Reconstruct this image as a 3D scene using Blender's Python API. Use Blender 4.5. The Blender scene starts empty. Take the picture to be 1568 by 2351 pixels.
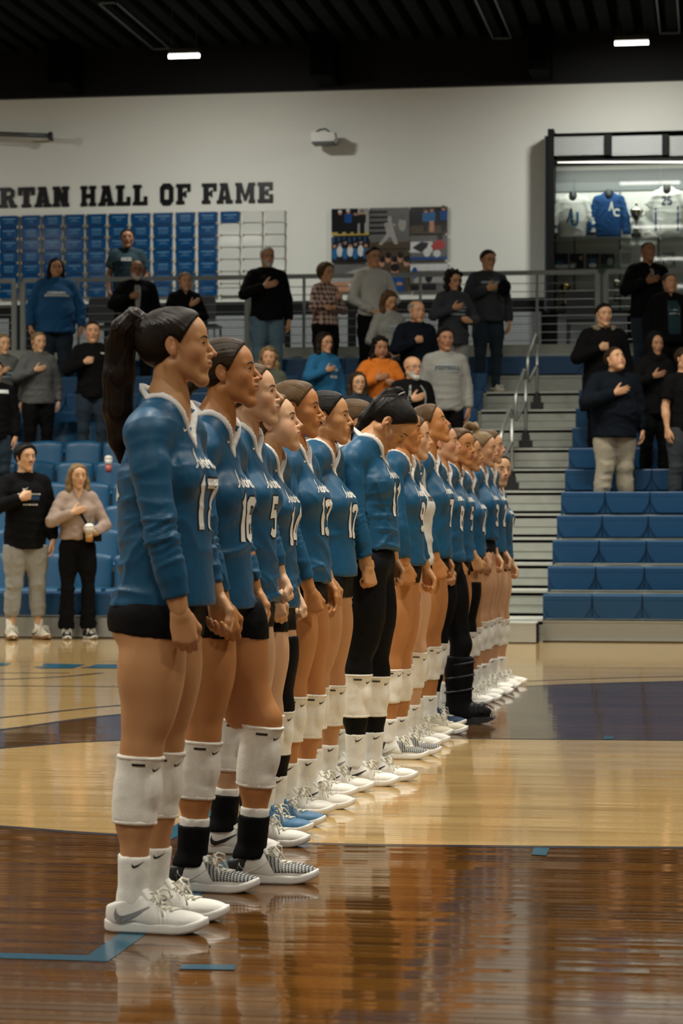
import bpy, bmesh, math, random, time
import numpy as np
from mathutils import Vector, Matrix
T0 = time.time()
SC = bpy.context.scene
COL = SC.collection
random.seed(7)
# ------------------------------------------------------------------ camera
F = 5500.0; CX = 784.0; HY = 1190.0; CAMH = 1.15
PSI = math.radians(8.85); SP, CP = math.sin(PSI), math.cos(PSI)
cam_d = bpy.data.cameras.new('camera'); cam = bpy.data.objects.new('camera', cam_d); COL.objects.link(cam)
cam_d.sensor_fit = 'VERTICAL'; cam_d.sensor_height = 36.0; cam_d.sensor_width = 24.0
cam_d.lens = F / 2351.0 * 36.0
cam_d.shift_y = (HY - 1175.5) / 2351.0
cam.location = (0, 0, CAMH); cam.rotation_euler = (math.pi / 2, 0, PSI)
cam_d.clip_end = 200; cam_d.clip_start = 0.05
cam_d.dof.use_dof = True; cam_d.dof.focus_distance = 9.2; cam_d.dof.aperture_fstop = 6.3
SC.camera = cam
# ------------------------------------------------------------------ world, view
w = bpy.data.worlds.new('world'); SC.world = w; w.use_nodes = True
w.node_tree.nodes['Background'].inputs[0].default_value = (0.02, 0.022, 0.024, 1)
w.node_tree.nodes['Background'].inputs[1].default_value = 0.3
SC.view_settings.view_transform = 'Standard'
SC.view_settings.look = 'None'
SC.view_settings.gamma = 1.0
SC.view_settings.use_curve_mapping = False
SC.view_settings.exposure = 0.0
EXPO_LIGHT = 1.0
CEIL_Z = 7.95
WALL_Y = 34.0
LAMP_ROWS_Y = (21.8, 15.0, 8.5, 1.5, -5.0)
LAMP_COLS_X = (-15.0, -10.5, -6.0, -1.2, 3.4)
LAMP_W = 120.0
LAMP_ROW_F = (1.75, 1.40, 1.95, 1.10, 0.45)
WALL_LAMP_W = 78.0

def ray(px, py):
    a = (px - CX) / F; b = (HY - py) / F
    return Vector((-SP + CP * a, CP + SP * a, b))
def at_y(px, py, Y):
    r = ray(px, py); t = Y / r.y
    return Vector((r.x * t, Y, CAMH + r.z * t))
def ground(px, py, z=0.0):
    r = ray(px, py); t = (z - CAMH) / r.z
    return Vector((r.x * t, r.y * t, z))
def at_d(px, py, d):
    r = ray(px, py); return Vector((r.x * d, r.y * d, CAMH + r.z * d))

# ------------------------------------------------------------------ helpers
def lin(c):
    out = []
    for v in c[:3]:
        v = v / 255.0
        out.append(v / 12.92 if v <= 0.04045 else ((v + 0.055) / 1.055) ** 2.4)
    return (out[0], out[1], out[2], 1.0)
def tag(o, label=None, cat=None, group=None, kind=None):
    if label: o['label'] = label
    if cat: o['category'] = cat
    if group: o['group'] = group
    if kind: o['kind'] = kind
    return o
def link(o, parent=None):
    COL.objects.link(o)
    if parent is not None: o.parent = parent
    return o
def empty(name, loc=(0, 0, 0), rz=0.0, parent=None):
    o = bpy.data.objects.new(name, None); o.empty_display_size = 0.1
    o.location = loc; o.rotation_euler = (0, 0, rz)
    return link(o, parent)
MATS = {}
def nodes_of(name):
    m = bpy.data.materials.new(name); m.use_nodes = True
    nt = m.node_tree; b = nt.nodes['Principled BSDF']
    return m, nt, b
def mat(name, col, rough=0.5, var=0.06, scale=8.0, metal=0.0, spec=0.5, bump=0.0, bscale=60.0, coat=0.0, sheen=0.0, emit=None, estr=0.0, stretch=(1, 1, 1), alpha=None, trans=0.0, subs=0.0):
    if name in MATS: return MATS[name]
    m, nt, b = nodes_of(name)
    L = nt.links; N = nt.nodes
    c = lin(col) if max(col) > 1.5 else (*col[:3], 1.0)
    tc = N.new('ShaderNodeTexCoord'); mp = N.new('ShaderNodeMapping'); mp.inputs['Scale'].default_value = stretch
    L.new(tc.outputs['Object'], mp.inputs['Vector'])
    nz = N.new('ShaderNodeTexNoise'); nz.inputs['Scale'].default_value = scale; nz.inputs['Detail'].default_value = 3
    L.new(mp.outputs['Vector'], nz.inputs['Vector'])
    mx = N.new('ShaderNodeMix'); mx.data_type = 'RGBA'
    mx.inputs['A'].default_value = tuple(v * (1 - var) for v in c[:3]) + (1,)
    mx.inputs['B'].default_value = tuple(min(1, v * (1 + var)) for v in c[:3]) + (1,)
    L.new(nz.outputs['Fac'], mx.inputs['Factor']); L.new(mx.outputs['Result'], b.inputs['Base Color'])
    b.inputs['Roughness'].default_value = rough; b.inputs['Metallic'].default_value = metal
    b.inputs['Specular IOR Level'].default_value = spec
    b.inputs['Coat Weight'].default_value = coat
    b.inputs['Sheen Weight'].default_value = sheen
    if trans: b.inputs['Transmission Weight'].default_value = trans
    if alpha is not None: b.inputs['Alpha'].default_value = alpha
    if subs:
        b.inputs['Subsurface Weight'].default_value = subs
        b.inputs['Subsurface Radius'].default_value = (0.012, 0.005, 0.003)
        b.inputs['Subsurface Scale'].default_value = 1.0
    if emit is not None:
        b.inputs['Emission Color'].default_value = lin(emit); b.inputs['Emission Strength'].default_value = estr
    if bump:
        n2 = N.new('ShaderNodeTexNoise'); n2.inputs['Scale'].default_value = bscale; n2.inputs['Detail'].default_value = 4
        L.new(mp.outputs['Vector'], n2.inputs['Vector'])
        bp = N.new('ShaderNodeBump'); bp.inputs['Strength'].default_value = 1.0; bp.inputs['Distance'].default_value = bump
        L.new(n2.outputs['Fac'], bp.inputs['Height']); L.new(bp.outputs['Normal'], b.inputs['Normal'])
    MATS[name] = m
    return m

class MB:
    """collects simple shapes into one mesh"""
    def __init__(s): s.v = []; s.f = []; s.mi = []; s.cur = 0
    def quad(s, *pts):
        n = len(s.v); s.v += [tuple(p) for p in pts]; s.f.append(tuple(range(n, n + len(pts)))); s.mi.append(s.cur)
    def box(s, lo, hi, R=None, o=None):
        x0, y0, z0 = lo; x1, y1, z1 = hi
        P = [(x0, y0, z0), (x1, y0, z0), (x1, y1, z0), (x0, y1, z0), (x0, y0, z1), (x1, y0, z1), (x1, y1, z1), (x0, y1, z1)]
        if R is not None:
            P = [tuple(R @ Vector(p) + (Vector(o) if o is not None else Vector())) for p in P]
        n = len(s.v); s.v += P
        for q in ((0, 3, 2, 1), (4, 5, 6, 7), (0, 1, 5, 4), (1, 2, 6, 5), (2, 3, 7, 6), (3, 0, 4, 7)):
            s.f.append(tuple(n + i for i in q)); s.mi.append(s.cur)
    def prism(s, poly, axis, a0, a1):
        """poly: 2d list; axis 'y' -> points (x,z), extruded a0..a1 along y"""
        def mk(p, a):
            return (p[0], a, p[1]) if axis == 'y' else ((p[0], p[1], a) if axis == 'z' else (a, p[0], p[1]))
        n = len(s.v); k = len(poly)
        s.v += [mk(p, a0) for p in poly] + [mk(p, a1) for p in poly]
        s.f.append(tuple(range(n, n + k))); s.f.append(tuple(range(n + 2 * k - 1, n + k - 1, -1))); s.mi += [s.cur] * 2
        for i in range(k):
            j = (i + 1) % k
            s.f.append((n + j, n + i, n + k + i, n + k + j)); s.mi.append(s.cur)
    def tube(s, pts, r, seg=8, caps=True):
        pts = [Vector(p) for p in pts]; k = len(pts)
        rs = r if isinstance(r, (list, tuple)) else [r] * k
        n0 = len(s.v); up = None
        for i, p in enumerate(pts):
            if i == 0: t = pts[1] - p
            elif i == k - 1: t = p - pts[i - 1]
            else: t = (pts[i + 1] - p).normalized() + (p - pts[i - 1]).normalized()
            if t.length < 1e-9: t = Vector((0, 0, 1))
            t.normalize()
            if up is None:
                up = Vector((0, 0, 1)) if abs(t.z) < 0.9 else Vector((1, 0, 0))
            a = t.cross(up)
            if a.length < 1e-6: a = t.cross(Vector((0.3, 0.9, 0.2)))
            a.normalize(); b = a.cross(t).normalized(); up = b
            for j in range(seg):
                an = 2 * math.pi * j / seg
                s.v.append(tuple(p + (a * math.cos(an) + b * math.sin(an)) * rs[i]))
        for i in range(k - 1):
            for j in range(seg):
                j2 = (j + 1) % seg
                s.f.append((n0 + i * seg + j, n0 + i * seg + j2, n0 + (i + 1) * seg + j2, n0 + (i + 1) * seg + j)); s.mi.append(s.cur)
        if caps:
            s.f.append(tuple(n0 + j for j in reversed(range(seg)))); s.f.append(tuple(n0 + (k - 1) * seg + j for j in range(seg))); s.mi += [s.cur] * 2
    def lathe(s, prof, c=(0, 0, 0), seg=16):
        n0 = len(s.v); k = len(prof)
        for (r, z) in prof:
            for j in range(seg):
                an = 2 * math.pi * j / seg
                s.v.append((c[0] + r * math.cos(an), c[1] + r * math.sin(an), c[2] + z))
        for i in range(k - 1):
            for j in range(seg):
                j2 = (j + 1) % seg
                s.f.append((n0 + i * seg + j, n0 + i * seg + j2, n0 + (i + 1) * seg + j2, n0 + (i + 1) * seg + j)); s.mi.append(s.cur)
        s.f.append(tuple(n0 + j for j in reversed(range(seg)))); s.f.append(tuple(n0 + (k - 1) * seg + j for j in range(seg))); s.mi += [s.cur] * 2
    def mesh(s, name, mats, smooth=False):
        me = bpy.data.meshes.new(name); me.from_pydata(s.v, [], s.f)
        for m in (mats if isinstance(mats, (list, tuple)) else [mats]): me.materials.append(m)
        if any(s.mi): me.polygons.foreach_set('material_index', s.mi)
        if smooth: me.polygons.foreach_set('use_smooth', [True] * len(me.polygons))
        me.update(); return me
    def build(s, name, mats, parent=None, smooth=False, loc=None):
        o = bpy.data.objects.new(name, s.mesh(name, mats, smooth))
        if loc is not None: o.location = loc
        return link(o, parent)
def box_obj(name, lo, hi, m, parent=None, bevel=0.0):
    b = MB(); b.box(lo, hi); o = b.build(name, m, parent)
    if bevel:
        md = o.modifiers.new('bevel', 'BEVEL'); md.width = bevel; md.segments = 2
    return o
def inst(name, me, loc, parent=None, rz=0.0, scale=None):
    o = bpy.data.objects.new(name, me); o.location = loc; o.rotation_euler = (0, 0, rz)
    if scale: o.scale = scale
    return link(o, parent)

# stroke lettering -> flat ribbon polygons in 2-D (list of convex quads/tris)
def ribbon(pts, w, closed=False, taper=None):
    out = []; P = [Vector((p[0], p[1])) for p in pts]; n = len(P)
    if closed: P = P + [P[0]]; n += 1
    L = []; R = []
    for i in range(n):
        if i == 0: t = P[1] - P[0] if not closed else (P[1] - P[0]).normalized() + (P[0] - P[n - 2]).normalized()
        elif i == n - 1: t = P[i] - P[i - 1] if not closed else (P[1] - P[0]).normalized() + (P[0] - P[n - 2]).normalized()
        else: t = (P[i + 1] - P[i]).normalized() + (P[i] - P[i - 1]).normalized()
        if t.length < 1e-9: t = P[i] - P[i - 1]
        t.normalize(); nr = Vector((-t.y, t.x))
        ww = w * (taper[i] if taper else 1.0) * 0.5
        if 0 < i < n - 1:
            c = max(0.45, nr.dot(Vector((-(P[i] - P[i - 1]).normalized().y, (P[i] - P[i - 1]).normalized().x))))
            ww /= c
        L.append(P[i] + nr * ww); R.append(P[i] - nr * ww)
    for i in range(n - 1): out.append([R[i], R[i + 1], L[i + 1], L[i]])
    return out
def arc(cx, cy, rx, ry, a0, a1, n=8):
    return [(cx + rx * math.cos(math.radians(a0 + (a1 - a0) * i / n)), cy + ry * math.sin(math.radians(a0 + (a1 - a0) * i / n))) for i in range(n + 1)]
# block digits on a unit height, width about .56
DIG = {
 '0': [([(0.1, .15), (.1, .85), (.2, 1 - .07), (.36, 1 - .07), (.46, .85), (.46, .15), (.36, .07), (.2, .07)], True)],
 '1': [([(.16, .82), (.3, .93), (.3, .0)], False)],
 '2': [([(.1, .78), (.12, .88), (.2, .93), (.36, .93), (.46, .84), (.46, .68), (.1, .2), (.1, .07), (.5, .07)], False)],
 '3': [([(.08, .8), (.12, .9), (.2, .93), (.36, .93), (.46, .85), (.46, .62), (.36, .52), (.22, .52)], False), ([(.36, .52), (.46, .42), (.46, .15), (.36, .07), (.2, .07), (.1, .12), (.08, .22)], False)],
 '4': [([(.4, 0), (.4, .95), (.06, .34), (.06, .26), (.54, .26)], False)],
 '5': [([(.46, .93), (.12, .93), (.12, .56), (.36, .58), (.46, .48), (.46, .15), (.36, .07), (.2, .07), (.08, .14)], False)],
 '6': [([(.44, .86), (.36, .93), (.2, .93), (.1, .85), (.1, .15), (.2, .07), (.36, .07), (.46, .15), (.46, .42), (.36, .52), (.12, .5)], False)],
 '7': [([(.06, .93), (.48, .93), (.24, 0)], False)],
 '8': [([(.1, .15), (.1, .42), (.2, .52), (.1, .62), (.1, .85), (.2, .93), (.36, .93), (.46, .85), (.46, .62), (.36, .52), (.46, .42), (.46, .15), (.36, .07), (.2, .07)], True)],
 '9': [([(.12, .14), (.2, .07), (.36, .07), (.46, .15), (.46, .85), (.36, .93), (.2, .93), (.1, .85), (.1, .58), (.2, .48), (.44, .5)], False)],
}
def digits2d(txt, h, gap=0.62, w=0.17):
    polys = []; x = 0
    for ch in txt:
        for pts, cl in DIG[ch]:
            for q in ribbon([(p[0] * h + x, p[1] * h) for p in pts], w * h, cl): polys.append(q)
        x += (gap if ch != '1' else 0.5) * h
    tot = x - 0.06 * h
    return [[p - Vector((tot / 2, 0)) for p in q] for q in polys]
# script word "Aurora": unit x-height
def script2d(h):
    S = []
    S.append([(-.15, .05), (0, .0), (.25, .3), (.75, 1.75), (.8, 1.9), (.78, 1.2), (.8, .25), (.95, .02), (1.1, .1)])
    S.append([(.2, .62), (.55, .7), (.95, .68)])
    x = 1.1
    S.append([(x, .1), (x + .15, .85), (x + .12, .3), (x + .25, .02), (x + .45, .2), (x + .58, .85), (x + .58, .2), (x + .72, .03)])
    x = 1.85
    S.append([(x - .05, .05), (x + .2, .85), (x + .28, 1.0), (x + .34, .82), (x + .45, .78), (x + .42, .3), (x + .55, .03)])
    x = 2.45
    S.append([(x + .38, .8), (x + .2, .85), (x + .05, .6), (x + .05, .25), (x + .2, .03), (x + .4, .12), (x + .5, .45), (x + .42, .75), (x + .3, .82), (x + .45, .65), (x + .7, .75)])
    x = 3.05
    S.append([(x - .05, .05), (x + .2, .85), (x + .28, 1.0), (x + .34, .82), (x + .45, .78), (x + .42, .3), (x + .55, .03)])
    x = 3.62
    S.append([(x + .45, .78), (x + .25, .85), (x + .06, .6), (x + .06, .2), (x + .2, .03), (x + .38, .2), (x + .48, .8), (x + .48, .2), (x + .6, .02), (x + .8, .25)])
    out = []
    for st in S:
        for q in ribbon([((p[0] - 2.15) * h + p[1] * h * 0.18, p[1] * h) for p in st], 0.2 * h): out.append(q)
    return out
def swoosh2d(L):
    a = [(0, .30), (.07, .06), (.2, .02), (.45, .12), (1.0, .40)]
    b = [(1.0, .40), (.45, .0 - .06), (.2, -.14), (.05, -.10), (-.02, .05)]
    top = [(-0.0, .30), (.03, .16), (.10, .09), (.20, .08), (.45, .17), (1.0, .42)]
    bot = [(-0.0, .30), (-.05, .12), (-.02, -.03), (.12, -.10), (.45, .04), (1.0, .42)]
    return [[Vector((bot[i][0] * L, bot[i][1] * L)), Vector((bot[i + 1][0] * L, bot[i + 1][1] * L)), Vector((top[i + 1][0] * L, top[i + 1][1] * L)), Vector((top[i][0] * L, top[i][1] * L))] for i in range(5)]
# ------------------------------------------------------------------ materials of the place
M_white_wall = mat('wall_paint', (0.70, 0.72, 0.66), rough=0.75, var=0.03, scale=2.0, bump=0.0008, bscale=90)
M_side_wall = mat('side_wall_paint', (0.16, 0.16, 0.15), rough=0.8, var=0.04, scale=1.0)
M_black = mat('black_paint', (0.007, 0.0078, 0.008), rough=0.6, var=0.15, spec=0.12)
M_ceil = mat('black_ceiling', (0.0028, 0.0032, 0.0034), rough=0.9, var=0.3, scale=3, spec=0.03)
M_rib = mat('ceiling_rib', (0.011, 0.0125, 0.013), rough=0.85, var=0.45, scale=2.5, spec=0.05)
M_alu = mat('brushed_aluminium', (0.42, 0.44, 0.42), rough=0.42, var=0.08, scale=14, metal=0.75, stretch=(0.3, 6, 6))
M_rail = mat('rail_paint', (0.30, 0.33, 0.32), rough=0.4, var=0.06, scale=5, metal=0.3)
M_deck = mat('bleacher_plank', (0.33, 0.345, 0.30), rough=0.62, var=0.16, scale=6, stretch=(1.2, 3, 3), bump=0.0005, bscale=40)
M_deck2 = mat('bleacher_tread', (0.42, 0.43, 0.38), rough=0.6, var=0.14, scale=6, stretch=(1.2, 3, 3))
M_seat = mat('blue_seat_plastic', (0.0025, 0.052, 0.135), rough=0.42, var=0.10, scale=5, bump=0.0004, bscale=160)
M_seat2 = mat('blue_chair_plastic', (0.005, 0.070, 0.155), rough=0.40, var=0.10, scale=5, bump=0.0004, bscale=160)
M_dark = mat('dark_steel', (0.012, 0.014, 0.016), rough=0.45, var=0.1)
M_plaque = mat('plaque_blue', (0.003, 0.055, 0.165), rough=0.10, var=0.05, scale=3)
M_ptext = mat('plaque_lettering', (0.16, 0.36, 0.52), rough=0.4)
M_acry = mat('clear_acrylic', (0.60, 0.62, 0.57), rough=0.06, var=0.02)
M_std = mat('brass_standoff', (0.55, 0.50, 0.36), rough=0.25, metal=0.9)
M_glassw = mat('white_case_back', (0.62, 0.64, 0.60), rough=0.6, var=0.04)

def perforated(name, col, dark, scale):
    m, nt, b = nodes_of(name); N = nt.nodes; L = nt.links
    tc = N.new('ShaderNodeTexCoord'); vo = N.new('ShaderNodeTexVoronoi'); vo.inputs['Scale'].default_value = scale
    vo.inputs['Randomness'].default_value = 0.0; vo.voronoi_dimensions = '2D'
    sp = N.new('ShaderNodeSeparateXYZ'); cb = N.new('ShaderNodeCombineXYZ')
    L.new(tc.outputs['Object'], sp.inputs[0]); L.new(sp.outputs['X'], cb.inputs['X']); L.new(sp.outputs['Z'], cb.inputs['Y'])
    L.new(cb.outputs[0], vo.inputs['Vector'])
    rp = N.new('ShaderNodeValToRGB'); rp.color_ramp.elements[0].position = 0.30; rp.color_ramp.elements[1].position = 0.36
    rp.color_ramp.elements[0].color = (*dark, 1); rp.color_ramp.elements[1].color = (*col, 1)
    L.new(vo.outputs['Distance'], rp.inputs['Fac']); L.new(rp.outputs['Color'], b.inputs['Base Color'])
    b.inputs['Roughness'].default_value = 0.5
    return m
M_perf = perforated('perforated_panel', (0.34, 0.37, 0.37), (0.05, 0.06, 0.065), 28.0)
M_perf2 = perforated('mesh_transom', (0.42, 0.45, 0.43), (0.10, 0.12, 0.13), 45.0)

def floor_mat(name, col, dark, var=0.22, rough=0.065, tilt=0.010, blend=0.6):
    m, nt, b = nodes_of(name); N = nt.nodes; L = nt.links
    def math_(op, a, c=None):
        n = N.new('ShaderNodeMath'); n.operation = op
        for i, v in enumerate((a, c)):
            if v is None: continue
            if isinstance(v, (int, float)): n.inputs[i].default_value = v
            else: L.new(v, n.inputs[i])
        return n.outputs[0]
    g = N.new('ShaderNodeNewGeometry'); sp = N.new('ShaderNodeSeparateXYZ'); L.new(g.outputs['Position'], sp.inputs[0])
    X, Y = sp.outputs['X'], sp.outputs['Y']
    strip = math_('FLOOR', math_('DIVIDE', Y, 0.057))
    wn = N.new('ShaderNodeTexWhiteNoise'); wn.noise_dimensions = '1D'; L.new(strip, wn.inputs['W'])
    bx = math_('FLOOR', math_('ADD', math_('DIVIDE', X, 1.35), math_('MULTIPLY', wn.outputs['Value'], 17.0)))
    cv = N.new('ShaderNodeCombineXYZ'); L.new(strip, cv.inputs[0]); L.new(bx, cv.inputs[1])
    w2 = N.new('ShaderNodeTexWhiteNoise'); w2.noise_dimensions = '2D'; L.new(cv.outputs[0], w2.inputs['Vector'])
    # grain, long along the boards
    mp = N.new('ShaderNodeMapping'); mp.inputs['Scale'].default_value = (2.2, 60, 1); L.new(g.outputs['Position'], mp.inputs['Vector'])
    nz = N.new('ShaderNodeTexNoise'); nz.inputs['Scale'].default_value = 1.0; nz.inputs['Detail'].default_value = 5; L.new(mp.outputs[0], nz.inputs['Vector'])
    f = math_('ADD', math_('MULTIPLY', w2.outputs['Value'], 0.6), math_('MULTIPLY', nz.outputs['Fac'], 0.55))
    mx = N.new('ShaderNodeMix'); mx.data_type = 'RGBA'
    mx.inputs['A'].default_value = (*dark, 1); mx.inputs['B'].default_value = (*col, 1)
    L.new(f, mx.inputs['Factor'])
    # joint lines between strips
    fr = math_('FRACT', math_('DIVIDE', Y, 0.057)); jl = math_('GREATER_THAN', fr, 0.965)
    mj = N.new('ShaderNodeMix'); mj.data_type = 'RGBA'; L.new(math_('MULTIPLY', jl, 0.6), mj.inputs['Factor'])
    L.new(mx.outputs['Result'], mj.inputs['A']); mj.inputs['B'].default_value = (dark[0] * .3, dark[1] * .3, dark[2] * .3, 1)
    L.new(mj.outputs['Result'], b.inputs['Base Color'])
    # every board lies a hair out of level, the varnish is wavy
    cs = N.new('ShaderNodeSeparateColor'); L.new(w2.outputs['Color'], cs.inputs[0])
    mp2 = N.new('ShaderNodeMapping'); mp2.inputs['Scale'].default_value = (1.6, 22, 1); L.new(g.outputs['Position'], mp2.inputs['Vector'])
    n3 = N.new('ShaderNodeTexNoise'); n3.inputs['Scale'].default_value = 1.0; n3.inputs['Detail'].default_value = 3; L.new(mp2.outputs[0], n3.inputs['Vector'])
    sy = math_('ADD', math_('MULTIPLY', math_('SUBTRACT', cs.outputs[0], 0.5), tilt), math_('MULTIPLY', math_('SUBTRACT', n3.outputs['Fac'], 0.5), tilt * 1.7))
    # rounded board edges
    cup = math_('MULTIPLY', math_('POWER', math_('ABSOLUTE', math_('MULTIPLY', math_('SUBTRACT', fr, 0.5), 2.0)), 9.0), math_('MULTIPLY', math_('SIGN', math_('SUBTRACT', fr, 0.5)), 0.035))
    sy = math_('ADD', sy, cup)
    sx = math_('MULTIPLY', math_('SUBTRACT', cs.outputs[1], 0.5), tilt * 0.25)
    cn = N.new('ShaderNodeCombineXYZ'); L.new(sx, cn.inputs[0]); L.new(sy, cn.inputs[1]); cn.inputs[2].default_value = 1
    vm = N.new('ShaderNodeVectorMath'); vm.operation = 'NORMALIZE'; L.new(cn.outputs[0], vm.inputs[0]); L.new(vm.outputs[0], b.inputs['Normal'])
    b.inputs['Roughness'].default_value = rough
    b.inputs['Specular IOR Level'].default_value = blend
    return m
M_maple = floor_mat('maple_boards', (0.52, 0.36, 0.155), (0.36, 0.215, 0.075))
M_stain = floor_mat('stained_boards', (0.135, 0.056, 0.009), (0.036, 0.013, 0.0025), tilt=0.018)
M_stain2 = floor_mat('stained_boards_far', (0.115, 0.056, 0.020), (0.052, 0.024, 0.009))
M_line = mat('court_line_black', (0.010, 0.012, 0.018), rough=0.2, var=0.1)
M_teal = mat('court_line_blue', (0.006, 0.075, 0.125), rough=0.18, var=0.1)

# ------------------------------------------------------------------ room shell
XL, XR, YB = -26.0, 18.0, -12.0
fb = MB(); fb.quad((XL, YB, 0), (XR, YB, 0), (XR, WALL_Y, 0), (XL, WALL_Y, 0))
floor = tag(fb.build('floor', M_maple), kind='structure')
WTOP = at_y(784, 208, WALL_Y).z
WBOT = 0.0
wb = MB(); wb.box((XL, WALL_Y, 0), (XR, WALL_Y + 0.25, WTOP)); wall_back = tag(wb.build('wall_back', M_white_wall), kind='structure')
fa = MB(); fa.box((XL, WALL_Y - 0.12, WTOP), (XR, WALL_Y + 0.25, CEIL_Z + 0.3)); tag(fa.build('trim_1', M_black), kind='structure')
for nm, lo, hi in (('wall_left', (XL - .25, YB, 0), (XL, WALL_Y + .25, CEIL_Z + .3)), ('wall_right', (XR, YB, 0), (XR + .25, WALL_Y + .25, CEIL_Z + .3)), ('wall_front', (XL, YB - .25, 0), (XR, YB, CEIL_Z + .3))):
    b = MB(); b.box(lo, hi); tag(b.build(nm, M_side_wall), kind='structure')
cb = MB(); cb.box((XL, YB, CEIL_Z + .14), (XR, WALL_Y, CEIL_Z + .34)); ceiling = tag(cb.build('ceiling', M_ceil), kind='structure')
# deck ribs run towards the wall
rb = MB(); rb.box((-.085, 0, 0), (.085, 14.0, .14)); rib_me = rb.mesh('ceiling_rib', M_rib)
x = -17.0
while x < 4.0:
    inst('ceiling_rib', rib_me, (x, WALL_Y - 14.12, CEIL_Z), ceiling); x += 0.31
# dark girders crossing the ceiling towards the wall, and the edge beam
gb = MB(); gb.box((-.14, 0, -.62), (.14, 0.9, .14)); gb.prism([(0, 0.1), (0.9, -.62), (0.9, 0.1)], 'x', -.14, .14) if False else None
gird_me = gb.mesh('girder', M_ceil)
for px in (150, 745, 1240):
    p = at_y(px, 180, WALL_Y - 0.6); inst('girder', gird_me, (p.x, WALL_Y - 1.02, CEIL_Z), ceiling)
# light frames set between the ribs
for px0, px1, py, px2 in ((352, 392, 117, 0), (1131, 1176, 92, 0), (1514, 1562, 78, 0)):
    a = at_y(px0, py, WALL_Y - 0.25); c = at_y(px1, py, WALL_Y - 0.25)
    b = MB(); y0, y1 = WALL_Y - 3.4, WALL_Y - 0.25; z = CEIL_Z - 0.02; t = 0.022
    b.box((a.x, y0, z - t), (a.x + t, y1, z)); b.box((c.x - t, y0, z - t), (c.x, y1, z)); b.box((a.x, y0, z - t), (c.x, y0 + t, z)); b.box((a.x, y1 - t, z - t), (c.x, y1, z))
    b.build('panel_frame', mat('frame_grey', (0.12, 0.15, 0.16), rough=0.4), ceiling)

# ------------------------------------------------------------------ lamps
M_lampbody = mat('lamp_housing', (0.03, 0.03, 0.03), rough=0.4)
M_lampface = mat('lamp_diffuser', (0.9, 0.9, 0.88), rough=0.3, emit=(255, 250, 240), estr=14.0)
hb = MB(); hb.box((-.62, -.2, .02), (.62, .2, .16)); hb.tube([(-.5, 0, .16), (-.5, 0, .5)], .012, 6); hb.tube([(.5, 0, .16), (.5, 0, .5)], .012, 6); lamp_me = hb.mesh('housing', M_lampbody)
lf = MB(); lf.box((-.56, -.15, 0.0), (.56, .15, .03)); face_me = lf.mesh('diffuser', M_lampface)
ROWN = ('first', 'second', 'third', 'fourth', 'fifth')
for ri, ly in enumerate(LAMP_ROWS_Y):
    for ci, lx in enumerate(LAMP_COLS_X):
        e = empty('high_bay_lamp', (lx, ly, CEIL_Z - 0.52))
        tag(e, 'high bay lamp, %s row from the back wall, %s from the left' % (ROWN[ri], ('first', 'second', 'third', 'fourth', 'fifth', 'sixth')[ci]), 'lamp', 'high bay lamps')
        inst('housing', lamp_me, (0, 0, 0), e); inst('diffuser', face_me, (0, 0, 0), e)
        ld = bpy.data.lights.new('lamp_light', 'AREA'); ld.shape = 'RECTANGLE'; ld.size = 1.12; ld.size_y = 0.3; ld.energy = LAMP_W * LAMP_ROW_F[ri]; ld.color = (1.0, 0.95, 0.84); ld.spread = math.radians(146)
        lo = bpy.data.objects.new('lamp_light', ld); lo.location = (0, 0, -0.03); link(lo, e)
for k, (x0, x1, py) in enumerate(((386, 459, 129), (1411, 1489, 99), (-640, -560, 160), (2430, 2510, 70))):
    a = at_d(x0, py, 31.2); c = at_d(x1, py, 31.2); mid = (a + c) / 2; Lh = abs(c.x - a.x) / 2
    e = empty('linear_wall_lamp', mid)
    lab = ('short glowing linear lamp at the ceiling edge above the hall of fame lettering', 'short glowing linear lamp at the ceiling edge above the trophy case', 'linear lamp further left along the ceiling edge', 'linear lamp further right along the ceiling edge')[k]
    tag(e, lab, 'lamp', 'wall lamps')
    b = MB(); b.box((-Lh, -.05, .03), (Lh, .05, .09)); b.tube([(-Lh * .8, 0, .09), (-Lh * .8, 0, CEIL_Z - mid.z)], .008, 6); b.tube([(Lh * .8, 0, .09), (Lh * .8, 0, CEIL_Z - mid.z)], .008, 6); b.build('housing', M_lampbody, e)
    b = MB(); b.tube([(-Lh, 0, 0), (Lh, 0, 0)], .026, 10); b.build('tube', mat('lamp_tube', (0.95, 0.95, 0.95), emit=(255, 248, 240), estr=9.0), e, smooth=False)
    ld = bpy.data.lights.new('lamp_light', 'AREA'); ld.shape = 'RECTANGLE'; ld.size = 2 * Lh; ld.size_y = 0.12; ld.energy = WALL_LAMP_W; ld.color = (1.0, 0.97, 0.90); ld.spread = math.radians(150)
    lo = bpy.data.objects.new('lamp_light', ld); lo.location = (0, 0.0, -0.04); lo.rotation_euler = (math.radians(28), 0, 0); link(lo, e)

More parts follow.
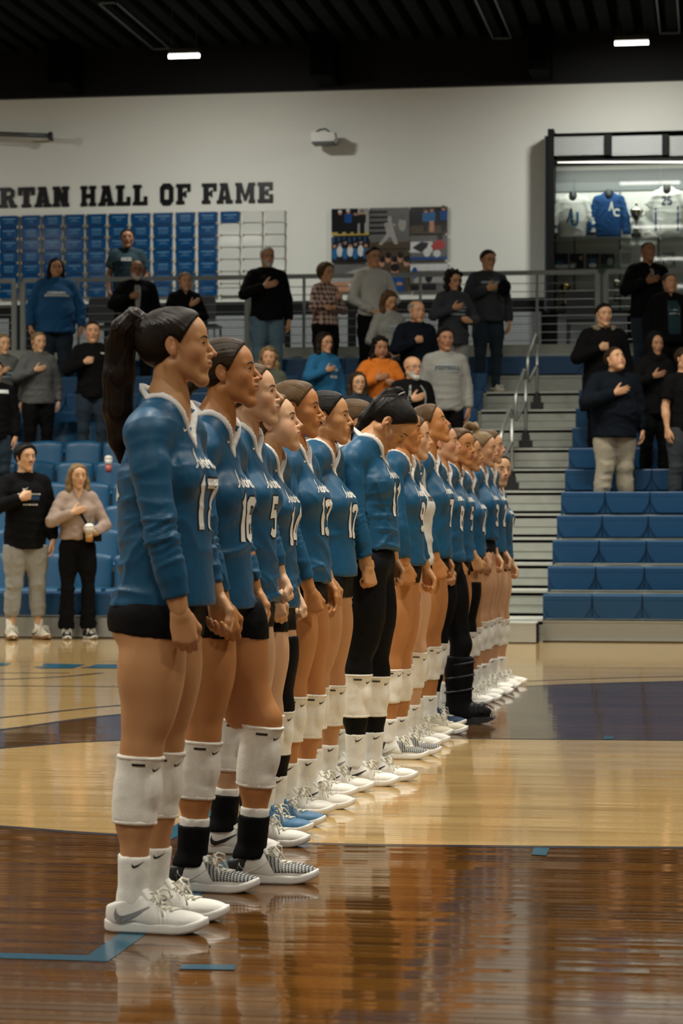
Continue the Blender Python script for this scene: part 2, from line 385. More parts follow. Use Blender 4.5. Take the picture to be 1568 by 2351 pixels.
# ------------------------------------------------------------------ court stain, lines, near boards
def gpoly(name, pts, m, z, parent=floor):
    b = MB(); b.quad(*[(p[0], p[1], z) for p in pts]); return b.build(name, m, parent)
def gl(pxs): return [ground(*p) for p in pxs]
def spline(pts, n=6):
    out = []; P = [Vector(p) for p in pts]
    P = [P[0] * 2 - P[1]] + P + [P[-1] * 2 - P[-2]]
    for i in range(1, len(P) - 2):
        for k in range(n):
            t = k / n; a, b, c, d = P[i - 1], P[i], P[i + 1], P[i + 2]
            out.append(0.5 * ((2 * b) + (c - a) * t + (2 * a - 5 * b + 4 * c - d) * t * t + (3 * b - 3 * c + d - a) * t ** 3))
    out.append(P[-2]); return out
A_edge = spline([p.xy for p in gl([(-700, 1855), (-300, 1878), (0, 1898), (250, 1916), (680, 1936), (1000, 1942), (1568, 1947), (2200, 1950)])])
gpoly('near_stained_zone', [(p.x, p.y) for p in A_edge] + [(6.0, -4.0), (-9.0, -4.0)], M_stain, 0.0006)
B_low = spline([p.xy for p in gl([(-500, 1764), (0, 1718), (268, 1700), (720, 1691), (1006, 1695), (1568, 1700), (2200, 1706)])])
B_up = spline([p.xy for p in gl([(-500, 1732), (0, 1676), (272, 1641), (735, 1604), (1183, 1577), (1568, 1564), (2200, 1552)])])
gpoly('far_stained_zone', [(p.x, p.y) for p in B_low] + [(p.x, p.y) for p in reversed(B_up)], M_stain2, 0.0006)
B_one = spline([p.xy for p in gl([(-500, 1695), (0, 1648), (272, 1620), (735, 1587), (1186, 1565), (1568, 1553), (2200, 1543)])])
def line_strip(name, pts, w, m, z=0.0012):
    b = MB()
    for q in ribbon(pts, w): b.quad(*[(p.x, p.y, z) for p in q])
    return b.build(name, m, floor)
for nm, pts, wd in (('court_line', A_edge, .05), ('court_line', B_low, .05), ('court_line', B_up, .055), ('court_line', B_one, .05)):
    line_strip(nm, pts, wd, M_line)
line_strip('court_line', [p.xy for p in gl([(-200, 1573), (268, 1577), (700, 1578)])], .05, M_line)
line_strip('court_line', spline([p.xy for p in gl([(-200, 1567), (0, 1560), (140, 1554), (235, 1545)])]), .06, M_line)
line_strip('court_line', [p.xy for p in gl([(-200, 1545), (0, 1545), (160, 1545.5)])], .05, M_line)
pA = ground(266, 2172); pB = ground(735, 1716)
cor = ground(212, 2203)
line_strip('sideline_stripe', [Vector((pA.x, cor.y - .03)), Vector((pA.x + .01, 14))], .075, M_teal, .0016)
c0 = ground(-300, 2206)
line_strip('sideline_stripe', [Vector((c0.x, cor.y + .01)), Vector((pA.x + .036, cor.y + .01))], .075, M_teal, .0020)
line_strip('sideline_stripe', [Vector((pB.x, 8.2)), Vector((pB.x, 14.5))], .075, M_teal, .0024)
for poly in ([(418, 2216), (541, 2217), (538, 2229), (411, 2227)], [(1226, 1948), (1262, 1949), (1254, 1966), (1219, 1964)], [(1388, 1692), (1410, 1692), (1406, 1698), (1383, 1698)]):
    gpoly('court_dash', [(p.x, p.y) for p in gl(poly)], M_teal, .0030)
for poly in ([(-60, 1522), (27, 1523), (14, 1528), (-60, 1531)], [(100, 1524), (196, 1526), (166, 1535), (98, 1535), (74, 1532), (98, 1530)], [(222, 1526), (285, 1526), (284, 1530), (274, 1535), (182, 1534), (205, 1531)]):
    gpoly('floor_lettering', [(p.x, p.y) for p in gl(poly)], M_teal, .0030)
pb = MB(); pb.box((0, 0, -.004), (1.0, .0558, 0)); plank_me = pb.mesh('floor_board', M_stain)
rnd = random.Random(3)
yy = 4.788
while yy < 5.85:
    xx = -2.6 - rnd.random()
    while xx < 0.7:
        Lb = rnd.uniform(.55, 1.25)
        o = inst('floor_board', plank_me, (xx, yy, 0.0038 + rnd.uniform(0, .0003)), floor); o.scale = (Lb - .0012, 1, 1)
        o.rotation_euler = (rnd.uniform(-.004, .004), 0, 0)
        xx += Lb
    yy += 0.057

# ------------------------------------------------------------------ bleachers
Y0, TR, RI = 22.32, 0.665, 0.247
def seat_z(n): return 0.44 + RI * n
def deck_z(n): return 0.20 + RI * n
def row_y(n): return Y0 + TR * n
AX0, AX1 = -2.73, -1.58
# one seat module, origin at left-front-top
def seat_module():
    w = 0.455; b = MB(); h = 0.225; d = 0.30
    b.box((0, 0.022, -h), (w, d, -0.012))
    # padded top with rounded nose
    prof = [(0.0, -.055), (0.0, -.012), (.004, -.004), (.012, 0.0), (d, 0.0), (d, -.055)]
    b.prism(prof, 'x', 0.002, w - .002)
    # raised front face, narrowing in a curve towards the bottom
    pts = [(.004, -.05)] + [(.004 + .075 * (i / 7) ** 2, -.05 - (h - .055) * i / 7) for i in range(1, 8)]
    pts = pts + [(w - p[0], p[1]) for p in reversed(pts)]
    b.prism(pts, 'y', 0.0, 0.03)
    return b.mesh('seat_module', M_seat)
mod_me = seat_module()
PITCH = 0.462
def bench_row(parent, x0, n, count, rev=False):
    for k in range(count):
        x = x0 + k * PITCH if not rev else x0 - (k + 1) * PITCH + .007
        inst('seat_module', mod_me, (x, row_y(n), seat_z(n)), parent)
def deck_row(parent, x0, x1, n, name='row_deck'):
    b = MB(); y = row_y(n); z = deck_z(n)
    b.box((x0, y + .02, z - .035), (x1, y + TR + .05, z))            # foot deck
    b.box((x0, y + .03, z - RI + .03 if n else .012), (x1, y + .05, z - .035))   # riser sheet
    b.build(name, M_deck, parent)
right = empty('bleacher_section', (0, 0, 0)); tag(right, 'retractable bleacher bank of blue bench seats right of the aisle steps', 'bleachers')
left = empty('bleacher_section', (0, 0, 0)); tag(left, 'seating bank left of the aisle with blue chairs below and benches above', 'bleachers')
for n in range(12):
    bench_row(right, AX1, n, 9 if n < 8 else 7)
    deck_row(right, AX1, AX1 + 9 * PITCH, n)
    deck_row(left, AX0 - 9.3, AX0, n)
b = MB(); b.box((AX1, Y0 + .0, .012), (AX1 + 9 * PITCH, Y0 + .03, .195)); b.box((AX1, Y0 - .015, .012), (AX1 + 9 * PITCH, Y0, .03)); b.box((AX1, Y0 - .012, .185), (AX1 + 9 * PITCH, Y0 + .02, .2)); b.build('front_board', M_alu, right)
b = MB(); b.box((AX0 - 9.3, Y0 + .0, .012), (AX0, Y0 + .03, .195)); b.build('front_board', M_alu, left)
for sec, xa, xb in ((right, AX1 + .05, AX1 + 9 * PITCH - .05), (left, AX0 - 9.2, AX0 - .05)):
    b = MB(); b.box((xa, Y0 + .1, 0), (xb, Y0 + TR * 12, .15)); b.build('under_frame', M_black, sec)
nb = 20
bench_row(left, AX0, 0, nb, True)
for k in range(2):
    o = inst('seat_module', mod_me, (AX0 + .02 + k * .56, row_y(11), seat_z(11)), right); o.scale = (1.21, 1, 1)
deck_row(right, AX0, AX1, 11)
for n in (8, 9, 10, 11): bench_row(left, AX0, n, nb, True)
# bench brackets at the aisle ends
for n in range(8, 11):
    b = MB(); b.box((AX0 - .03, row_y(n) + .2, deck_z(n - 1)), (AX0 + .0, row_y(n) + .24, seat_z(n) - .22)); b.build('bracket', M_dark, left)
# chairs with curved backs
def chair_back():
    W, H, n, m_ = 0.425, 0.40, 10, 8
    v = []; f = []
    for side in (0, 1):
        for j in range(m_ + 1):
            t = j / m_
            for i in range(n + 1):
                s = i / n * 2 - 1
                wz = W / 2 * (0.93 + 0.07 * math.sin(t * math.pi * .55))
                z = -H + t * H - (0.030 * s * s * t)
                y = 0.055 * (1 - s * s) * (0.4 + .6 * t) + t * 0.05 + (0.018 if side else 0) - (0.07 if side == 0 and False else 0)
                if t > .93: y += 0.006 * (1 if side == 0 else -1)
                v.append((s * wz, y, z))
    K = (n + 1) * (m_ + 1)
    for j in range(m_):
        for i in range(n):
            a = j * (n + 1) + i
            f.append((a, a + 1, a + n + 2, a + n + 1)); f.append((K + a + 1, K + a, K + a + n + 1, K + a + n + 2))
    for i in range(n):
        a = m_ * (n + 1) + i; f.append((a, a + 1, K + a + 1, K + a)); f.append((i + 1, i, K + i, K + i + 1))
    for j in range(m_):
        a = j * (n + 1); f.append((a + n + 1, a, K + a, K + a + n + 1)); a2 = a + n; f.append((a2, a2 + n + 1, K + a2 + n + 1, K + a2))
    me = bpy.data.meshes.new('backrest'); me.from_pydata(v, [], f); me.materials.append(M_seat2)
    me.polygons.foreach_set('use_smooth', [True] * len(me.polygons)); me.update(); return me
back_me = chair_back()
pb = MB(); pb.box((-.2, -.30, -.02), (.2, .02, .02)); pb.prism([(-.30, -.02), (-.30, .02), (-.33, .012), (-.345, -.01), (-.335, -.03)], 'x', -.2, .2); pan_me = pb.mesh('seat_pan', M_seat2)
sb = MB(); sb.box((-.012, -.05, -.5), (.012, .06, -.1)); sup_me = sb.mesh('chair_stanchion', M_dark)
CP_ = 0.445
for n in range(1, 8):
    zt = 0.205 + RI * (n - 1) + 0.60
    for k in range(16):
        x = AX0 - 5.86 + (k + 0.5) * CP_ + (0.09 if n % 2 else 0.0) - 3.2 + 0.445 * 4
        e = empty('stadium_chair', (x, row_y(n) + .2, zt), parent=left)
        inst('backrest', back_me, (0, 0, 0), e); inst('seat_pan', pan_me, (0, -.02, -.36), e)
        inst('chair_stanchion', sup_me, (-CP_ / 2, .05, -.08), e)
# aisle steps
ais = empty('aisle_steps', (0, 0, 0)); tag(ais, 'grey metal aisle steps between the two bleacher banks', 'steps')
for n in range(0, 11):
    y = row_y(n); z = deck_z(n)
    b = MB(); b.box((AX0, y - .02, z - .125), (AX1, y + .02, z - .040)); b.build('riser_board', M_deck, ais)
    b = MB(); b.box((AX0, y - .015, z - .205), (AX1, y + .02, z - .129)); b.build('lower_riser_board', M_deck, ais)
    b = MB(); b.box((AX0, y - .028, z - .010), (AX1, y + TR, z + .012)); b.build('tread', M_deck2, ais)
    b = MB(); b.box((AX0, y + .03, z - .25), (AX1, y + .05, z - .02)); b.build('gap_shade_sheet', M_black, ais)  # shade of the open step gaps painted as a black sheet
b = MB(); b.box((AX0, Y0 - .30, .01), (AX1 - .04, Y0 - .28, .175)); b.box((AX0, Y0 - .305, .172), (AX1 - .04, Y0, .19)); b.build('bottom_step', M_deck2, ais)
b = MB(); b.box((AX1 - .04, Y0 - .30, .01), (AX1 - .03, Y0, .18)); b.box((AX0, Y0 - .28, .0), (AX1 - .04, Y0, .165)); b.build('step_side', M_black, ais)
# aisle handrails
for k, (px, py, n) in enumerate(((1175, 1112, 5), (1207, 1016, 7), (1233, 936, 9))):
    base = at_y(px, py, row_y(n) + .12)
    base.z = deck_z(n) + 0.012
    e = empty('aisle_handrail', base); tag(e, 'tubular aisle handrail loop in a black socket, %s of the three' % ('lowest', 'middle one', 'highest')[k], 'handrail', 'aisle handrails')
    b = MB(); b.box((-.075, -.05, 0), (.075, .05, .09)); b.box((-.045, -.045, .09), (.045, .045, .15)); b.lathe([(.04, .15), (.036, .2)], seg=10); b.build('socket', M_dark, e)
    b = MB(); b.tube([(0, 0, .1), (0, 0, .80)], .021, 10); b.build('post', M_alu, e, smooth=True)
    sl = RI / TR; dx = -.05
    b = MB(); b.tube([(0, .0, .78), (-.002, -.03, .86), (-.01, -.12, .88), (dx, -.62, .88 - .62 * sl - .02), (dx - .006, -.70, .80 - .66 * sl), (dx - .008, -.70, .60 - .66 * sl), (dx - .004, -.64, .52 - .6 * sl), (-.01, -.05, .50), (0, 0, .52)], .021, 10); b.build('grip_loop', M_alu, e, smooth=True)
# concourse slab and its edge boards
CZ = 3.33; CY = row_y(12) + .02
conc = empty('concourse_deck', (0, 0, 0)); tag(conc, 'grey concourse walkway along the back wall above the bleachers', 'walkway')
b = MB(); b.box((-16, CY + .06, CZ - .15), (5, WALL_Y - .03, CZ)); b.build('slab', mat('concrete', (0.25, 0.25, 0.24), rough=0.8), conc)
b = MB(); b.box((-16, CY, CZ - .10), (5, CY + .06, CZ + .02)); b.build('edge_board', M_deck, conc)
b = MB(); b.box((-16, CY - .25, CZ - .22), (5, CY + .03, CZ - .115)); b.build('lower_edge_board', M_deck2, conc)
b = MB(); b.box((-16, CY + .04, 0.2), (5, CY + .06, CZ - .1)); b.build('kick_sheet', M_black, conc)
# guard rail with cables
RY = CY + .12
def guard(px0, px1, thin, label, endposts=(True, True)):
    p0 = at_y(px0, 632, RY); p1 = at_y(px1, 632, RY); zt = at_y(900, 630, RY).z
    e = empty('guard_rail', (p0.x, RY, CZ)); tag(e, label, 'railing', 'concourse guard rails')
    Lr = p1.x - p0.x; H = zt - CZ
    b = MB(); b.box((0, -.03, H - .035), (Lr, .03, H + .02)); b.build('top_rail', M_rail, e)
    for i, on in enumerate(endposts):
        if on:
            b = MB(); xx = 0 if i == 0 else Lr; b.box((xx - .032, -.03, 0), (xx + .032, .03, H - .035)); b.build('post', M_rail, e)
    for px in thin:
        xx = at_y(px, 632, RY).x - p0.x; b = MB(); b.box((xx - .017, -.02, 0), (xx + .017, .02, H - .035)); b.build('post', M_rail, e)
    for i in range(8):
        b = MB(); b.tube([(0, 0, .08 + i * (H - .16) / 7.6), (Lr, 0, .08 + i * (H - .16) / 7.6)], .0055, 5); b.build('cable', M_alu, e)
guard(-260, 33, (-120,), 'short railing section at the left edge of the concourse')
guard(53, 568, (180, 310, 440), 'long railing section in front of the plaques')
guard(578, 1372, (698, 832, 965, 1100, 1233), 'longest railing section in front of the framed photographs')
guard(1391, 1900, (1500, 1620, 1760), 'railing section in front of the trophy case')

# ------------------------------------------------------------------ back wall
WB = at_y(784, 690, WALL_Y).z
b = MB(); b.box((XL, WALL_Y - .02, CZ), (XR, WALL_Y, WB)); tag(b.build('baseboard_back', M_black), kind='structure')
pw = empty('wall_grille', (0, 0, 0)); tag(pw, 'row of grey perforated metal panels low on the back wall', 'grille')
for a, c in ((-120, 20), (100, 238), (258, 452), (478, 652), (668, 798), (818, 1058), (1075, 1243), (1280, 1440), (1452, 1600)):
    p = at_y(a, 724, WALL_Y - .05); q = at_y(c, 800, WALL_Y - .05)
    box_obj('perforated_panel', (p.x, WALL_Y - .06, CZ + .02), (q.x, WALL_Y - .022, WB - .2), M_perf, pw)
# lettering
M_let = mat('black_letter', (0.005, 0.0055, 0.006), rough=0.35, var=0.1, spec=0.2)
def rc(x0, y0, x1, y1): return [(x0, y0), (x1, y0), (x1, y1), (x0, y1)]
S_ = .17; 
def glyph(ch):
    P = []
    def add(*q): P.append(list(q))
    def R(x0, y0, x1, y1): P.append(rc(x0, y0, x1, y1))
    def rib(pts, w, cl=False):
        for q in ribbon(pts, w, cl): P.append([(p.x, p.y) for p in q])
    if ch in 'HN': 
        R(.07, 0, .33, 1); R(.60, 0, .86, 1); R(0, 0, .40, .16); R(.53, 0, .93, .16); R(0, .84, .40, 1); R(.53, .84, .93, 1)
        if ch == 'H': R(.3, .40, .63, .60)
        else: add((.07, 1), (.36, 1), (.86, 0), (.57, 0))
    elif ch == 'L': R(.1, 0, .42, 1); R(0, 0, .88, .17); R(0, .84, .52, 1); R(.66, 0, .88, .42)
    elif ch == 'T': R(.31, 0, .62, 1); R(0, .82, .93, 1); R(0, .60, .2, 1); R(.73, .60, .93, 1); R(.2, 0, .73, .15)
    elif ch == 'A':
        add((.06, 0), (.33, 0), (.52, 1), (.30, 1)); add((.60, 0), (.90, 0), (.66, 1), (.42, 1)); R(.28, .2, .68, .36); R(0, 0, .42, .15); R(.53, 0, .97, .15); R(.2, .86, .66, 1)
    elif ch in 'FEP':
        R(.09, 0, .40, 1); R(0, 0, .50, .16); R(0, .84, .5, 1)
        if ch == 'P': rib([(.3, .91), (.58, .91), (.72, .82), (.72, .54), (.58, .45), (.3, .45)], .2)
        else:
            R(.09, .82, .86, 1); R(.66, .62, .86, 1); R(.3, .42, .58, .58); R(.50, .34, .62, .66)
            if ch == 'E': R(.09, 0, .88, .17); R(.68, 0, .88, .40)
    elif ch == 'R':
        R(.09, 0, .38, 1); R(0, 0, .45, .16); R(0, .84, .5, 1); rib([(.3, .9), (.6, .9), (.74, .81), (.74, .6), (.6, .5), (.3, .5)], .2); add((.45, .5), (.70, .52), (.94, 0), (.62, 0)); R(.6, 0, .98, .14)
    elif ch == 'O': rib([(.16, .22), (.16, .78), (.28, .9), (.58, .9), (.70, .78), (.70, .22), (.58, .1), (.28, .1)], .28, True)
    elif ch == 'S': rib([(.72, .68), (.70, .82), (.58, .89), (.28, .89), (.15, .78), (.15, .62), (.28, .54), (.58, .46), (.71, .36), (.71, .22), (.58, .11), (.28, .11), (.16, .18), (.14, .33)], .24)
    elif ch == 'M':
        R(.06, 0, .32, 1); R(.84, 0, 1.10, 1); R(0, 0, .38, .15); R(.78, 0, 1.16, .15); R(0, .85, .34, 1); R(.82, .85, 1.16, 1); add((.14, 1), (.38, 1), (.66, .12), (.52, .12)); add((.78, 1), (1.02, 1), (.64, .12), (.50, .12))
    return P
sign = empty('wall_lettering', at_y(300, 470, WALL_Y - .03)); tag(sign, 'black slab serif lettering HALL OF FAME mounted on the white wall', 'sign')
LET = [('S', -132, -97), ('P', -93, -55), ('A', -52, -8), ('R', -2, 38), ('T', 41, 79), ('A', 79, 117), ('N', 121, 158), ('H', 185, 220), ('A', 226, 263), ('L', 266, 299), ('L', 305, 338), ('O', 366, 398), ('F', 404, 437), ('F', 463, 497), ('A', 497, 534), ('M', 540, 585), ('E', 591, 626)]
for ch, x0, x1 in LET:
    yb = 477 - 13 * (x0 / 626); yt = yb - 47
    p = at_y(x0, yb, WALL_Y - .03); q = at_y(x1, yt, WALL_Y - .03); G = glyph(ch); wmax = max(max(v[0] for v in g) for g in G)
    sx = (q.x - p.x) / wmax; sz = q.z - p.z; b = MB()
    for i, g in enumerate(G):
        b.prism([(v[0] * sx, v[1] * sz) for v in g], 'y', -.03 - .0004 * i, .0)
    o = b.build('letter', M_let, sign); o.location = Vector((p.x, WALL_Y, p.z)) - Vector(sign.location)
# plaques
PX0, PPX = 455.0, 50.6
plq = empty('plaque_display', at_y(330, 690, WALL_Y - .05)); tag(plq, 'grid of blue name plaques on standoffs below the hall of fame lettering', 'plaque display')
pl0 = at_y(455, 487, WALL_Y - .05); pl1 = at_y(499, 512, WALL_Y - .05); PW = pl1.x - pl0.x; PH = pl0.z - pl1.z
colp = (at_y(455, 487, WALL_Y - .05).x - at_y(455 - PPX * 9, 487, WALL_Y - .05).x) / 9
rowp = (pl0.z - at_y(455, 487 + 27.7 * 6, WALL_Y - .05).z) / 6
def rounded(w, h, r=.02): return [(r, 0), (w - r, 0), (w, r), (w, h - r), (w - r, h), (r, h), (0, h - r), (0, r)]
b = MB(); b.prism(rounded(PW, PH), 'y', -.012, 0); pq_me = b.mesh('plaque', M_plaque)
b = MB(); b.prism(rounded(PW, PH), 'y', -.008, 0); ac_me = b.mesh('clear_plate', M_acry)
b = MB(); b.tube([(0, -.025, 0), (0, .045, 0)], .011, 8); so_me = b.mesh('standoff', M_std)
rnd = random.Random(5)
txt_me = []
for k in range(6):
    b = MB(); z = PH * .66
    for li in range(rnd.choice((2, 3, 3, 4))):
        wl = PW * (rnd.uniform(.5, .66) if li == 0 else rnd.uniform(.2, .5)); hh = .012 if li == 0 else .006
        x = PW / 2 - wl / 2
        while x < PW / 2 + wl / 2:
            ww = rnd.uniform(.008, .022); b.quad((x, -.0128, z), (x + ww, -.0128, z), (x + ww, -.0128, z + hh), (x, -.0128, z + hh)); x += ww + .005
        z -= .024
    txt_me.append(b.mesh('lettering', M_ptext))
for c in range(-3, 13):
    for r_ in range(7):
        x = pl0.x + (c - 9) * colp; z = pl0.z - PH - r_ * rowp
        blue = c <= 9 or (c == 10 and r_ == 0)
        o = inst('plaque' if blue else 'clear_plate', pq_me if blue else ac_me, Vector((x, WALL_Y - .05, z)) - plq.location, plq)
        if blue: inst('lettering', txt_me[rnd.randrange(6)], (0, 0, 0), o)
        for ux in (0.004, PW - .004):
            for uz in (.004, PH - .004): inst('standoff', so_me, (ux, 0, uz), o)
# framed photographs (flat prints on one mounted panel set)
coll = empty('photo_collage', at_y(893, 672, WALL_Y)); tag(coll, 'mounted set of sports photographs on the white wall behind the railing', 'photographs')
PC = {'dk': (0.012, 0.012, 0.014), 'bl': (0.01, 0.06, 0.22), 'wh': (0.55, 0.56, 0.55), 'sk': (0.42, 0.22, 0.13), 'gy': (0.12, 0.12, 0.115), 'lg': (0.30, 0.30, 0.28), 'ye': (0.45, 0.33, 0.10), 'gr': (0.05, 0.09, 0.03), 'rd': (0.35, 0.03, 0.03), 'sb': (0.02, 0.12, 0.28), 'br': (0.07, 0.05, 0.03)}
PM = {k: mat('print_' + k, v, rough=0.12, var=0.25, scale=14) for k, v in PC.items()}
PMK = list(PM)
def photo(x0, y0, x1, y1, bg, shapes, off=.05):
    p = at_y(x0, y1, WALL_Y - off); q = at_y(x1, y0, WALL_Y - off); b = MB(); W_ = q.x - p.x; H_ = q.z - p.z
    b.cur = PMK.index(bg); b.box((0, 0, 0), (W_, .012, H_))
    for i, (col, kind, a) in enumerate(shapes):
        b.cur = PMK.index(col); yy = -.0006 - .0003 * i
        if kind == 'r': pts = rc(a[0], a[1], a[2], a[3])
        elif kind == 'e': pts = arc(a[0], a[1], a[2], a[3], 0, 337.5, 15)
        else: pts = a
        b.quad(*[(u * W_, yy, v * H_) for u, v in pts])
    o = b.build('photograph', [PM[k] for k in PMK], coll); o.location = p - coll.location
    return o
def fig_(x, s, top, leg, hair='dk', skin='sk', base=.05):
    return [(leg, 'r', (x - .06 * s, base, x + .06 * s, base + .42 * s)), (top, 'p', [(x - .09 * s, base + .4 * s), (x + .09 * s, base + .4 * s), (x + .1 * s, base + .72 * s), (x - .1 * s, base + .72 * s)]), (skin, 'e', (x, base + .8 * s, .05 * s, .085 * s)), (hair, 'e', (x - .005, base + .85 * s, .05 * s, .05 * s))]
photo(761, 478, 847, 541, 'lg', [('dk', 'r', (0, .0, .7, 1)), ('ye', 'r', (0, 0, 1, .12))] + fig_(.23, 1.0, 'dk', 'dk', 'wh') + fig_(.45, 1.05, 'bl', 'dk', 'wh') + fig_(.64, .95, 'dk', 'dk', 'dk') + fig_(.82, 1.0, 'dk', 'dk', 'gy'))
sh = [];
rnd = random.Random(11)
for i in range(7): sh += [('wh' if i % 2 else 'sb', 'e', (.08 + .14 * i, .35 + .1 * (i % 2), .08, .22)), ('sk', 'e', (.08 + .14 * i, .66 + .06 * (i % 3), .045, .08)), ('sb', 'r', (.04 + .14 * i, .7, .075 + .14 * i, .98)), ('dk', 'e', (.08 + .14 * i, .74 + .06 * (i % 3), .045, .05))]
photo(761, 543, 847, 604, 'dk', sh)
photo(761, 606, 866, 670, 'gy', [('lg', 'p', [(0, .3), (.4, .35), (1, .9), (1, 1), (.5, .8), (0, .5)]), ('sk', 'r', (0, 0, 1, .35)), ('wh', 'e', (.65, .22, .3, .12))])
photo(849, 476, 940, 571, 'gy', [('dk', 'r', (0, .35 + .13 * i, .45, .41 + .13 * i)) for i in range(5)] + [('br', 'r', (0, 0, 1, .16)), ('lg', 'p', [(.36, .62), (.55, .66), (.62, .42), (.72, .1), (.62, .1), (.52, .3), (.3, .08), (.22, .1), (.42, .36)]), ('lg', 'e', (.50, .72, .06, .08)), ('lg', 'p', [(.5, .62), (.66, .52), (.64, .6)]), ('lg', 'e', (.82, .58, .1, .16)), ('gy', 'e', (.84, .75, .07, .07))])
photo(868, 574, 938, 670, 'br', [('sk', 'e', (.12 + .2 * i, .7 + .1 * (i % 2), .09, .1)) for i in range(5)] + [('dk', 'e', (.14 + .2 * i, .78 + .1 * (i % 2), .1, .08)) for i in range(5)] + [('sk', 'e', (.55, .5, .12, .12)), ('dk', 'e', (.55, .58, .14, .1)), ('bl', 'r', (.35, 0, .85, .4)), ('sk', 'e', (.7, .18, .1, .05))])
photo(942, 474, 1027, 537, 'dk', [('br', 'r', (0, 0, 1, .3))] + fig_(.42, 1.0, 'sb', 'dk', 'br') + fig_(.58, 1.05, 'sb', 'sk', 'br') + fig_(.9, 1.1, 'bl', 'dk', 'br'))
photo(942, 540, 1027, 597, 'gy', [('wh', 'r', (0, .3, .6, .75)), ('bl', 'r', (0, 0, 1, .12)), ('dk', 'p', [(.05, .5), (.3, .75), (.5, .7), (.45, .5), (.3, .3)]), ('rd', 'p', [(.55, .55), (.75, .85), (.95, .7), (.9, .45), (.65, .4)]), ('wh', 'e', (.45, .3, .1, .18)), ('wh', 'e', (.72, .25, .1, .15)), ('dk', 'e', (.8, .9, .08, .1))])
photo(942, 602, 1027, 670, 'gy', [('wh', 'r', (0, .72, 1, .95)), ('lg', 'r', (.1, .3, .9, .5)), ('bl', 'e', (.12, .65, .08, .2)), ('dk', 'r', (0, .05, .7, .28)), ('dk', 'e', (.5, .5, .1, .2))])
# projector on a wall bracket, pipe at the left edge
pj = at_y(745, 318, WALL_Y - .35)
e = empty('projector', pj); tag(e, 'small white projector with a black cable on a wall bracket', 'projector')
b = MB(); b.prism([(-.17, -.06), (.15, -.06), (.17, -.03), (.17, .04), (.12, .07), (-.17, .075)], 'y', -.14, .14); b.build('housing', mat('projector_white', (0.6, 0.6, 0.56), rough=.4), e)
b = MB(); b.box((-.16, -.15, -.085), (.14, .15, -.062)); b.box((.08, .14, -.04), (.14, .36, .02)); b.build('bracket', M_dark, e)
b = MB(); b.tube([(-.1, -.1, .08), (-.05, -.1, .11), (.03, -.1, .12), (.1, -.1, .07), (.16, -.1, .04), (.14, -.1, -.07)], .012, 6); b.tube([(.16, -.1, .06), (.19, -.1, .03)], .01, 6); b.build('cable', M_dark, e)
p0 = at_y(-120, 303, WALL_Y - .4); p1 = at_y(118, 312, WALL_Y - .4)
e = empty('support_pipe', p1); tag(e, 'dark grey support pipe with an end flange at the left of the wall', 'pipe')
b = MB(); b.tube([p0 - p1, (0, 0, 0)], .035, 12); b.build('pipe', mat('pipe_grey', (0.10, 0.11, 0.11), rough=.4, metal=.4), e, smooth=True)
b = MB(); b.tube([(-.03, 0, 0), (.01, 0, 0)], .06, 12); b.build('flange', M_dark, e)
for t_ in (.06, .9):
    q = (p0 - p1) * t_; b = MB(); b.tube([q, (q.x, .398, q.z)], .018, 8); b.build('wall_bracket', M_dark, e)

# ------------------------------------------------------------------ trophy case
CD = 0.55; CYF = WALL_Y - .45
tc = empty('trophy_case', at_y(1400, 715, WALL_Y)); tag(tc, 'black framed glass trophy case with shelves and mesh transom panels', 'trophy case')
def cw(px, py, Y=CYF): return at_y(px, py, Y) - tc.location
def case_box(name, px0, py0, px1, py1, y0, y1, m):
    p = at_y(px0, py1, CYF); q = at_y(px1, py0, CYF)
    return box_obj(name, (p.x - tc.location.x, y0 - WALL_Y, p.z - tc.location.z), (q.x - tc.location.x, y1 - WALL_Y, q.z - tc.location.z), m, tc)
XE = 1760
case_box('frame_head', 1258, 296, XE, 309, CYF - .06, WALL_Y, M_black)
case_box('frame_rail', 1258, 357, XE, 372, CYF - .04, WALL_Y, M_black)
case_box('frame_jamb', 1258, 297, 1272, 712, CYF - .06, WALL_Y, M_black)
case_box('side_return', 1250, 312, 1258, 712, CYF + .0, WALL_Y, mat('case_side', (0.05, 0.065, 0.075), rough=.5))
for a, c in ((1388, 1405), (1520, 1535), (1650, 1665)): case_box('transom_mullion', a, 309, c, 357, CYF - .05, WALL_Y, M_black)
for a, c in ((1272, 1388), (1405, 1520), (1535, 1650)): case_box('transom_mesh', a, 309, c, 357, CYF + .03, CYF + .045, M_perf2)
case_box('case_back', 1272, 372, XE, 712, WALL_Y - .03, WALL_Y - .01, M_glassw)
case_box('case_header', 1272, 372, XE, 432, WALL_Y - .05, WALL_Y - .03, mat('case_header', (0.17, 0.19, 0.19), rough=.5))
case_box('case_floor', 1272, 708, XE, 714, CYF, WALL_Y - .03, M_black)
for px in (1315, 1421, 1510): case_box('shelf_track', px - 2, 400, px + 2, 712, WALL_Y - .055, WALL_Y - .05, mat('track', (0.12, 0.16, 0.18), rough=.4))
m, nt, bb = nodes_of('case_glass'); MATS['case_glass'] = m
bb.inputs['Base Color'].default_value = (0.9, 0.95, 0.93, 1); bb.inputs['Roughness'].default_value = 0.0
nt.nodes.remove(bb); tr = nt.nodes.new('ShaderNodeBsdfTransparent'); gs = nt.nodes.new('ShaderNodeBsdfGlossy'); gs.inputs['Roughness'].default_value = 0.02; fz = nt.nodes.new('ShaderNodeFresnel'); fz.inputs['IOR'].default_value = 1.45
mx = nt.nodes.new('ShaderNodeMixShader'); nt.links.new(fz.outputs[0], mx.inputs[0]); nt.links.new(tr.outputs[0], mx.inputs[1]); nt.links.new(gs.outputs[0], mx.inputs[2]); nt.links.new(mx.outputs[0], nt.nodes['Material Output'].inputs['Surface'])
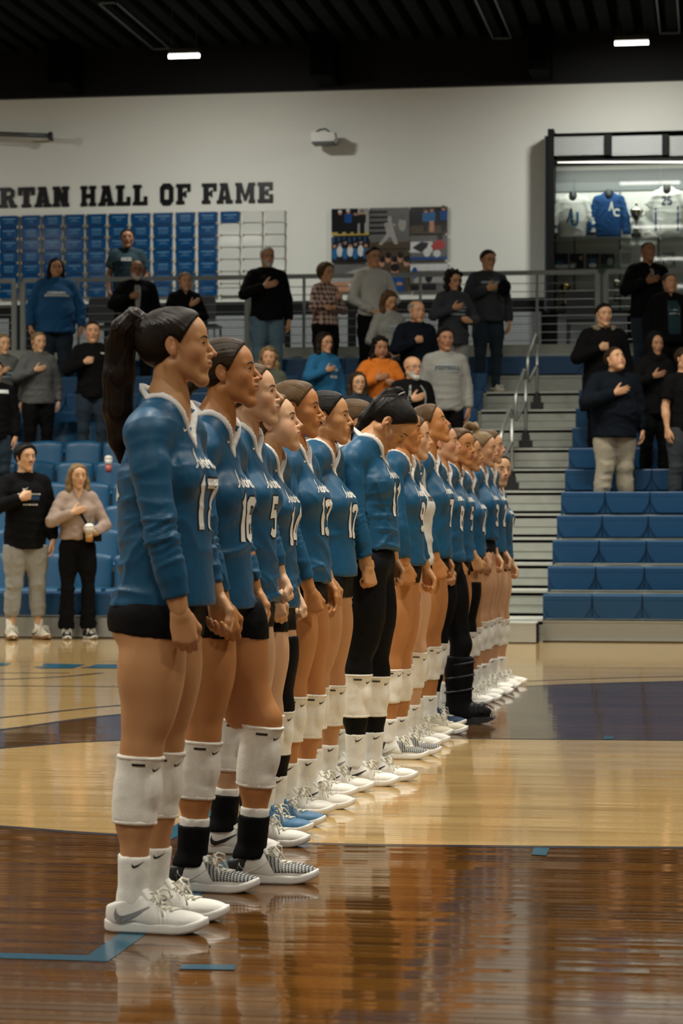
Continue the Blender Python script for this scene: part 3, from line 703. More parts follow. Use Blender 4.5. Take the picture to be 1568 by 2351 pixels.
tr.inputs[0].default_value = (0.93, 0.96, 0.95, 1)
M_glass = m
for py in (545, 618): case_box('shelf', 1272, py, XE, py + 4, CYF + .02, WALL_Y - .06, M_glass)
for py in (545, 618): case_box('shelf_edge', 1272, py - .5, XE, py + 4.5, CYF + .012, CYF + .018, mat('shelf_white', (0.40, 0.43, 0.41), rough=.3))
case_box('glass_pane', 1272, 372, 1515, 708, CYF - .012, CYF - .006, M_glass)
case_box('glass_pane', 1517, 372, XE, 708, CYF - .012, CYF - .006, M_glass)

p0 = at_y(1280, 372, CYF + .03); p1 = at_y(XE - 10, 372, CYF + .03)
b = MB(); b.tube([p0 - tc.location, p1 - tc.location], .012, 8); b.build('added_fill_tube', mat('added_fill_glow', (.9, .9, .9), emit=(255, 248, 235), estr=2.0), tc)  # glowing tube added behind the rail to brighten the case interior
ld = bpy.data.lights.new('added_fill_light', 'AREA'); ld.shape = 'RECTANGLE'; ld.size = p1.x - p0.x; ld.size_y = .04; ld.energy = 16.0; ld.color = (1.0, .96, .88)  # added fill that goes with the tube, lifts the shelves and jerseys
lo = bpy.data.objects.new('added_fill_light', ld); lo.location = (p0 + p1) / 2 - tc.location + Vector((0, .02, -.03)); lo.rotation_euler = (math.radians(15), 0, 0); link(lo, tc)
# ------------------------------------------------------------------ implicit surfaces -> meshes (bodies, clothes, hair, shoes)
from mathutils.bvhtree import BVHTree
A3 = lambda *v: np.array(v, dtype=np.float64)
def nrm(v):
    v = np.asarray(v, float); return v / max(1e-9, np.linalg.norm(v))
class RC:   # tapered capsule
    def __init__(s, a, b, ra, rb): s.a = np.asarray(a, float); s.b = np.asarray(b, float); s.ra = ra; s.rb = rb
    def bbox(s):
        return np.minimum(s.a - s.ra, s.b - s.rb), np.maximum(s.a + s.ra, s.b + s.rb)
    def d(s, X, Y, Z):
        ba = s.b - s.a; L2 = max(1e-12, float(ba @ ba))
        px, py, pz = X - np.float32(s.a[0]), Y - np.float32(s.a[1]), Z - np.float32(s.a[2])
        h = np.clip((px * np.float32(ba[0]) + py * np.float32(ba[1]) + pz * np.float32(ba[2])) / np.float32(L2), 0, 1)
        qx = px - h * np.float32(ba[0]); qy = py - h * np.float32(ba[1]); qz = pz - h * np.float32(ba[2])
        return np.sqrt(qx * qx + qy * qy + qz * qz) - (np.float32(s.ra) + np.float32(s.rb - s.ra) * h)
class EL:   # ellipsoid, optional frame R (columns = axes)
    def __init__(s, c, r, R=None): s.c = np.asarray(c, float); s.r = np.asarray(r, float) if np.ndim(r) else A3(r, r, r); s.R = R
    def bbox(s):
        if s.R is None: e = s.r
        else: e = np.sqrt(((s.R * s.r[None, :]) ** 2).sum(1))
        return s.c - e, s.c + e
    def d(s, X, Y, Z):
        px, py, pz = X - np.float32(s.c[0]), Y - np.float32(s.c[1]), Z - np.float32(s.c[2])
        if s.R is not None:
            R = s.R.astype(np.float32)
            px, py, pz = px * R[0, 0] + py * R[1, 0] + pz * R[2, 0], px * R[0, 1] + py * R[1, 1] + pz * R[2, 1], px * R[0, 2] + py * R[1, 2] + pz * R[2, 2]
        r = s.r.astype(np.float32)
        ux, uy, uz = px / r[0], py / r[1], pz / r[2]
        k0 = np.sqrt(ux * ux + uy * uy + uz * uz); k1 = np.sqrt((ux / r[0]) ** 2 + (uy / r[1]) ** 2 + (uz / r[2]) ** 2) + np.float32(1e-6)
        return k0 * (k0 - 1) / k1
class EC:   # elliptical tapered column a->b; u axis radius (ru0,ru1), v axis radius (rv0,rv1), flat ends
    def __init__(s, a, b, u, ru, rv): 
        s.a = np.asarray(a, float); s.b = np.asarray(b, float); s.t = nrm(s.b - s.a); s.u = nrm(np.asarray(u, float) - s.t * (np.asarray(u, float) @ s.t)); s.v = np.cross(s.t, s.u); s.ru = ru; s.rv = rv; s.L = np.linalg.norm(s.b - s.a)
    def bbox(s):
        m = max(*s.ru, *s.rv); return np.minimum(s.a, s.b) - m, np.maximum(s.a, s.b) + m
    def d(s, X, Y, Z):
        px, py, pz = X - np.float32(s.a[0]), Y - np.float32(s.a[1]), Z - np.float32(s.a[2])
        f = lambda w: px * np.float32(w[0]) + py * np.float32(w[1]) + pz * np.float32(w[2])
        tt = f(s.t); h = np.clip(tt / np.float32(s.L), 0, 1)
        ru = s.ru[0] + (s.ru[1] - s.ru[0]) * h; rv = s.rv[0] + (s.rv[1] - s.rv[0]) * h
        u = f(s.u); v = f(s.v); k = np.sqrt((u / ru) ** 2 + (v / rv) ** 2)
        rad = (k - 1) * np.minimum(ru, rv)
        cap = np.maximum(-tt, tt - np.float32(s.L))
        return np.maximum(rad, cap)
class BX:
    def __init__(s, c, h, R=None, rd=0.0): s.c = np.asarray(c, float); s.h = np.asarray(h, float); s.R = R; s.rd = rd
    def bbox(s):
        e = s.h if s.R is None else np.abs(s.R) @ s.h
        return s.c - e, s.c + e
    def d(s, X, Y, Z):
        px, py, pz = X - np.float32(s.c[0]), Y - np.float32(s.c[1]), Z - np.float32(s.c[2])
        if s.R is not None:
            R = s.R.astype(np.float32)
            px, py, pz = px * R[0, 0] + py * R[1, 0] + pz * R[2, 0], px * R[0, 1] + py * R[1, 1] + pz * R[2, 1], px * R[0, 2] + py * R[1, 2] + pz * R[2, 2]
        qx = np.abs(px) - (s.h[0] - s.rd); qy = np.abs(py) - (s.h[1] - s.rd); qz = np.abs(pz) - (s.h[2] - s.rd)
        z = np.float32(0)
        return np.sqrt(np.maximum(qx, z) ** 2 + np.maximum(qy, z) ** 2 + np.maximum(qz, z) ** 2) + np.minimum(np.maximum(qx, np.maximum(qy, qz)), z) - np.float32(s.rd)
class HS:   # half space, inside where (p-pt).n < 0
    def __init__(s, pt, n): s.p = np.asarray(pt, float); s.n = nrm(n)
    def bbox(s): return None
    def d(s, X, Y, Z):
        return (X - np.float32(s.p[0])) * np.float32(s.n[0]) + (Y - np.float32(s.p[1])) * np.float32(s.n[1]) + (Z - np.float32(s.p[2])) * np.float32(s.n[2])
class FN:
    def __init__(s, fn, lo=None, hi=None): s.fn = fn; s.lo = lo; s.hi = hi
    def bbox(s): return None if s.lo is None else (np.asarray(s.lo, float), np.asarray(s.hi, float))
    def d(s, X, Y, Z): return s.fn(X, Y, Z)
class Field:
    def __init__(s, lo, hi, h):
        s.lo = np.asarray(lo, float); s.h = h; n = np.ceil((np.asarray(hi, float) - s.lo) / h).astype(int) + 1
        s.n = n; s.f = np.full(n, 0.3, np.float32)
        s.ax = [(s.lo[i] + h * np.arange(n[i])).astype(np.float32) for i in range(3)]
    def sl(s, bb, m):
        if bb is None: return (slice(None),) * 3
        i0 = np.clip(np.floor((bb[0] - m - s.lo) / s.h).astype(int), 0, s.n); i1 = np.clip(np.ceil((bb[1] + m - s.lo) / s.h).astype(int) + 1, 0, s.n)
        if (i1 <= i0).any(): return None
        return tuple(slice(a, b) for a, b in zip(i0, i1))
    def ap(s, op, prim, k=0.0, infl=0.0):
        m = k + abs(infl) + 3 * s.h
        sl = s.sl(prim.bbox(), m)
        if sl is None: return
        X = s.ax[0][sl[0]][:, None, None]; Y = s.ax[1][sl[1]][None, :, None]; Z = s.ax[2][sl[2]][None, None, :]
        d = prim.d(X, Y, Z).astype(np.float32)
        if infl: d = d - np.float32(infl)
        f = s.f[sl]
        if op == 'u':
            r = np.minimum(f, d)
            if k: r = r - np.maximum(k - np.abs(f - d), 0) ** 2 / np.float32(4 * k)
        elif op == 's':
            r = np.maximum(f, -d)
            if k: r = r + np.maximum(k - np.abs(f + d), 0) ** 2 / np.float32(4 * k)
        else:
            r = np.maximum(f, d)
            if k: r = r + np.maximum(k - np.abs(f - d), 0) ** 2 / np.float32(4 * k)
        s.f[sl] = r
    def nets(s):
        f = s.f; g = f < 0; n = s.n
        c = np.zeros(n - 1, np.uint8)
        for dx in (0, 1):
            for dy in (0, 1):
                for dz in (0, 1): c += g[dx:n[0] - 1 + dx, dy:n[1] - 1 + dy, dz:n[2] - 1 + dz]
        act = (c > 0) & (c < 8); I, J, K = np.nonzero(act); nv = len(I)
        if nv == 0: return np.zeros((0, 3)), np.zeros((0, 4), int)
        idx = np.full(n - 1, -1, np.int32); idx[I, J, K] = np.arange(nv)
        cor = {}
        for dx in (0, 1):
            for dy in (0, 1):
                for dz in (0, 1): cor[(dx, dy, dz)] = f[I + dx, J + dy, K + dz]
        S = np.zeros((nv, 3)); C = np.zeros(nv)
        for a in cor:
            for ax in range(3):
                if a[ax]: continue
                b = list(a); b[ax] = 1; b = tuple(b); fa, fb = cor[a], cor[b]
                cr = (fa < 0) != (fb < 0); t = np.where(cr, fa / np.where(cr, fa - fb, 1), 0)
                for q in range(3): S[:, q] += np.where(cr, (a[q] + (t if q == ax else 0)), 0)
                C += cr
        V = s.lo + s.h * (np.stack([I, J, K], 1) + S / C[:, None])
        Q = []
        for ax in range(3):
            o1, o2 = (ax + 1) % 3, (ax + 2) % 3
            a = [slice(None)] * 3; b = [slice(None)] * 3; a[ax] = slice(0, -1); b[ax] = slice(1, None)
            ga, gb = g[tuple(a)], g[tuple(b)]
            cr = ga != gb
            sub = [slice(None)] * 3; sub[o1] = slice(1, n[o1] - 1); sub[o2] = slice(1, n[o2] - 1)
            P = np.nonzero(cr[tuple(sub)]); P = list(P); P[o1] = P[o1] + 1; P[o2] = P[o2] + 1
            def cell(d1, d2):
                q = [p.copy() for p in P]; q[o1] -= d1; q[o2] -= d2; return idx[q[0], q[1], q[2]]
            q = np.stack([cell(1, 1), cell(0, 1), cell(0, 0), cell(1, 0)], 1)
            fl = ga[P[0], P[1], P[2]]
            q = np.where(fl[:, None], q, q[:, ::-1])
            Q.append(q)
        Q = np.concatenate(Q)
        Q = Q[(Q >= 0).all(1)]
        return V, Q
def vnormals(V, Q):
    a = V[Q[:, 2]] - V[Q[:, 0]]; b = V[Q[:, 3]] - V[Q[:, 1]]; fn = np.cross(a, b)
    N = np.zeros_like(V)
    for i in range(4):
        for ax in range(3): N[:, ax] += np.bincount(Q[:, i], fn[:, ax], len(V))
    return N / np.maximum(1e-12, np.linalg.norm(N, axis=1))[:, None]
def relax(V, Q, it=1, lam=0.5):
    E = np.concatenate([Q[:, [0, 1]], Q[:, [1, 2]], Q[:, [2, 3]], Q[:, [3, 0]]])
    for _ in range(it):
        cnt = np.bincount(E[:, 0], minlength=len(V)) + np.bincount(E[:, 1], minlength=len(V))
        M = np.zeros_like(V)
        for ax in range(3): M[:, ax] = np.bincount(E[:, 0], V[E[:, 1], ax], len(V)) + np.bincount(E[:, 1], V[E[:, 0], ax], len(V))
        V = V + lam * (M / np.maximum(cnt, 1)[:, None] - V)
    return V
def np_mesh(name, V, Q, mats, smooth=True, attrs=None, mi=None):
    me = bpy.data.meshes.new(name); V = np.ascontiguousarray(V, np.float32); Q = np.ascontiguousarray(Q, np.int32)
    me.vertices.add(len(V)); me.vertices.foreach_set('co', V.ravel())
    me.loops.add(Q.size); me.loops.foreach_set('vertex_index', Q.ravel())
    me.polygons.add(len(Q)); me.polygons.foreach_set('loop_start', np.arange(0, Q.size, Q.shape[1], dtype=np.int32))
    for m in (mats if isinstance(mats, (list, tuple)) else [mats]): me.materials.append(m)
    me.update(calc_edges=True)
    if smooth: me.polygons.foreach_set('use_smooth', np.ones(len(Q), bool))
    if mi is not None: me.polygons.foreach_set('material_index', np.asarray(mi, np.int32))
    if attrs:
        for k, a in attrs.items():
            if a.ndim == 1:
                at = me.attributes.new(k, 'FLOAT', 'POINT'); at.data.foreach_set('value', np.ascontiguousarray(a, np.float32))
            else:
                at = me.attributes.new(k, 'FLOAT_COLOR', 'POINT'); c = np.ones((len(V), 4), np.float32); c[:, :3] = a; at.data.foreach_set('color', c.ravel())
    me.update(); return me
def carve(recipe, h, pad=0.02, lo=None, hi=None, infl=0.0):
    """recipe: list of (op, prim, k[, infl]) -> V, Q"""
    if lo is None:
        bl, bh = [], []
        for r in recipe:
            if r[0] == 'u':
                b = r[1].bbox()
                if b is not None: e = (r[3] if len(r) > 3 else 0) + infl; bl.append(b[0] - e); bh.append(b[1] + e)
        lo = np.min(bl, 0) - pad; hi = np.max(bh, 0) + pad
    F_ = Field(lo, hi, h)
    for r in recipe:
        e = (r[3] if len(r) > 3 else 0)
        if r[0] == 'u': e += infl
        F_.ap(r[0], r[1], r[2], e)
    return F_.nets()
def merge(parts):
    Vs, Qs, o = [], [], 0
    for V, Q in parts:
        Vs.append(V); Qs.append(Q + o); o += len(V)
    return np.concatenate(Vs), np.concatenate(Qs)

# ------------------------------------------------------------------ people materials
def skin_mat(name, col, lip, blush):
    m, nt, b = nodes_of(name); N = nt.nodes; L = nt.links
    at = N.new('ShaderNodeAttribute'); at.attribute_name = 'tint'; sp = N.new('ShaderNodeSeparateColor'); L.new(at.outputs['Color'], sp.inputs[0])
    tc = N.new('ShaderNodeTexCoord'); nz = N.new('ShaderNodeTexNoise'); nz.inputs['Scale'].default_value = 9; nz.inputs['Detail'].default_value = 4; L.new(tc.outputs['Object'], nz.inputs['Vector'])
    m0 = N.new('ShaderNodeMix'); m0.data_type = 'RGBA'; m0.inputs['A'].default_value = (col[0] * .88, col[1] * .80, col[2] * .78, 1); m0.inputs['B'].default_value = (min(1, col[0] * 1.08), min(1, col[1] * 1.12), min(1, col[2] * 1.12), 1); L.new(nz.outputs['Fac'], m0.inputs['Factor'])
    m1 = N.new('ShaderNodeMix'); m1.data_type = 'RGBA'; L.new(sp.outputs[1], m1.inputs['Factor']); L.new(m0.outputs['Result'], m1.inputs['A']); m1.inputs['B'].default_value = (*blush, 1)
    m2 = N.new('ShaderNodeMix'); m2.data_type = 'RGBA'; L.new(sp.outputs[0], m2.inputs['Factor']); L.new(m1.outputs['Result'], m2.inputs['A']); m2.inputs['B'].default_value = (*lip, 1)
    L.new(m2.outputs['Result'], b.inputs['Base Color']); b.inputs['Roughness'].default_value = 0.48; b.inputs['Specular IOR Level'].default_value = 0.4
    n2 = N.new('ShaderNodeTexNoise'); n2.inputs['Scale'].default_value = 220; L.new(tc.outputs['Object'], n2.inputs['Vector'])
    bp = N.new('ShaderNodeBump'); bp.inputs['Distance'].default_value = 0.0002; L.new(n2.outputs['Fac'], bp.inputs['Height']); L.new(bp.outputs['Normal'], b.inputs['Normal'])
    b.inputs['Subsurface Weight'].default_value = 0.12; b.inputs['Subsurface Radius'].default_value = (0.02, 0.008, 0.004); b.inputs['Subsurface Scale'].default_value = 0.6
    return m
SKIN = {
 'fair': skin_mat('skin_fair', (0.60, 0.36, 0.205), (0.42, 0.13, 0.105), (0.58, 0.24, 0.16)),
 'tan': skin_mat('skin_tan', (0.49, 0.250, 0.108), (0.38, 0.12, 0.085), (0.48, 0.19, 0.10)),
 'warm': skin_mat('skin_warm', (0.46, 0.200, 0.066), (0.33, 0.10, 0.065), (0.42, 0.15, 0.07)),
 'pink': skin_mat('skin_pink', (0.58, 0.325, 0.18), (0.40, 0.13, 0.11), (0.54, 0.18, 0.13)),
 'dark': skin_mat('skin_brown', (0.34, 0.17, 0.09), (0.28, 0.08, 0.06), (0.30, 0.12, 0.07)),
}
def hair_mat(name, dark, light, rough=0.38, freq=210.0):
    m, nt, b = nodes_of(name); N = nt.nodes; L = nt.links
    at = N.new('ShaderNodeAttribute'); at.attribute_name = 'strand'
    n1 = N.new('ShaderNodeTexNoise'); n1.noise_dimensions = '1D'; n1.inputs['Scale'].default_value = freq; n1.inputs['Detail'].default_value = 4
    L.new(at.outputs['Fac'], n1.inputs['W'])
    tc = N.new('ShaderNodeTexCoord'); n2 = N.new('ShaderNodeTexNoise'); n2.inputs['Scale'].default_value = 14; L.new(tc.outputs['Object'], n2.inputs['Vector'])
    ad = N.new('ShaderNodeMath'); ad.operation = 'MULTIPLY_ADD'; L.new(n2.outputs['Fac'], ad.inputs[0]); ad.inputs[1].default_value = 0.5; L.new(n1.outputs['Fac'], ad.inputs[2])
    rp = N.new('ShaderNodeValToRGB'); rp.color_ramp.elements[0].position = 0.5; rp.color_ramp.elements[1].position = 1.0
    rp.color_ramp.elements[0].color = (*dark, 1); rp.color_ramp.elements[1].color = (*light, 1); L.new(ad.outputs[0], rp.inputs['Fac']); L.new(rp.outputs['Color'], b.inputs['Base Color'])
    bp = N.new('ShaderNodeBump'); bp.inputs['Distance'].default_value = 0.0018; bp.inputs['Strength'].default_value = 0.8; L.new(n1.outputs['Fac'], bp.inputs['Height']); L.new(bp.outputs['Normal'], b.inputs['Normal'])
    b.inputs['Roughness'].default_value = rough; b.inputs['Specular IOR Level'].default_value = 0.13
    return m
HAIR = {
 'black': hair_mat('hair_black', (0.0025, 0.002, 0.0018), (0.012, 0.009, 0.007)),
 'darkbrown': hair_mat('hair_dark_brown', (0.004, 0.0028, 0.002), (0.022, 0.0125, 0.007)),
 'brown': hair_mat('hair_brown', (0.009, 0.0055, 0.003), (0.055, 0.031, 0.015)),
 'lightbrown': hair_mat('hair_light_brown', (0.022, 0.013, 0.006), (0.15, 0.082, 0.032)),
 'blonde': hair_mat('hair_blonde', (0.075, 0.045, 0.018), (0.3, 0.205, 0.1)),
 'grey': hair_mat('hair_grey', (0.12, 0.115, 0.105), (0.42, 0.41, 0.38)),
 'white': hair_mat('hair_white', (0.35, 0.34, 0.32), (0.66, 0.65, 0.62)),
}
def cloth(name, col, rough=0.8, fold=0.004, fs=7.0, var=0.10, spec=0.3, weave=0.0, sheen=0.2):
    if name in MATS: return MATS[name]
    m, nt, b = nodes_of(name); N = nt.nodes; L = nt.links
    tc = N.new('ShaderNodeTexCoord'); mp = N.new('ShaderNodeMapping'); mp.inputs['Scale'].default_value = (1, 1, 0.55); mp.inputs['Rotation'].default_value = (0.5, 0.4, 0); L.new(tc.outputs['Object'], mp.inputs['Vector'])
    n1 = N.new('ShaderNodeTexNoise'); n1.inputs['Scale'].default_value = fs; n1.inputs['Detail'].default_value = 2.5; n1.inputs['Distortion'].default_value = 0.6; L.new(mp.outputs[0], n1.inputs['Vector'])
    c = lin(col) if max(col) > 1.5 else (*col[:3], 1.0)
    mx = N.new('ShaderNodeMix'); mx.data_type = 'RGBA'; mx.inputs['A'].default_value = tuple(v * (1 - var) for v in c[:3]) + (1,); mx.inputs['B'].default_value = tuple(v * (1 + var) for v in c[:3]) + (1,)
    n3 = N.new('ShaderNodeTexNoise'); n3.inputs['Scale'].default_value = 40; L.new(tc.outputs['Object'], n3.inputs['Vector']); L.new(n3.outputs['Fac'], mx.inputs['Factor']); L.new(mx.outputs['Result'], b.inputs['Base Color'])
    bp = N.new('ShaderNodeBump'); bp.inputs['Distance'].default_value = fold * 3; bp.inputs['Strength'].default_value = 0.8; L.new(n1.outputs['Fac'], bp.inputs['Height'])
    n4 = N.new('ShaderNodeTexNoise'); n4.inputs['Scale'].default_value = 260; L.new(tc.outputs['Object'], n4.inputs['Vector'])
    b2 = N.new('ShaderNodeBump'); b2.inputs['Distance'].default_value = 0.0005 if not weave else weave; b2.inputs['Strength'].default_value = 0.5; L.new(n4.outputs['Fac'], b2.inputs['Height']); L.new(bp.outputs['Normal'], b2.inputs['Normal']); L.new(b2.outputs['Normal'], b.inputs['Normal'])
    b.inputs['Roughness'].default_value = rough; b.inputs['Specular IOR Level'].default_value = spec; b.inputs['Sheen Weight'].default_value = sheen * 0.15
    MATS[name] = m; return m
M_jersey = cloth('jersey_blue', (0.0050, 0.070, 0.150), rough=0.47, fold=0.0035, fs=9, spec=0.32, sheen=0.25)
M_jwhite = cloth('jersey_white', (0.62, 0.61, 0.57), rough=0.6, fold=0.003, fs=9)
M_collar = cloth('collar_white', (0.66, 0.65, 0.62), rough=0.7, fold=0.001)
M_spandex = cloth('black_spandex', (0.0045, 0.0045, 0.005), rough=0.6, fold=0.0015, fs=12, sheen=0.0, spec=0.1)
M_pad = cloth('knee_pad_white', (0.80, 0.77, 0.67), rough=0.85, fold=0.0012, fs=14, weave=0.002)
M_sock = cloth('sock_white', (0.80, 0.78, 0.70), rough=0.9, fold=0.0015, fs=16, weave=0.002)
M_print = mat('print_white', (0.72, 0.70, 0.64), rough=0.6, var=0.03)
M_printk = mat('print_black', (0.008, 0.008, 0.008), rough=0.5)
M_eye = mat('eye_white', (0.55, 0.52, 0.48), rough=0.15, var=0.02)
M_iris = mat('iris_dark', (0.02, 0.012, 0.008), rough=0.1)
M_brow = {k: mat('brow_' + k, v, rough=0.8) for k, v in {'black': (0.010, 0.007, 0.005), 'brown': (0.035, 0.02, 0.012), 'blonde': (0.12, 0.075, 0.04), 'grey': (0.22, 0.21, 0.19)}.items()}
# ------------------------------------------------------------------ anatomy
def Rz(a): c, s = math.cos(a), math.sin(a); return np.array([[c, -s, 0], [s, c, 0], [0, 0, 1.0]])
def Ry(a): c, s = math.cos(a), math.sin(a); return np.array([[c, 0, s], [0, 1, 0], [-s, 0, c]])
def Rx(a): c, s = math.cos(a), math.sin(a); return np.array([[1, 0, 0], [0, c, -s], [0, s, c]])
def hrot(yaw, pitch, roll=0.0): return Rz(math.radians(yaw)) @ Ry(-math.radians(pitch)) @ Rx(math.radians(roll))
def head_recipe(c, R, s, p, fine=True):
    P = lambda x, y, z: c + R @ (A3(x, y, z) * s)
    fat = p.get('fat', 0.0); male = p.get('male', 0.0); nz = p.get('nose', 1.0); jw = p.get('jaw', 1.0)
    r = []
    u = lambda prim, k: r.append(('u', prim, k * s)); sb = lambda prim, k: r.append(('s', prim, k * s))
    E = lambda cc, rr, k: u(EL(P(*cc), A3(*rr) * s, R), k)
    E((-.014, 0, .040), (.097, .075, .077), 0)
    E((.034, 0, .040), (.058, .061, .056), .03)
    E((.036, 0, -.018), (.052, .057 + fat * .008, .072), .03)
    for sg in (-1, 1):
        u(RC(P(-.004, sg * (.049 + fat * .006 + male * .003) * jw, -.045), P(.060, sg * .014 * jw, -.099 - male * .003), (.018 + male * .004) * s, (.0145 + male * .003) * s), .028)
        E((.05, sg * .043, -.018), (.024, .019 + fat * .006, .02), .025)
        if fat: E((.045, sg * .045, -.05), (.03, .024, .03), .03)
    u(EL(P(.069, 0, -.102 - male * .002), A3(.017 + male * .002, .0175 + male * .006, .015 + male * .002) * s, R), .02)
    if fat > .5: E((.02, 0, -.095), (.04, .04, .025), .03)
    for sg in (-1, 1):
        u(RC(P(.079, sg * .014, .0235), P(.066, sg * .046, .0225), (.009 + male * .002) * s, .008 * s), .014)
        sb(EL(P(.106, sg * .034, .0035), A3(.027, .0215, .0140) * s, R), .012)
        # eyelids over the eyeball
        u(EL(P(.0735, sg * .0315, .0045), A3(.0128, .0165, .0118) * s, R), .004)
    for sg in (-1, 1): sb(RC(P(.0845, sg * .0420, .0034), P(.0885, sg * .0225, .0036), .0042 * s, .0050 * s), .0015)
    u(RC(P(.083, 0, .018), P(.089 + .010 * nz, 0, -.010), .0065 * s, .0075 * s), .012)
    u(RC(P(.088 + .008 * nz, 0, -.008), P(.099 + .011 * nz, 0, -.0270), .0068 * s, .0086 * s), .008)
    for sg in (-1, 1):
        u(EL(P(.093 + .004 * nz, sg * .0115, -.030), A3(.010, .0068, .0075) * s, R), .006)
        if fine: sb(EL(P(.1 + .006 * nz, sg * .0065, -.0375), A3(.0055, .003, .003) * s, R), .002)
    E((.078, 0, -.056), (.019, .027, .024), .018)
    E((.0938, 0, -.0505), (.0078, .0215, .0056), .006)
    E((.0922, 0, -.0620), (.0080, .0185, .0062), .006)
    sb(RC(P(.104, -.0, -.0558), P(.089, -.023, -.0572), .0018 * s, .0016 * s), .0025); sb(RC(P(.104, 0, -.0558), P(.089, .023, -.0572), .0018 * s, .0016 * s), .0025)
    sb(EL(P(.1, 0, -.0745), A3(.010, .016, .007) * s, R), .01)
    for sg in (-1, 1):
        Re = R @ Rz(sg * 0.35) @ Ry(-0.18)
        u(EL(P(-.012, sg * .0765, .007), A3(.0175, .0065, .030) * s, Re), .006)
        u(EL(P(-.006, sg * .075, -.018), A3(.009, .006, .009) * s, Re), .006)
        if fine:
            sb(EL(P(-.0095, sg * .0885, .013), A3(.0112, .0118, .0205) * s, Re), .002)
            u(EL(P(.0015, sg * .0795, .004), A3(.004, .004, .006) * s, Re), .003); u(RC(P(-.014, sg * .0790, .022), P(-.012, sg * .0800, .002), .0030 * s, .0026 * s), .003)
    return r
FIST = ((78, 95, 55),) * 4; RELAX = ((22, 32, 18), (26, 36, 20), (30, 40, 22), (34, 42, 24)); FLAT = ((6, 8, 4), (4, 6, 4), (4, 6, 4), (6, 8, 4)); HALF = ((48, 62, 35), (55, 68, 38), (60, 70, 40), (62, 72, 40))
def hand_recipe(W, d, n, side, pose, s=1.0):
    d = nrm(d); n = np.asarray(n, float); n = nrm(n - d * (n @ d)); t = np.cross(d, n) if side == 'R' else np.cross(n, d)
    P = lambda a, b, c: W + (d * a + t * b + n * c) * s
    r = []; curl = {'fist': FIST, 'relax': RELAX, 'flat': FLAT, 'half': HALF}[pose]
    kn = ((.082, .027), (.087, .009), (.083, -.009), (.075, -.025)); fl = ((.043, .026, .021), (.047, .030, .022), (.043, .028, .021), (.034, .021, .019))
    r.append(('u', RC(P(-.035, 0, 0), P(.012, 0, 0), .0245 * s, .0235 * s), 0))
    for i in range(4):
        a, b = kn[i]
        r.append(('u', RC(P(.006, b * .55, 0), P(a, b, -.001), .0145 * s, .0118 * s), .012 * s))
    r.append(('u', EL(P(.042, 0, .006), A3(.036, .034, .013) * s, np.stack([d, t, n], 1)), .012 * s))
    r.append(('u', EL(P(.034, .024, .012), A3(.028, .014, .014) * s, np.stack([d, t, n], 1)), .012 * s))
    for i in range(4):
        a, b = kn[i]; p = P(a, b, -.001); ang = 0; rad = (.0098, .0088, .0080, .0070)
        if i == 3: rad = tuple(x * .9 for x in rad)
        sp = nrm(d + t * b * (2.6 if pose == 'flat' else 0.6))
        for j in range(3):
            ang += math.radians(curl[i][j]); q = p + (sp * math.cos(ang) + n * math.sin(ang)) * fl[i][j] * s
            r.append(('u', RC(p, q, rad[j] * s, rad[j + 1] * s), .003 * s)); p = q
    th = {'fist': ((.020, .024, .010), (.055, .040, .024), (.078, .022, .042), (.086, -.002, .048)), 'half': ((.020, .024, .010), (.055, .042, .022), (.085, .034, .036), (.104, .022, .044)),
          'relax': ((.020, .024, .008), (.055, .042, .020), (.086, .044, .030), (.108, .040, .036)), 'flat': ((.018, .022, .004), (.048, .046, .008), (.076, .066, .010), (.098, .078, .010))}[pose]
    tr = (.0145, .0125, .0108, .0085)
    for j in range(3): r.append(('u', RC(P(*th[j]), P(*th[j + 1]), tr[j] * s, tr[j + 1] * s), .006 * s))
    return r
def lerp(a, b, t): return np.asarray(a) * (1 - t) + np.asarray(b) * t

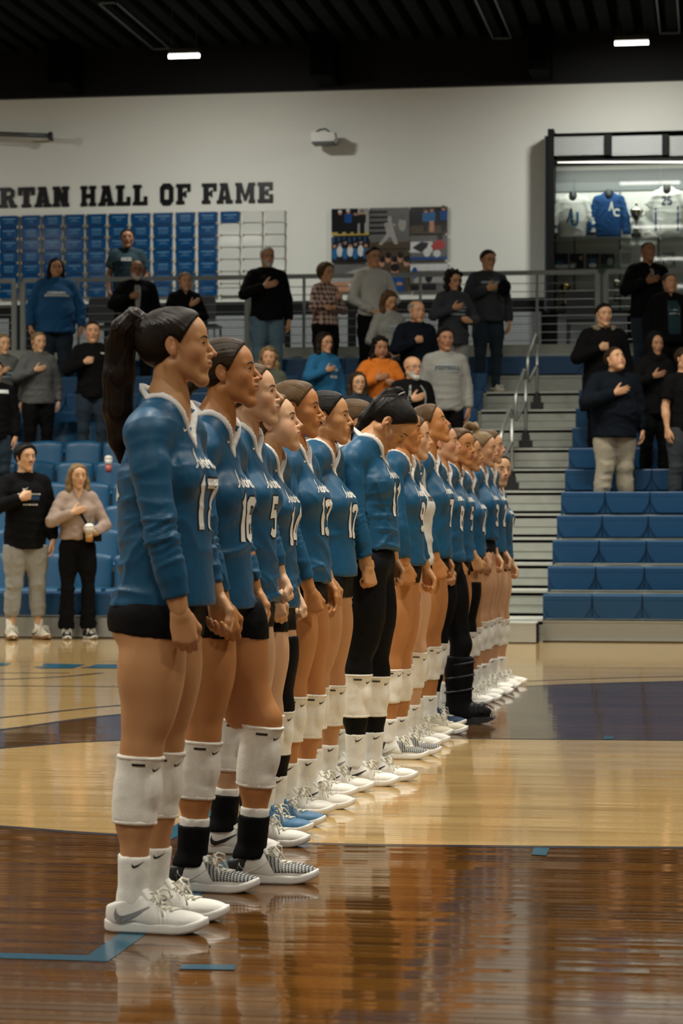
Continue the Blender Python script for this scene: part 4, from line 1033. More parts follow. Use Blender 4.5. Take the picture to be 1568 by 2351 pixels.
class Fig:
    """joints in the person's own frame: x forward, y left, z up, origin on the ground"""
    def __init__(s, J, H=1.75, girth=1.0, male=False, bust=1.0, belly=0.0, tf=None):
        s.J = J; s.k = H / 1.75; s.g = girth; s.male = male; s.bust = bust; s.belly = belly; s.H = H
        up = nrm(J['neck'] - J['pelvis']); lat = nrm(J['shL'] - J['shR']); fw = nrm(np.cross(lat, up)); lat = np.cross(up, fw)
        s.up, s.lat, s.fw = up, lat, fw; s.R = np.stack([fw, lat, up], 1)
    def T(s, o, x, y, z): return o + s.R @ (A3(x, y, z) * s.k)
    def torso(s):
        J = s.J; k = s.k; g = s.g; r = []; pl, ch = J['pelvis'], J['chest']
        m = 1.0 if s.male else 0.0
        E = lambda o, off, rad, kk: r.append(('u', EL(s.T(o, *off), A3(*rad) * k * A3(g, g, 1), s.R), kk * k))
        E(pl, (0, 0, 0), (.102, .158 - m * .006, .105), 0)
        if not s.male or True:
            for sg in (-1, 1): E(pl, (-.05, sg * .07, -.045), (.082 - m * .006, .082, .088), .04)
        E(lerp(pl, ch, .48), (.0, 0, 0), (.093 + m * .012, .132 + m * .014, .15), .05)
        E(ch, (0, 0, 0), (.108 + m * .012, .148 + m * .012, .165), .05)
        if s.male:
            E(ch, (.05, 0, .06), (.075, .13, .07), .04)
        else:
            for sg in (-1, 1): E(ch, (.068, sg * .066, .012), (.058 * s.bust, .064, .060), .035)
        if s.belly:
            E(lerp(pl, ch, .35), (.05 * s.belly, 0, 0), (.10 + .06 * s.belly, .14 + .05 * s.belly, .17), .06)
        sm = (J['shL'] + J['shR']) / 2
        r.append(('u', RC(lerp(J['shL'], sm, .3), lerp(J['shR'], sm, .3), .054 * k * (1 + (g - 1) * .5), .054 * k * (1 + (g - 1) * .5)), .05 * k))
        for sd in 'LR': r.append(('u', RC(lerp(J['neck'], sm, .1), lerp(J['sh' + sd], J['neck'], .18) - s.up * .004, .05 * k, .040 * k), .045 * k))
        return r
    def neck(s, rad=1.0):
        J = s.J; return [('u', RC(J['neck'] - s.up * .03, J['skull'], .054 * s.k * rad, .046 * s.k * rad), .03 * s.k)]
    def arm(s, sd, kk=.02):
        J = s.J; k = s.k * (1.0 + (s.g - 1) * .7); m = 1.12 if s.male else 1.0; S, E, W = J['sh' + sd], J['el' + sd], J['wr' + sd]
        ax = nrm(W - E)
        return [('u', RC(S - s.up * .008, lerp(S, E, .35), .046 * k * m, .045 * k * m), .03), ('u', RC(lerp(S, E, .3), E, .045 * k * m, .037 * k * m), kk),
                ('u', RC(E, lerp(E, W, .35), .039 * k * m, .040 * k * m), .015), ('u', RC(lerp(E, W, .3), W, .040 * k * m, .0255 * k * m), .015)]
    def leg(s, sd, kk=.035):
        J = s.J; k = s.k * (1.0 + (s.g - 1) * .6); H_, K, A = J['hip' + sd], J['kn' + sd], J['an' + sd]; m = 0.97 if s.male else 1.0
        sh = nrm(A - K); th = nrm(K - H_); bk = nrm(-s.fw - sh * (-s.fw @ sh)); r = []
        r.append(('u', RC(H_ + th * .02, lerp(H_, K, .45), .092 * k * m, .083 * k * m), kk)); r.append(('u', RC(lerp(H_, K, .4), K, .083 * k * m, .053 * k * m), kk))
        r.append(('u', EL(lerp(H_, K, .45) + -bk * .018 * k, A3(.075, .07, .19) * k, np.stack([-bk, np.cross(th, -bk), th], 1)), .03))
        r.append(('u', EL(K - bk * .012 * k, A3(.05, .05, .06) * k, None), .025))
        r.append(('u', RC(K, lerp(K, A, .5), .050 * k, .046 * k), .02)); r.append(('u', RC(lerp(K, A, .45), A, .046 * k, .033 * k), .02))
        r.append(('u', EL(lerp(K, A, .32) + bk * .022 * k, A3(.040, .046, .115) * k, np.stack([bk, np.cross(sh, bk), sh], 1)), .03))
        r.append(('u', RC(A, A + A3(0, 0, -.045), .033 * k, .034 * k), .02)); r.append(('u', RC(A + A3(-.01, 0, -.04), A + s.fwd_foot(sd) * .13 + A3(0, 0, -.055), .032 * k, .024 * k), .02))
        return r
    def fwd_foot(s, sd):
        a = s.J.get('toe' + sd, 0.0); return A3(math.cos(a), math.sin(a), 0)
def fold(V, N, amp, seed=0, f=1.0, zr=None):
    """drape folds: long ridges with soft ends, strongest low on the garment"""
    rs = np.random.RandomState(seed % 9973); out = np.zeros(len(V))
    for i in range(5):
        a = rs.uniform(-.95, .95); b = rs.uniform(0, 6.28)
        dr = A3(math.sin(a) * math.cos(b), math.sin(a) * math.sin(b), math.cos(a))
        ph = V @ dr * (2 * math.pi / rs.uniform(.11, .26)) * f
        ph = ph + 1.3 * np.sin(V @ (rs.normal(size=3) * 5 * f) + rs.uniform(0, 6)) + .5 * np.sin(V @ (rs.normal(size=3) * 14 * f) + rs.uniform(0, 6))
        mk = np.clip(1.6 * np.sin(V @ (rs.normal(size=3) * 7) + rs.uniform(0, 6)) * np.sin(V @ (rs.normal(size=3) * 6) + rs.uniform(0, 6)) - .15, 0, 1)
        out += (1 - np.abs(np.sin(ph))) ** 3.0 * mk - .18 * mk
    if zr is not None:
        out *= np.clip((zr[1] - V[:, 2]) / (zr[1] - zr[0]), .2, 1)
    return V + N * (amp * out)[:, None]
def hmesh(name, V, Q, m, c, axis, tail=None):
    """hair mesh with a strand coordinate: angle round an axis through the head, or round the tail"""
    ax = nrm(axis); e1 = nrm(np.cross(ax, A3(.3, .8, .52))); e2 = np.cross(ax, e1); D = V - c
    st = np.arctan2(D @ e2, D @ e1) * 0.32
    if tail is not None:
        pts, f_ = tail; best = np.full(len(V), 9.0); ts = np.zeros(len(V)); rr = np.zeros(len(V))
        for i in range(len(pts) - 1):
            a, b = pts[i], pts[i + 1]; t = nrm(b - a); L_ = np.linalg.norm(b - a); q = np.clip((V - a) @ t, 0, L_); off = V - a - q[:, None] * t; dd = np.linalg.norm(off, axis=1)
            by = nrm(A3(0, 1, 0) - t * t[1]); nn = np.cross(t, by); w_ = dd < best
            ts = np.where(w_, (off @ nn) * 1.9 + (off @ by) * .8, ts); best = np.minimum(best, dd)
        w_ = f_(V); st = np.where(w_, ts, st)
        V = V + vnormals(V, Q) * (np.where(w_, .0012, .0005) * (np.sin(st * 260) + np.sin(st * 150 + 1)))[:, None]
    return np_mesh(name, V, Q, m, attrs={'strand': st})

def tubes(name, lst, m, parent, seg=6):
    b = MB()
    for pts, r in lst: b.tube([tuple(p) for p in pts], r, seg)
    return b.build(name, m, parent, smooth=True)
def print_cyl(name, polys, bvh, axis_o, fw, lat, up, R0, m, parent, off=.0016, sub=.012, zoff=0.0, th0=0.0, outline=None):
    """flat print wrapped round the chest: polygon (u across to the wearer's left, v up)"""
    v = []; f = []; 
    def put(u, w_):
        th = th0 + u / R0; dr = fw * math.cos(th) + lat * math.sin(th); o = axis_o + up * (zoff + w_)
        h = bvh.ray_cast(Vector(o + dr * .45), Vector(-dr), .6)
        if h[0] is None: return None
        return np.array(h[0]) + dr * off
    for q in polys:
        q = [np.array(p) for p in q]
        if len(q) == 3: q = q + [q[2]]
        n1 = max(1, int(max(np.linalg.norm(q[1] - q[0]), np.linalg.norm(q[2] - q[3])) / sub)); n2 = max(1, int(max(np.linalg.norm(q[3] - q[0]), np.linalg.norm(q[2] - q[1])) / sub))
        g = []
        for j in range(n2 + 1):
            for i in range(n1 + 1):
                a, b = i / n1, j / n2; p = (q[0] * (1 - a) + q[1] * a) * (1 - b) + (q[3] * (1 - a) + q[2] * a) * b
                g.append(put(p[0], p[1]))
        if any(x is None for x in g): continue
        n0 = len(v); v += [tuple(x) for x in g]
        for j in range(n2):
            for i in range(n1): a = n0 + j * (n1 + 1) + i; f.append((a, a + 1, a + n1 + 2, a + n1 + 1))
    if not f: return None
    me = bpy.data.meshes.new(name); me.from_pydata(v, [], f); me.materials.append(m); me.update()
    return link(bpy.data.objects.new(name, me), parent)
def bvh_of(V, Q): return BVHTree.FromPolygons([tuple(x) for x in V.tolist()], Q.tolist())

# ------------------------------------------------------------------ shoes (shared meshes)
def checker_mat(name):
    m, nt, b = nodes_of(name); N = nt.nodes; L = nt.links; tc = N.new('ShaderNodeTexCoord')
    mp = N.new('ShaderNodeMapping'); mp.inputs['Rotation'].default_value = (0, 0.25, 0.15); L.new(tc.outputs['Object'], mp.inputs['Vector'])
    w1 = N.new('ShaderNodeTexWave'); w1.inputs['Scale'].default_value = 34; w1.bands_direction = 'X'; w1.inputs['Distortion'].default_value = .6
    w2 = N.new('ShaderNodeTexWave'); w2.inputs['Scale'].default_value = 62; w2.bands_direction = 'Z'; w2.inputs['Distortion'].default_value = .8
    L.new(mp.outputs[0], w1.inputs['Vector']); L.new(mp.outputs[0], w2.inputs['Vector'])
    mn = N.new('ShaderNodeMath'); mn.operation = 'MULTIPLY'; L.new(w1.outputs['Fac'], mn.inputs[0]); L.new(w2.outputs['Fac'], mn.inputs[1])
    rp = N.new('ShaderNodeValToRGB'); rp.color_ramp.elements[0].position = .12; rp.color_ramp.elements[1].position = .3; rp.color_ramp.elements[0].color = (.012, .012, .013, 1); rp.color_ramp.elements[1].color = (.42, .42, .39, 1)
    L.new(mn.outputs[0], rp.inputs['Fac']); L.new(rp.outputs['Color'], b.inputs['Base Color']); b.inputs['Roughness'].default_value = .6
    return m
M_shw = mat('shoe_white', (0.76, 0.74, 0.67), rough=0.55, var=0.05, scale=30, bump=.0006, bscale=200)
M_shb = mat('shoe_black', (0.012, 0.012, 0.013), rough=0.5, var=0.1)
M_shblue = mat('shoe_blue', (0.05, 0.16, 0.30), rough=0.5, var=0.5, scale=16)
M_shnavy = mat('shoe_navy', (0.006, 0.028, 0.075), rough=0.6, var=0.2, scale=20)
M_shcream = mat('shoe_cream', (0.56, 0.51, 0.38), rough=0.6, var=0.1, scale=20)
M_sole = mat('sole_white', (0.72, 0.70, 0.64), rough=0.45, var=0.04)
M_gum = mat('sole_gum', (0.20, 0.10, 0.045), rough=0.5)
M_lace = mat('lace_white', (0.72, 0.69, 0.58), rough=0.8, var=0.05)
M_mesh = checker_mat('shoe_mesh_black')
M_grey = mat('shoe_grey', (0.24, 0.24, 0.24), rough=.5)
M_tab = mat('lace_charm', (0.55, 0.42, 0.08), rough=.5, var=.4, scale=60)
UP = [('u', EL((-.030, 0, .042), (.038, .034, .050)), 0), ('u', RC((-.02, 0, .046), (.055, 0, .044), .036, .036), .025), ('u', EL((.118, .002, .030), (.090, .0425, .030)), .03), ('u', RC((.045, 0, .055), (.030, 0, .078), .032, .030), .025),
      ('u', EC((-.008, 0, .035), (-.014, 0, .112), (1, 0, 0), (.050, .050), (.043, .0425)), .015), ('u', EL((-.057, 0, .080), (.010, .020, .022)), .008), ('i', HS((-.012, 0, .086), (-.32, 0, 1)), .006), ('i', HS((0, 0, .016), (0, 0, -1)), .003)]
def sole_fn(X, Y, Z):
    def cap(ax, ay, bx, by, ra, rb):
        L2 = (bx - ax) ** 2 + (by - ay) ** 2; h = np.clip(((X - ax) * (bx - ax) + (Y - ay) * (by - ay)) / L2, 0, 1)
        return np.sqrt((X - ax - h * (bx - ax)) ** 2 + (Y - ay - h * (by - ay)) ** 2) - (ra + (rb - ra) * h)
    d2 = np.minimum(cap(-.036, 0, .04, -.002, .038, .036), np.minimum(cap(.04, -.002, .12, .002, .036, .047), cap(.12, .002, .168, 0, .047, .039))) + 0 * Z
    sp = np.maximum(0, X - .12) ** 2 * 3.0 + np.maximum(0, -.04 - X) ** 2 * 3.0
    hz_ = .0165 - np.clip((X - .02) / .16, 0, 1) * .0035; dz = np.abs(Z - sp - hz_) - hz_; r_ = .008
    return np.sqrt(np.maximum(d2 + r_, 0) ** 2 + np.maximum(dz + r_, 0) ** 2) + np.minimum(np.maximum(d2 + r_, dz + r_), 0) - r_
SHV = 0.0042
upV, upQ = carve(UP, SHV); up_bvh = bvh_of(upV, upQ)
soV, soQ = carve([('u', FN(sole_fn, (-.08, -.055, 0), (.212, .055, .06)), 0)], SHV)
def shoe_sub(extra, infl=.0016): return carve([(r[0], r[1], r[2], infl if r[0] == 'u' else 0) for r in UP] + extra, SHV)
tcV, tcQ = shoe_sub([('i', HS((.06, 0, .06), (-1, 0, -.55)), 0), ('i', HS((0, 0, .034), (0, 0, -1)), 0)])
hcV, hcQ = shoe_sub([('i', HS((-.012, 0, .06), (1, 0, -.35)), 0)], .002)
tnV, tnQ = carve([('u', EL((.046, 0, .092), (.010, .026, .042), Ry(-.62)), 0)], SHV)
def lace_mesh():
    b = MB()
    def top(x, y):
        h = up_bvh.ray_cast(Vector((x, y, .25)), Vector((0, 0, -1))); return (h[0].z if h[0] else .08) + .003
    for i in range(5):
        x = .118 - i * .017; w_ = .017 + .0015 * i
        b.tube([(x + .004 * sg_, w_ * sg_ * t, top(x, w_ * sg_ * t)) for sg_, t in ((-1, 1), (-1, .5), (1, 0), (1, .5), (1, 1))], .0032, 6)
        b.tube([(x - .01, -w_, top(x - .01, -w_)), (x - .002, 0, top(x, 0) + .002), (x + .01, w_, top(x + .01, w_))], .0030, 6)
    k = (.062, 0, top(.062, 0) + .006)
    for sg in (-1, 1):
        b.tube([k, (.075, sg * .02, k[2] + .012), (.088, sg * .042, k[2] + .004), (.092, sg * .048, k[2] - .016), (.083, sg * .04, k[2] - .014), (.070, sg * .02, k[2] - .002), k], .0032, 6)
        b.tube([k, (.08, sg * .025, k[2] - .004), (.095, sg * .046, k[2] - .03), (.10, sg * .052, k[2] - .05)], .0030, 6)
    return b.mesh('laces', M_lace, smooth=True)
lace_me = lace_mesh()
def swoosh_mesh(sg, L=.105, x0=-.030, z0=.040):
    b = MB()
    for q in swoosh2d(L):
        pts = []
        n = 3
        for t in range(n + 1):
            for side in (0, 1):
                p = (q[0] * (1 - t / n) + q[1] * (t / n)) if side == 0 else (q[3] * (1 - t / n) + q[2] * (t / n))
                h = up_bvh.ray_cast(Vector((x0 + p.x, sg * .2, z0 + p.y * .9)), Vector((0, -sg, 0)))
                pts.append(Vector(h[0]) + Vector((0, sg * .0022, 0)) if h[0] else None)
        for t in range(n):
            a, bb_, c, d = pts[2 * t], pts[2 * t + 2], pts[2 * t + 3], pts[2 * t + 1]
            if None not in (a, bb_, c, d): b.quad(a, bb_, c, d) if sg < 0 else b.quad(d, c, bb_, a)
    return b
SWO = {-1: swoosh_mesh(-1), 1: swoosh_mesh(1)}
def keep(me): return me
SHM = {}
def sm(nm, V, Q, m):
    k = (nm, m.name)
    if k not in SHM: SHM[k] = np_mesh(nm, V, Q, m)
    return SHM[k]
def add_shoe(parent, style, loc, rz, sc=1.0):
    st = {'white': (M_shw, M_sole, None, None, M_grey), 'bold': (M_shw, M_sole, None, M_shb, M_shb), 'mesh': (M_shw, M_sole, M_mesh, M_shb, M_shw), 'blue': (M_shblue, M_sole, None, None, None), 'navy': (M_shnavy, M_sole, None, None, M_shw),
          'cream': (M_shcream, M_sole, None, None, None), 'plain': (M_shw, M_sole, None, None, M_shb), 'gum': (M_shcream, M_gum, None, None, M_shb), 'canvas': (M_shb, M_shw, None, None, None), 'dark': (M_shb, M_shb, None, None, None)}[style]
    up = link(bpy.data.objects.new('shoe', sm('shoe', upV, upQ, st[0])), parent); up.location = loc; up.rotation_euler = (0, 0, rz); up.scale = (sc, sc, sc)
    link(bpy.data.objects.new('sole', sm('sole', soV, soQ, st[1])), up); link(bpy.data.objects.new('tongue', sm('tongue', tnV, tnQ, st[0])), up)
    link(bpy.data.objects.new('laces', lace_me), up)
    if st[2]: link(bpy.data.objects.new('toe_mesh', sm('toe_mesh', tcV, tcQ, st[2])), up)
    if st[3]: link(bpy.data.objects.new('heel_counter', sm('heel_counter', hcV, hcQ, st[3])), up)
    if st[4]:
        for sg in (-1, 1):
            k = ('swoosh', sg, st[4].name)
            if k not in SHM: SHM[k] = SWO[sg].mesh('side_mark', st[4])
            link(bpy.data.objects.new('side_mark', SHM[k]), up)
    return up

# ------------------------------------------------------------------ head, hair, face
HEADBVH = [None]
def face_parts(root, c, R, s, p, brow, fine=True):
    P = lambda x, y, z: c + R @ (A3(x, y, z) * s)
    hb = bvh_of(root['_hv'][0], root['_hv'][1]) if False else HEADBVH[0]
    def SF(y, z, off):
        h = hb.ray_cast(Vector(P(.2, y, z)), Vector(-R[:, 0]), .2); x = .085 if h[0] is None else (R.T @ (np.array(h[0]) - c))[0] / s
        return P(x + off, y, z)
    look = R @ nrm(A3(1, p.get('gaze', 0.0), p.get('gazeup', 0.05)))
    for sg in (-1, 1):
        ec = P(.0737, sg * .0315, .0042); er = .0120 * s
        b = MB(); n1, n2 = (10, 14) if fine else (7, 10)
        e1 = nrm(np.cross(look, A3(0, 0.1, 1))); e2 = np.cross(look, e1)
        V = [ec + look * er]; Fc = []
        for i in range(1, n1 + 1):
            a = math.pi * .55 * i / n1
            for j in range(n2):
                ph = 2 * math.pi * j / n2; V.append(ec + er * (look * math.cos(a) + (e1 * math.cos(ph) + e2 * math.sin(ph)) * math.sin(a)))
        mi = []
        for j in range(n2): Fc.append((0, 1 + j, 1 + (j + 1) % n2)); mi.append(1)
        for i in range(n1 - 1):
            for j in range(n2):
                a = 1 + i * n2 + j; a2 = 1 + i * n2 + (j + 1) % n2; Fc.append((a, a + n2, a2 + n2, a2)); mi.append(1 if (i + 1) / n1 * math.pi * .55 < .52 else 0)
        me = bpy.data.meshes.new('eye'); me.from_pydata([tuple(v) for v in V], [], Fc); me.materials.append(M_eye); me.materials.append(M_iris); me.polygons.foreach_set('material_index', mi); me.polygons.foreach_set('use_smooth', [True] * len(Fc)); me.update()
        link(bpy.data.objects.new('eye', me), root)
        bm_ = M_brow[brow]; th = p.get('browth', 1.0)
        tubes('eyebrow', [([SF(sg * y, z, -.0004) for y, z in ((.0115, .0215), (.019, .0245), (.028, .0265), (.037, .0265), (.045, .0235), (.050, .0195))], [.0020 * s * th, .0030 * s * th, .0031 * s * th, .0027 * s * th, .002 * s * th, .0010 * s])], bm_, root)
        if fine: tubes('eyelashes', [([SF(sg * y, z, .0006) for y, z in ((.0195, .0058), (.0245, .0096), (.0315, .0108), (.0385, .0092), (.0435, .0058), (.047, .0045))], [.0006 * s, .0013 * s, .0016 * s, .0016 * s, .0015 * s, .0008 * s])], M_brow['black'], root, 5)
HL = {'back': ((.0, 0, -.012), (.80, 0, -.60)), 'high': ((-.004, 0, .004), (.74, 0, -.67)), 'loose': ((.012, 0, -.03), (.86, 0, -.50)), 'short': ((.004, 0, .022), (.62, 0, -.78))}
def hair_build(root, c, R, s, style, m, h, p):
    P = lambda x, y, z: c + R @ (A3(x, y, z) * s)
    th = p.get('hairth', 1.0)
    cap = lambda t: [('u', EL(P(-.015, 0, .041), A3(.097 + t, .075 + t, .077 + t) * s, R), 0), ('u', EL(P(.030, 0, .044), A3(.058 + t * .8, .062 + t, .056 + t) * s, R), .03 * s)]
    def cut(rc_, kind, k=.006):
        o, n = HL[kind]; rc_.append(('i', HS(P(*o), R @ A3(*n)), k * s))
        return rc_
    def clear_ears(rc_):
        for sg in (-1, 1): rc_.append(('s', EL(P(-.006, sg * .080, .002), A3(.022, .016, .030) * s, R), .006 * s))
        return rc_
    out = []
    if style in ('pony', 'pony_high', 'slick', 'bun', 'braid', 'bowed'):
        rr = clear_ears(cut(cap(.0085 * th), 'back'))
        if style != 'slick': rr.append(('u', EL(P(-.055, 0, .02), A3(.058, .062, .07) * s, R), .02 * s)); rr = clear_ears(rr)
        pb = {'pony': (-.085, 0, .095), 'pony_high': (-.085, 0, .085), 'slick': (-.11, 0, -.01), 'bun': (-.085, 0, .10), 'braid': (-.11, 0, .0), 'bowed': (-.075, 0, .105)}[style]
        base = P(*pb); td = A3(0, 0, -1.0)
        pts = []
        if style == 'pony':
            rel = ((-.085, 0, .080), (-.116, 0, .104), (-.150, 0, .075), (-.168, 0, .015), (-.176, 0, -.08), (-.178, 0, -.18), (-.172, 0, -.27), (-.168, 0, -.33)); rad = (.026, .03, .036, .043, .047, .044, .034, .012)
            pts = [c + R @ (A3(*rel[0]) * s)] + [c + (A3(*q) if i > 2 else R @ A3(*q)) * s for i, q in enumerate(rel) if i]
        elif style == 'bowed':
            dn = p.get('tail', ((-.085, 0, .10), (-.11, 0, .13), (-.145, .0, .115), (-.19, 0, .03), (-.22, 0, -.06), (-.235, 0, -.13), (-.24, 0, -.18))); rad = (.019, .020, .022, .028, .032, .028, .012)
            pts = [c + A3(*q) * s for q in dn]
        elif style in ('pony_high', 'slick'):
            z0 = pb[2]; rel = ((pb[0], 0, z0), (pb[0] - .03, 0, z0 - .005), (pb[0] - .045, 0, z0 - .06), (pb[0] - .04, 0, z0 - .14), (pb[0] - .03, 0, z0 - .22)); rad = (.024, .028, .034, .032, .012)
            pts = [P(*rel[0]), P(*rel[1])] + [c + A3(*q) * s for q in rel[2:]]
        elif style == 'braid':
            rel = [(-.105 - .02 * min(1, i / 2), .012 * (-1) ** i, .01 - .032 * i) for i in range(9)]; rad = [.030, .032, .032, .030, .028, .027, .025, .022, .012]; pts = [c + A3(*q) * s for q in rel]
        elif style == 'bun':
            rs = np.random.RandomState(4)
            for i in range(11):
                a = i * .9; q0 = A3(-.075, 0, .150) + A3(.040 * math.cos(a), .04 * math.sin(a), .024 * math.sin(a * 1.7)); q1 = A3(-.075, 0, .150) + A3(.040 * math.cos(a + .8), .04 * math.sin(a + .8), .024 * math.sin(a * 1.7 + 1.3))
                rr.append(('u', RC(P(*q0), P(*q1), .0195 * s, .0195 * s), .003 * s))
        for i in range(len(pts) - 1): rr.append(('u', RC(pts[i], pts[i + 1], rad[i] * s, rad[i + 1] * s), .012 * s))
        V, Q = carve(rr, h)
        me = hmesh('hair', V, Q, m, c, base - c, (pts, (lambda V_: ((V_ - pts[0]) @ nrm(pts[1] - pts[0]) > .012 * s) if style in ('pony', 'bowed', 'pony_high') else ((V_ - c) @ R[:, 0] < pb[0] * s * 1.02))) if pts else None)
        o = link(bpy.data.objects.new('hair', me), root)
        if style in ('pony', 'bowed', 'pony_high'):
            t = nrm(pts[1] - pts[0]); e1 = nrm(np.cross(t, A3(0, 1, .2))); e2 = np.cross(t, e1); cc = lerp(pts[0], pts[1], .55); rr_ = rad[0] * 1.05 * s
            tubes('hair_tie', [([cc + (e1 * math.cos(a) + e2 * math.sin(a)) * rr_ for a in np.linspace(0, 2 * math.pi, 13)], .005 * s)], M_shb if style != 'bowed' else M_grey, o, 6)
        return o
    if style == 'none': return None
    if style in ('short', 'buzz', 'fringe', 'mop', 'bob', 'curly', 'crop'):
        t = {'short': .012, 'buzz': .006, 'fringe': .006, 'mop': .022, 'bob': .024, 'curly': .028, 'crop': .014}[style] * th
        rr = cap(t)
        if style in ('mop',): rr = cut(rr, 'loose'); rr.append(('s', EL(P(.075, 0, -.03), A3(.05, .055, .085) * s, R), .01 * s)); rr = clear_ears(rr); rr.append(('i', HS(P(-.03, 0, -.065), R @ A3(.3, 0, -1)), .01 * s))
        elif style in ('bob', 'curly'):
            rr.append(('u', EL(P(-.03, 0, .0), A3(.085, .092, .10) * s, R), .03 * s)); rr = cut(rr, 'loose', .012); rr.append(('s', EL(P(.085, 0, -.03), A3(.055, .062, .09) * s, R), .012 * s))
        elif style == 'fringe':
            rr = cut(rr, 'short'); rr.append(('s', EL(P(.01, 0, .10), A3(.10, .065, .075) * s, R), .015 * s)); rr = clear_ears(rr)
        else:
            rr = cut(rr, 'short'); rr = clear_ears(rr); rr.append(('i', HS(P(-.05, 0, -.045), R @ A3(-.2, 0, -1)), .012 * s))
        V, Q = carve(rr, h); N = vnormals(V, Q)
        am = {'curly': .007, 'mop': .004, 'bob': .004}.get(style, .0015)
        V = V + N * (am * (np.sin(V @ A3(95, 60, 80)) * np.sin(V @ A3(-50, 110, 60))))[:, None]
        return link(bpy.data.objects.new('hair', hmesh('hair', V, Q, m, c, R @ A3(-.5, 0, 1))), root)
    if style in ('long', 'longwavy', 'longback'):
        L_ = p.get('hairlen', .34); rr = cut(cap(.014 * th), 'loose', .012)
        for sg in (-1, 1):
            k = [(.0, sg * .078, .03), (-.005, sg * .088, -.05), (.0, sg * .088, -.12), (.015 if style == 'long' else -.01, sg * .082, -.2), (.03 if style == 'long' else -.02, sg * .075, -L_)]
            rd = [.026, .03, .032, .030, .014]; q = [P(*k[0]), P(*k[1])] + [c + Rz(math.atan2(R[1, 0], R[0, 0])) @ A3(*x) * s for x in k[2:]]
            for i in range(4): rr.append(('u', RC(q[i], q[i + 1], rd[i] * s, rd[i + 1] * s), .02 * s))
        Rb = Rz(math.atan2(R[1, 0], R[0, 0]))
        rr.append(('u', EL(c + Rb @ A3(-.075, 0, -.06) * s, A3(.045, .085, .15) * s, Rb), .03 * s)); rr.append(('s', EL(P(.085, 0, -.035), A3(.055, .058, .085) * s, R), .014 * s))
        V, Q = carve(rr, h); N = vnormals(V, Q)
        am = .010 if style == 'longwavy' else .003
        V = V + N * (am * np.sin(V[:, 2] * (70 if style == 'longwavy' else 25) + 3 * np.sin(V @ A3(30, 40, 0))))[:, None]
        st = np.arctan2((V - c)[:, 1], (V - c)[:, 0]) * .32
        return link(bpy.data.objects.new('hair', np_mesh('hair', V, Q, m, attrs={'strand': st})), root)

def tint_attr(V, c, R, s, blush=0.35):
    L = (V - c) @ R / s; t = np.zeros((len(V), 3))
    lip = np.maximum(1 - (((L[:, 0] - .0945) / .012) ** 2 + (L[:, 1] / .0225) ** 2 + ((L[:, 2] + .0562) / .0098) ** 2), 0)
    t[:, 0] = np.clip(lip * 3.0, 0, .85)
    ck = np.exp(-(((L[:, 0] - .07) / .03) ** 2 + ((np.abs(L[:, 1]) - .045) / .022) ** 2 + ((L[:, 2] + .03) / .024) ** 2)); no = np.exp(-(((L[:, 0] - .112) / .016) ** 2 + (L[:, 1] / .014) ** 2 + ((L[:, 2] + .027) / .014) ** 2)); ea = np.exp(-(((L[:, 0] + .01) / .02) ** 2 + ((np.abs(L[:, 1]) - .08) / .012) ** 2 + (L[:, 2] / .03) ** 2))
    t[:, 1] = np.clip(blush * (ck * 1.1 + no * .9 + ea * .9), 0, .8)
    return t
def person_base(label, loc, rz=0.0, group=None):
    return dict(label=label, loc=loc, rz=rz, group=group)
def make_body(fig, sk, hd, res, hands, bare, label, loc, rz, group, extra_head=None, cat='person'):
    """one continuous body mesh; returns the root object"""
    J = fig.J; hc, hR, hs, hp = hd
    rec = fig.torso() + fig.neck(hp.get('neckr', 1.0)) + fig.arm('R') + fig.arm('L') + fig.leg('R') + fig.leg('L')
    V1, Q1 = carve(rec, res[0])
    zs = fig.J['neck'] - fig.up * .02
    hrec = head_recipe(hc, hR, hs, hp, res[1] < .0045) + [('u', RC(J['neck'] - fig.up * .03, J['skull'], .054 * fig.k * hp.get('neckr', 1.0), .047 * fig.k * hp.get('neckr', 1.0)), .013)]
    # sternomastoid lines and collar bones give the neck its shape
    for sg in (-1, 1):
        hrec.append(('u', RC(hc + hR @ (A3(-.02, sg * .055, -.05) * hs), J['neck'] + fig.R @ (A3(.045, sg * .012, -.02) * fig.k), .014 * hs, .011 * hs), .02))
    hrec.append(('u', RC(J['neck'] + fig.R @ (A3(0, .05, -.035) * fig.k), J['neck'] + fig.R @ (A3(0, -.05, -.035) * fig.k), .045 * fig.k, .045 * fig.k), .04))
    V2, Q2 = carve(hrec, res[1])
    fm = ((V2[Q2[:, 0]] - hc) @ hR[:, 0]) > .03 * hs; HEADBVH[0] = bvh_of(V2, Q2[fm])
    parts = [(V1, Q1), (V2, Q2)]
    for sd, (dr, nn, pose) in hands.items():
        V3, Q3 = carve(hand_recipe(J['wr' + sd], dr, nn, sd, pose, fig.k * (1.06 if fig.male else .96)), res[2]); parts.append((V3, Q3))
    V, Q = merge(parts)
    V = relax(V, Q, 1, .35)
    t = tint_attr(V, hc, hR, hs, hp.get('blush', .35))
    me = np_mesh('person', V, Q, SKIN[sk], attrs={'tint': t})
    o = bpy.data.objects.new('person', me); o.location = loc; o.rotation_euler = (0, 0, rz); link(o)
    tag(o, label, cat, group)
    return o
def garment(root, name, rec, h, m, folds=0.0, seed=0, zr=None, infl=0.0, attrs=None):
    V, Q = carve(rec, h, infl=infl)
    if len(V) == 0: return None, None, None
    if folds: V = fold(V, vnormals(V, Q), folds, seed, zr=zr)
    o = link(bpy.data.objects.new(name, np_mesh(name, V, Q, m)), root)
    return o, V, Q
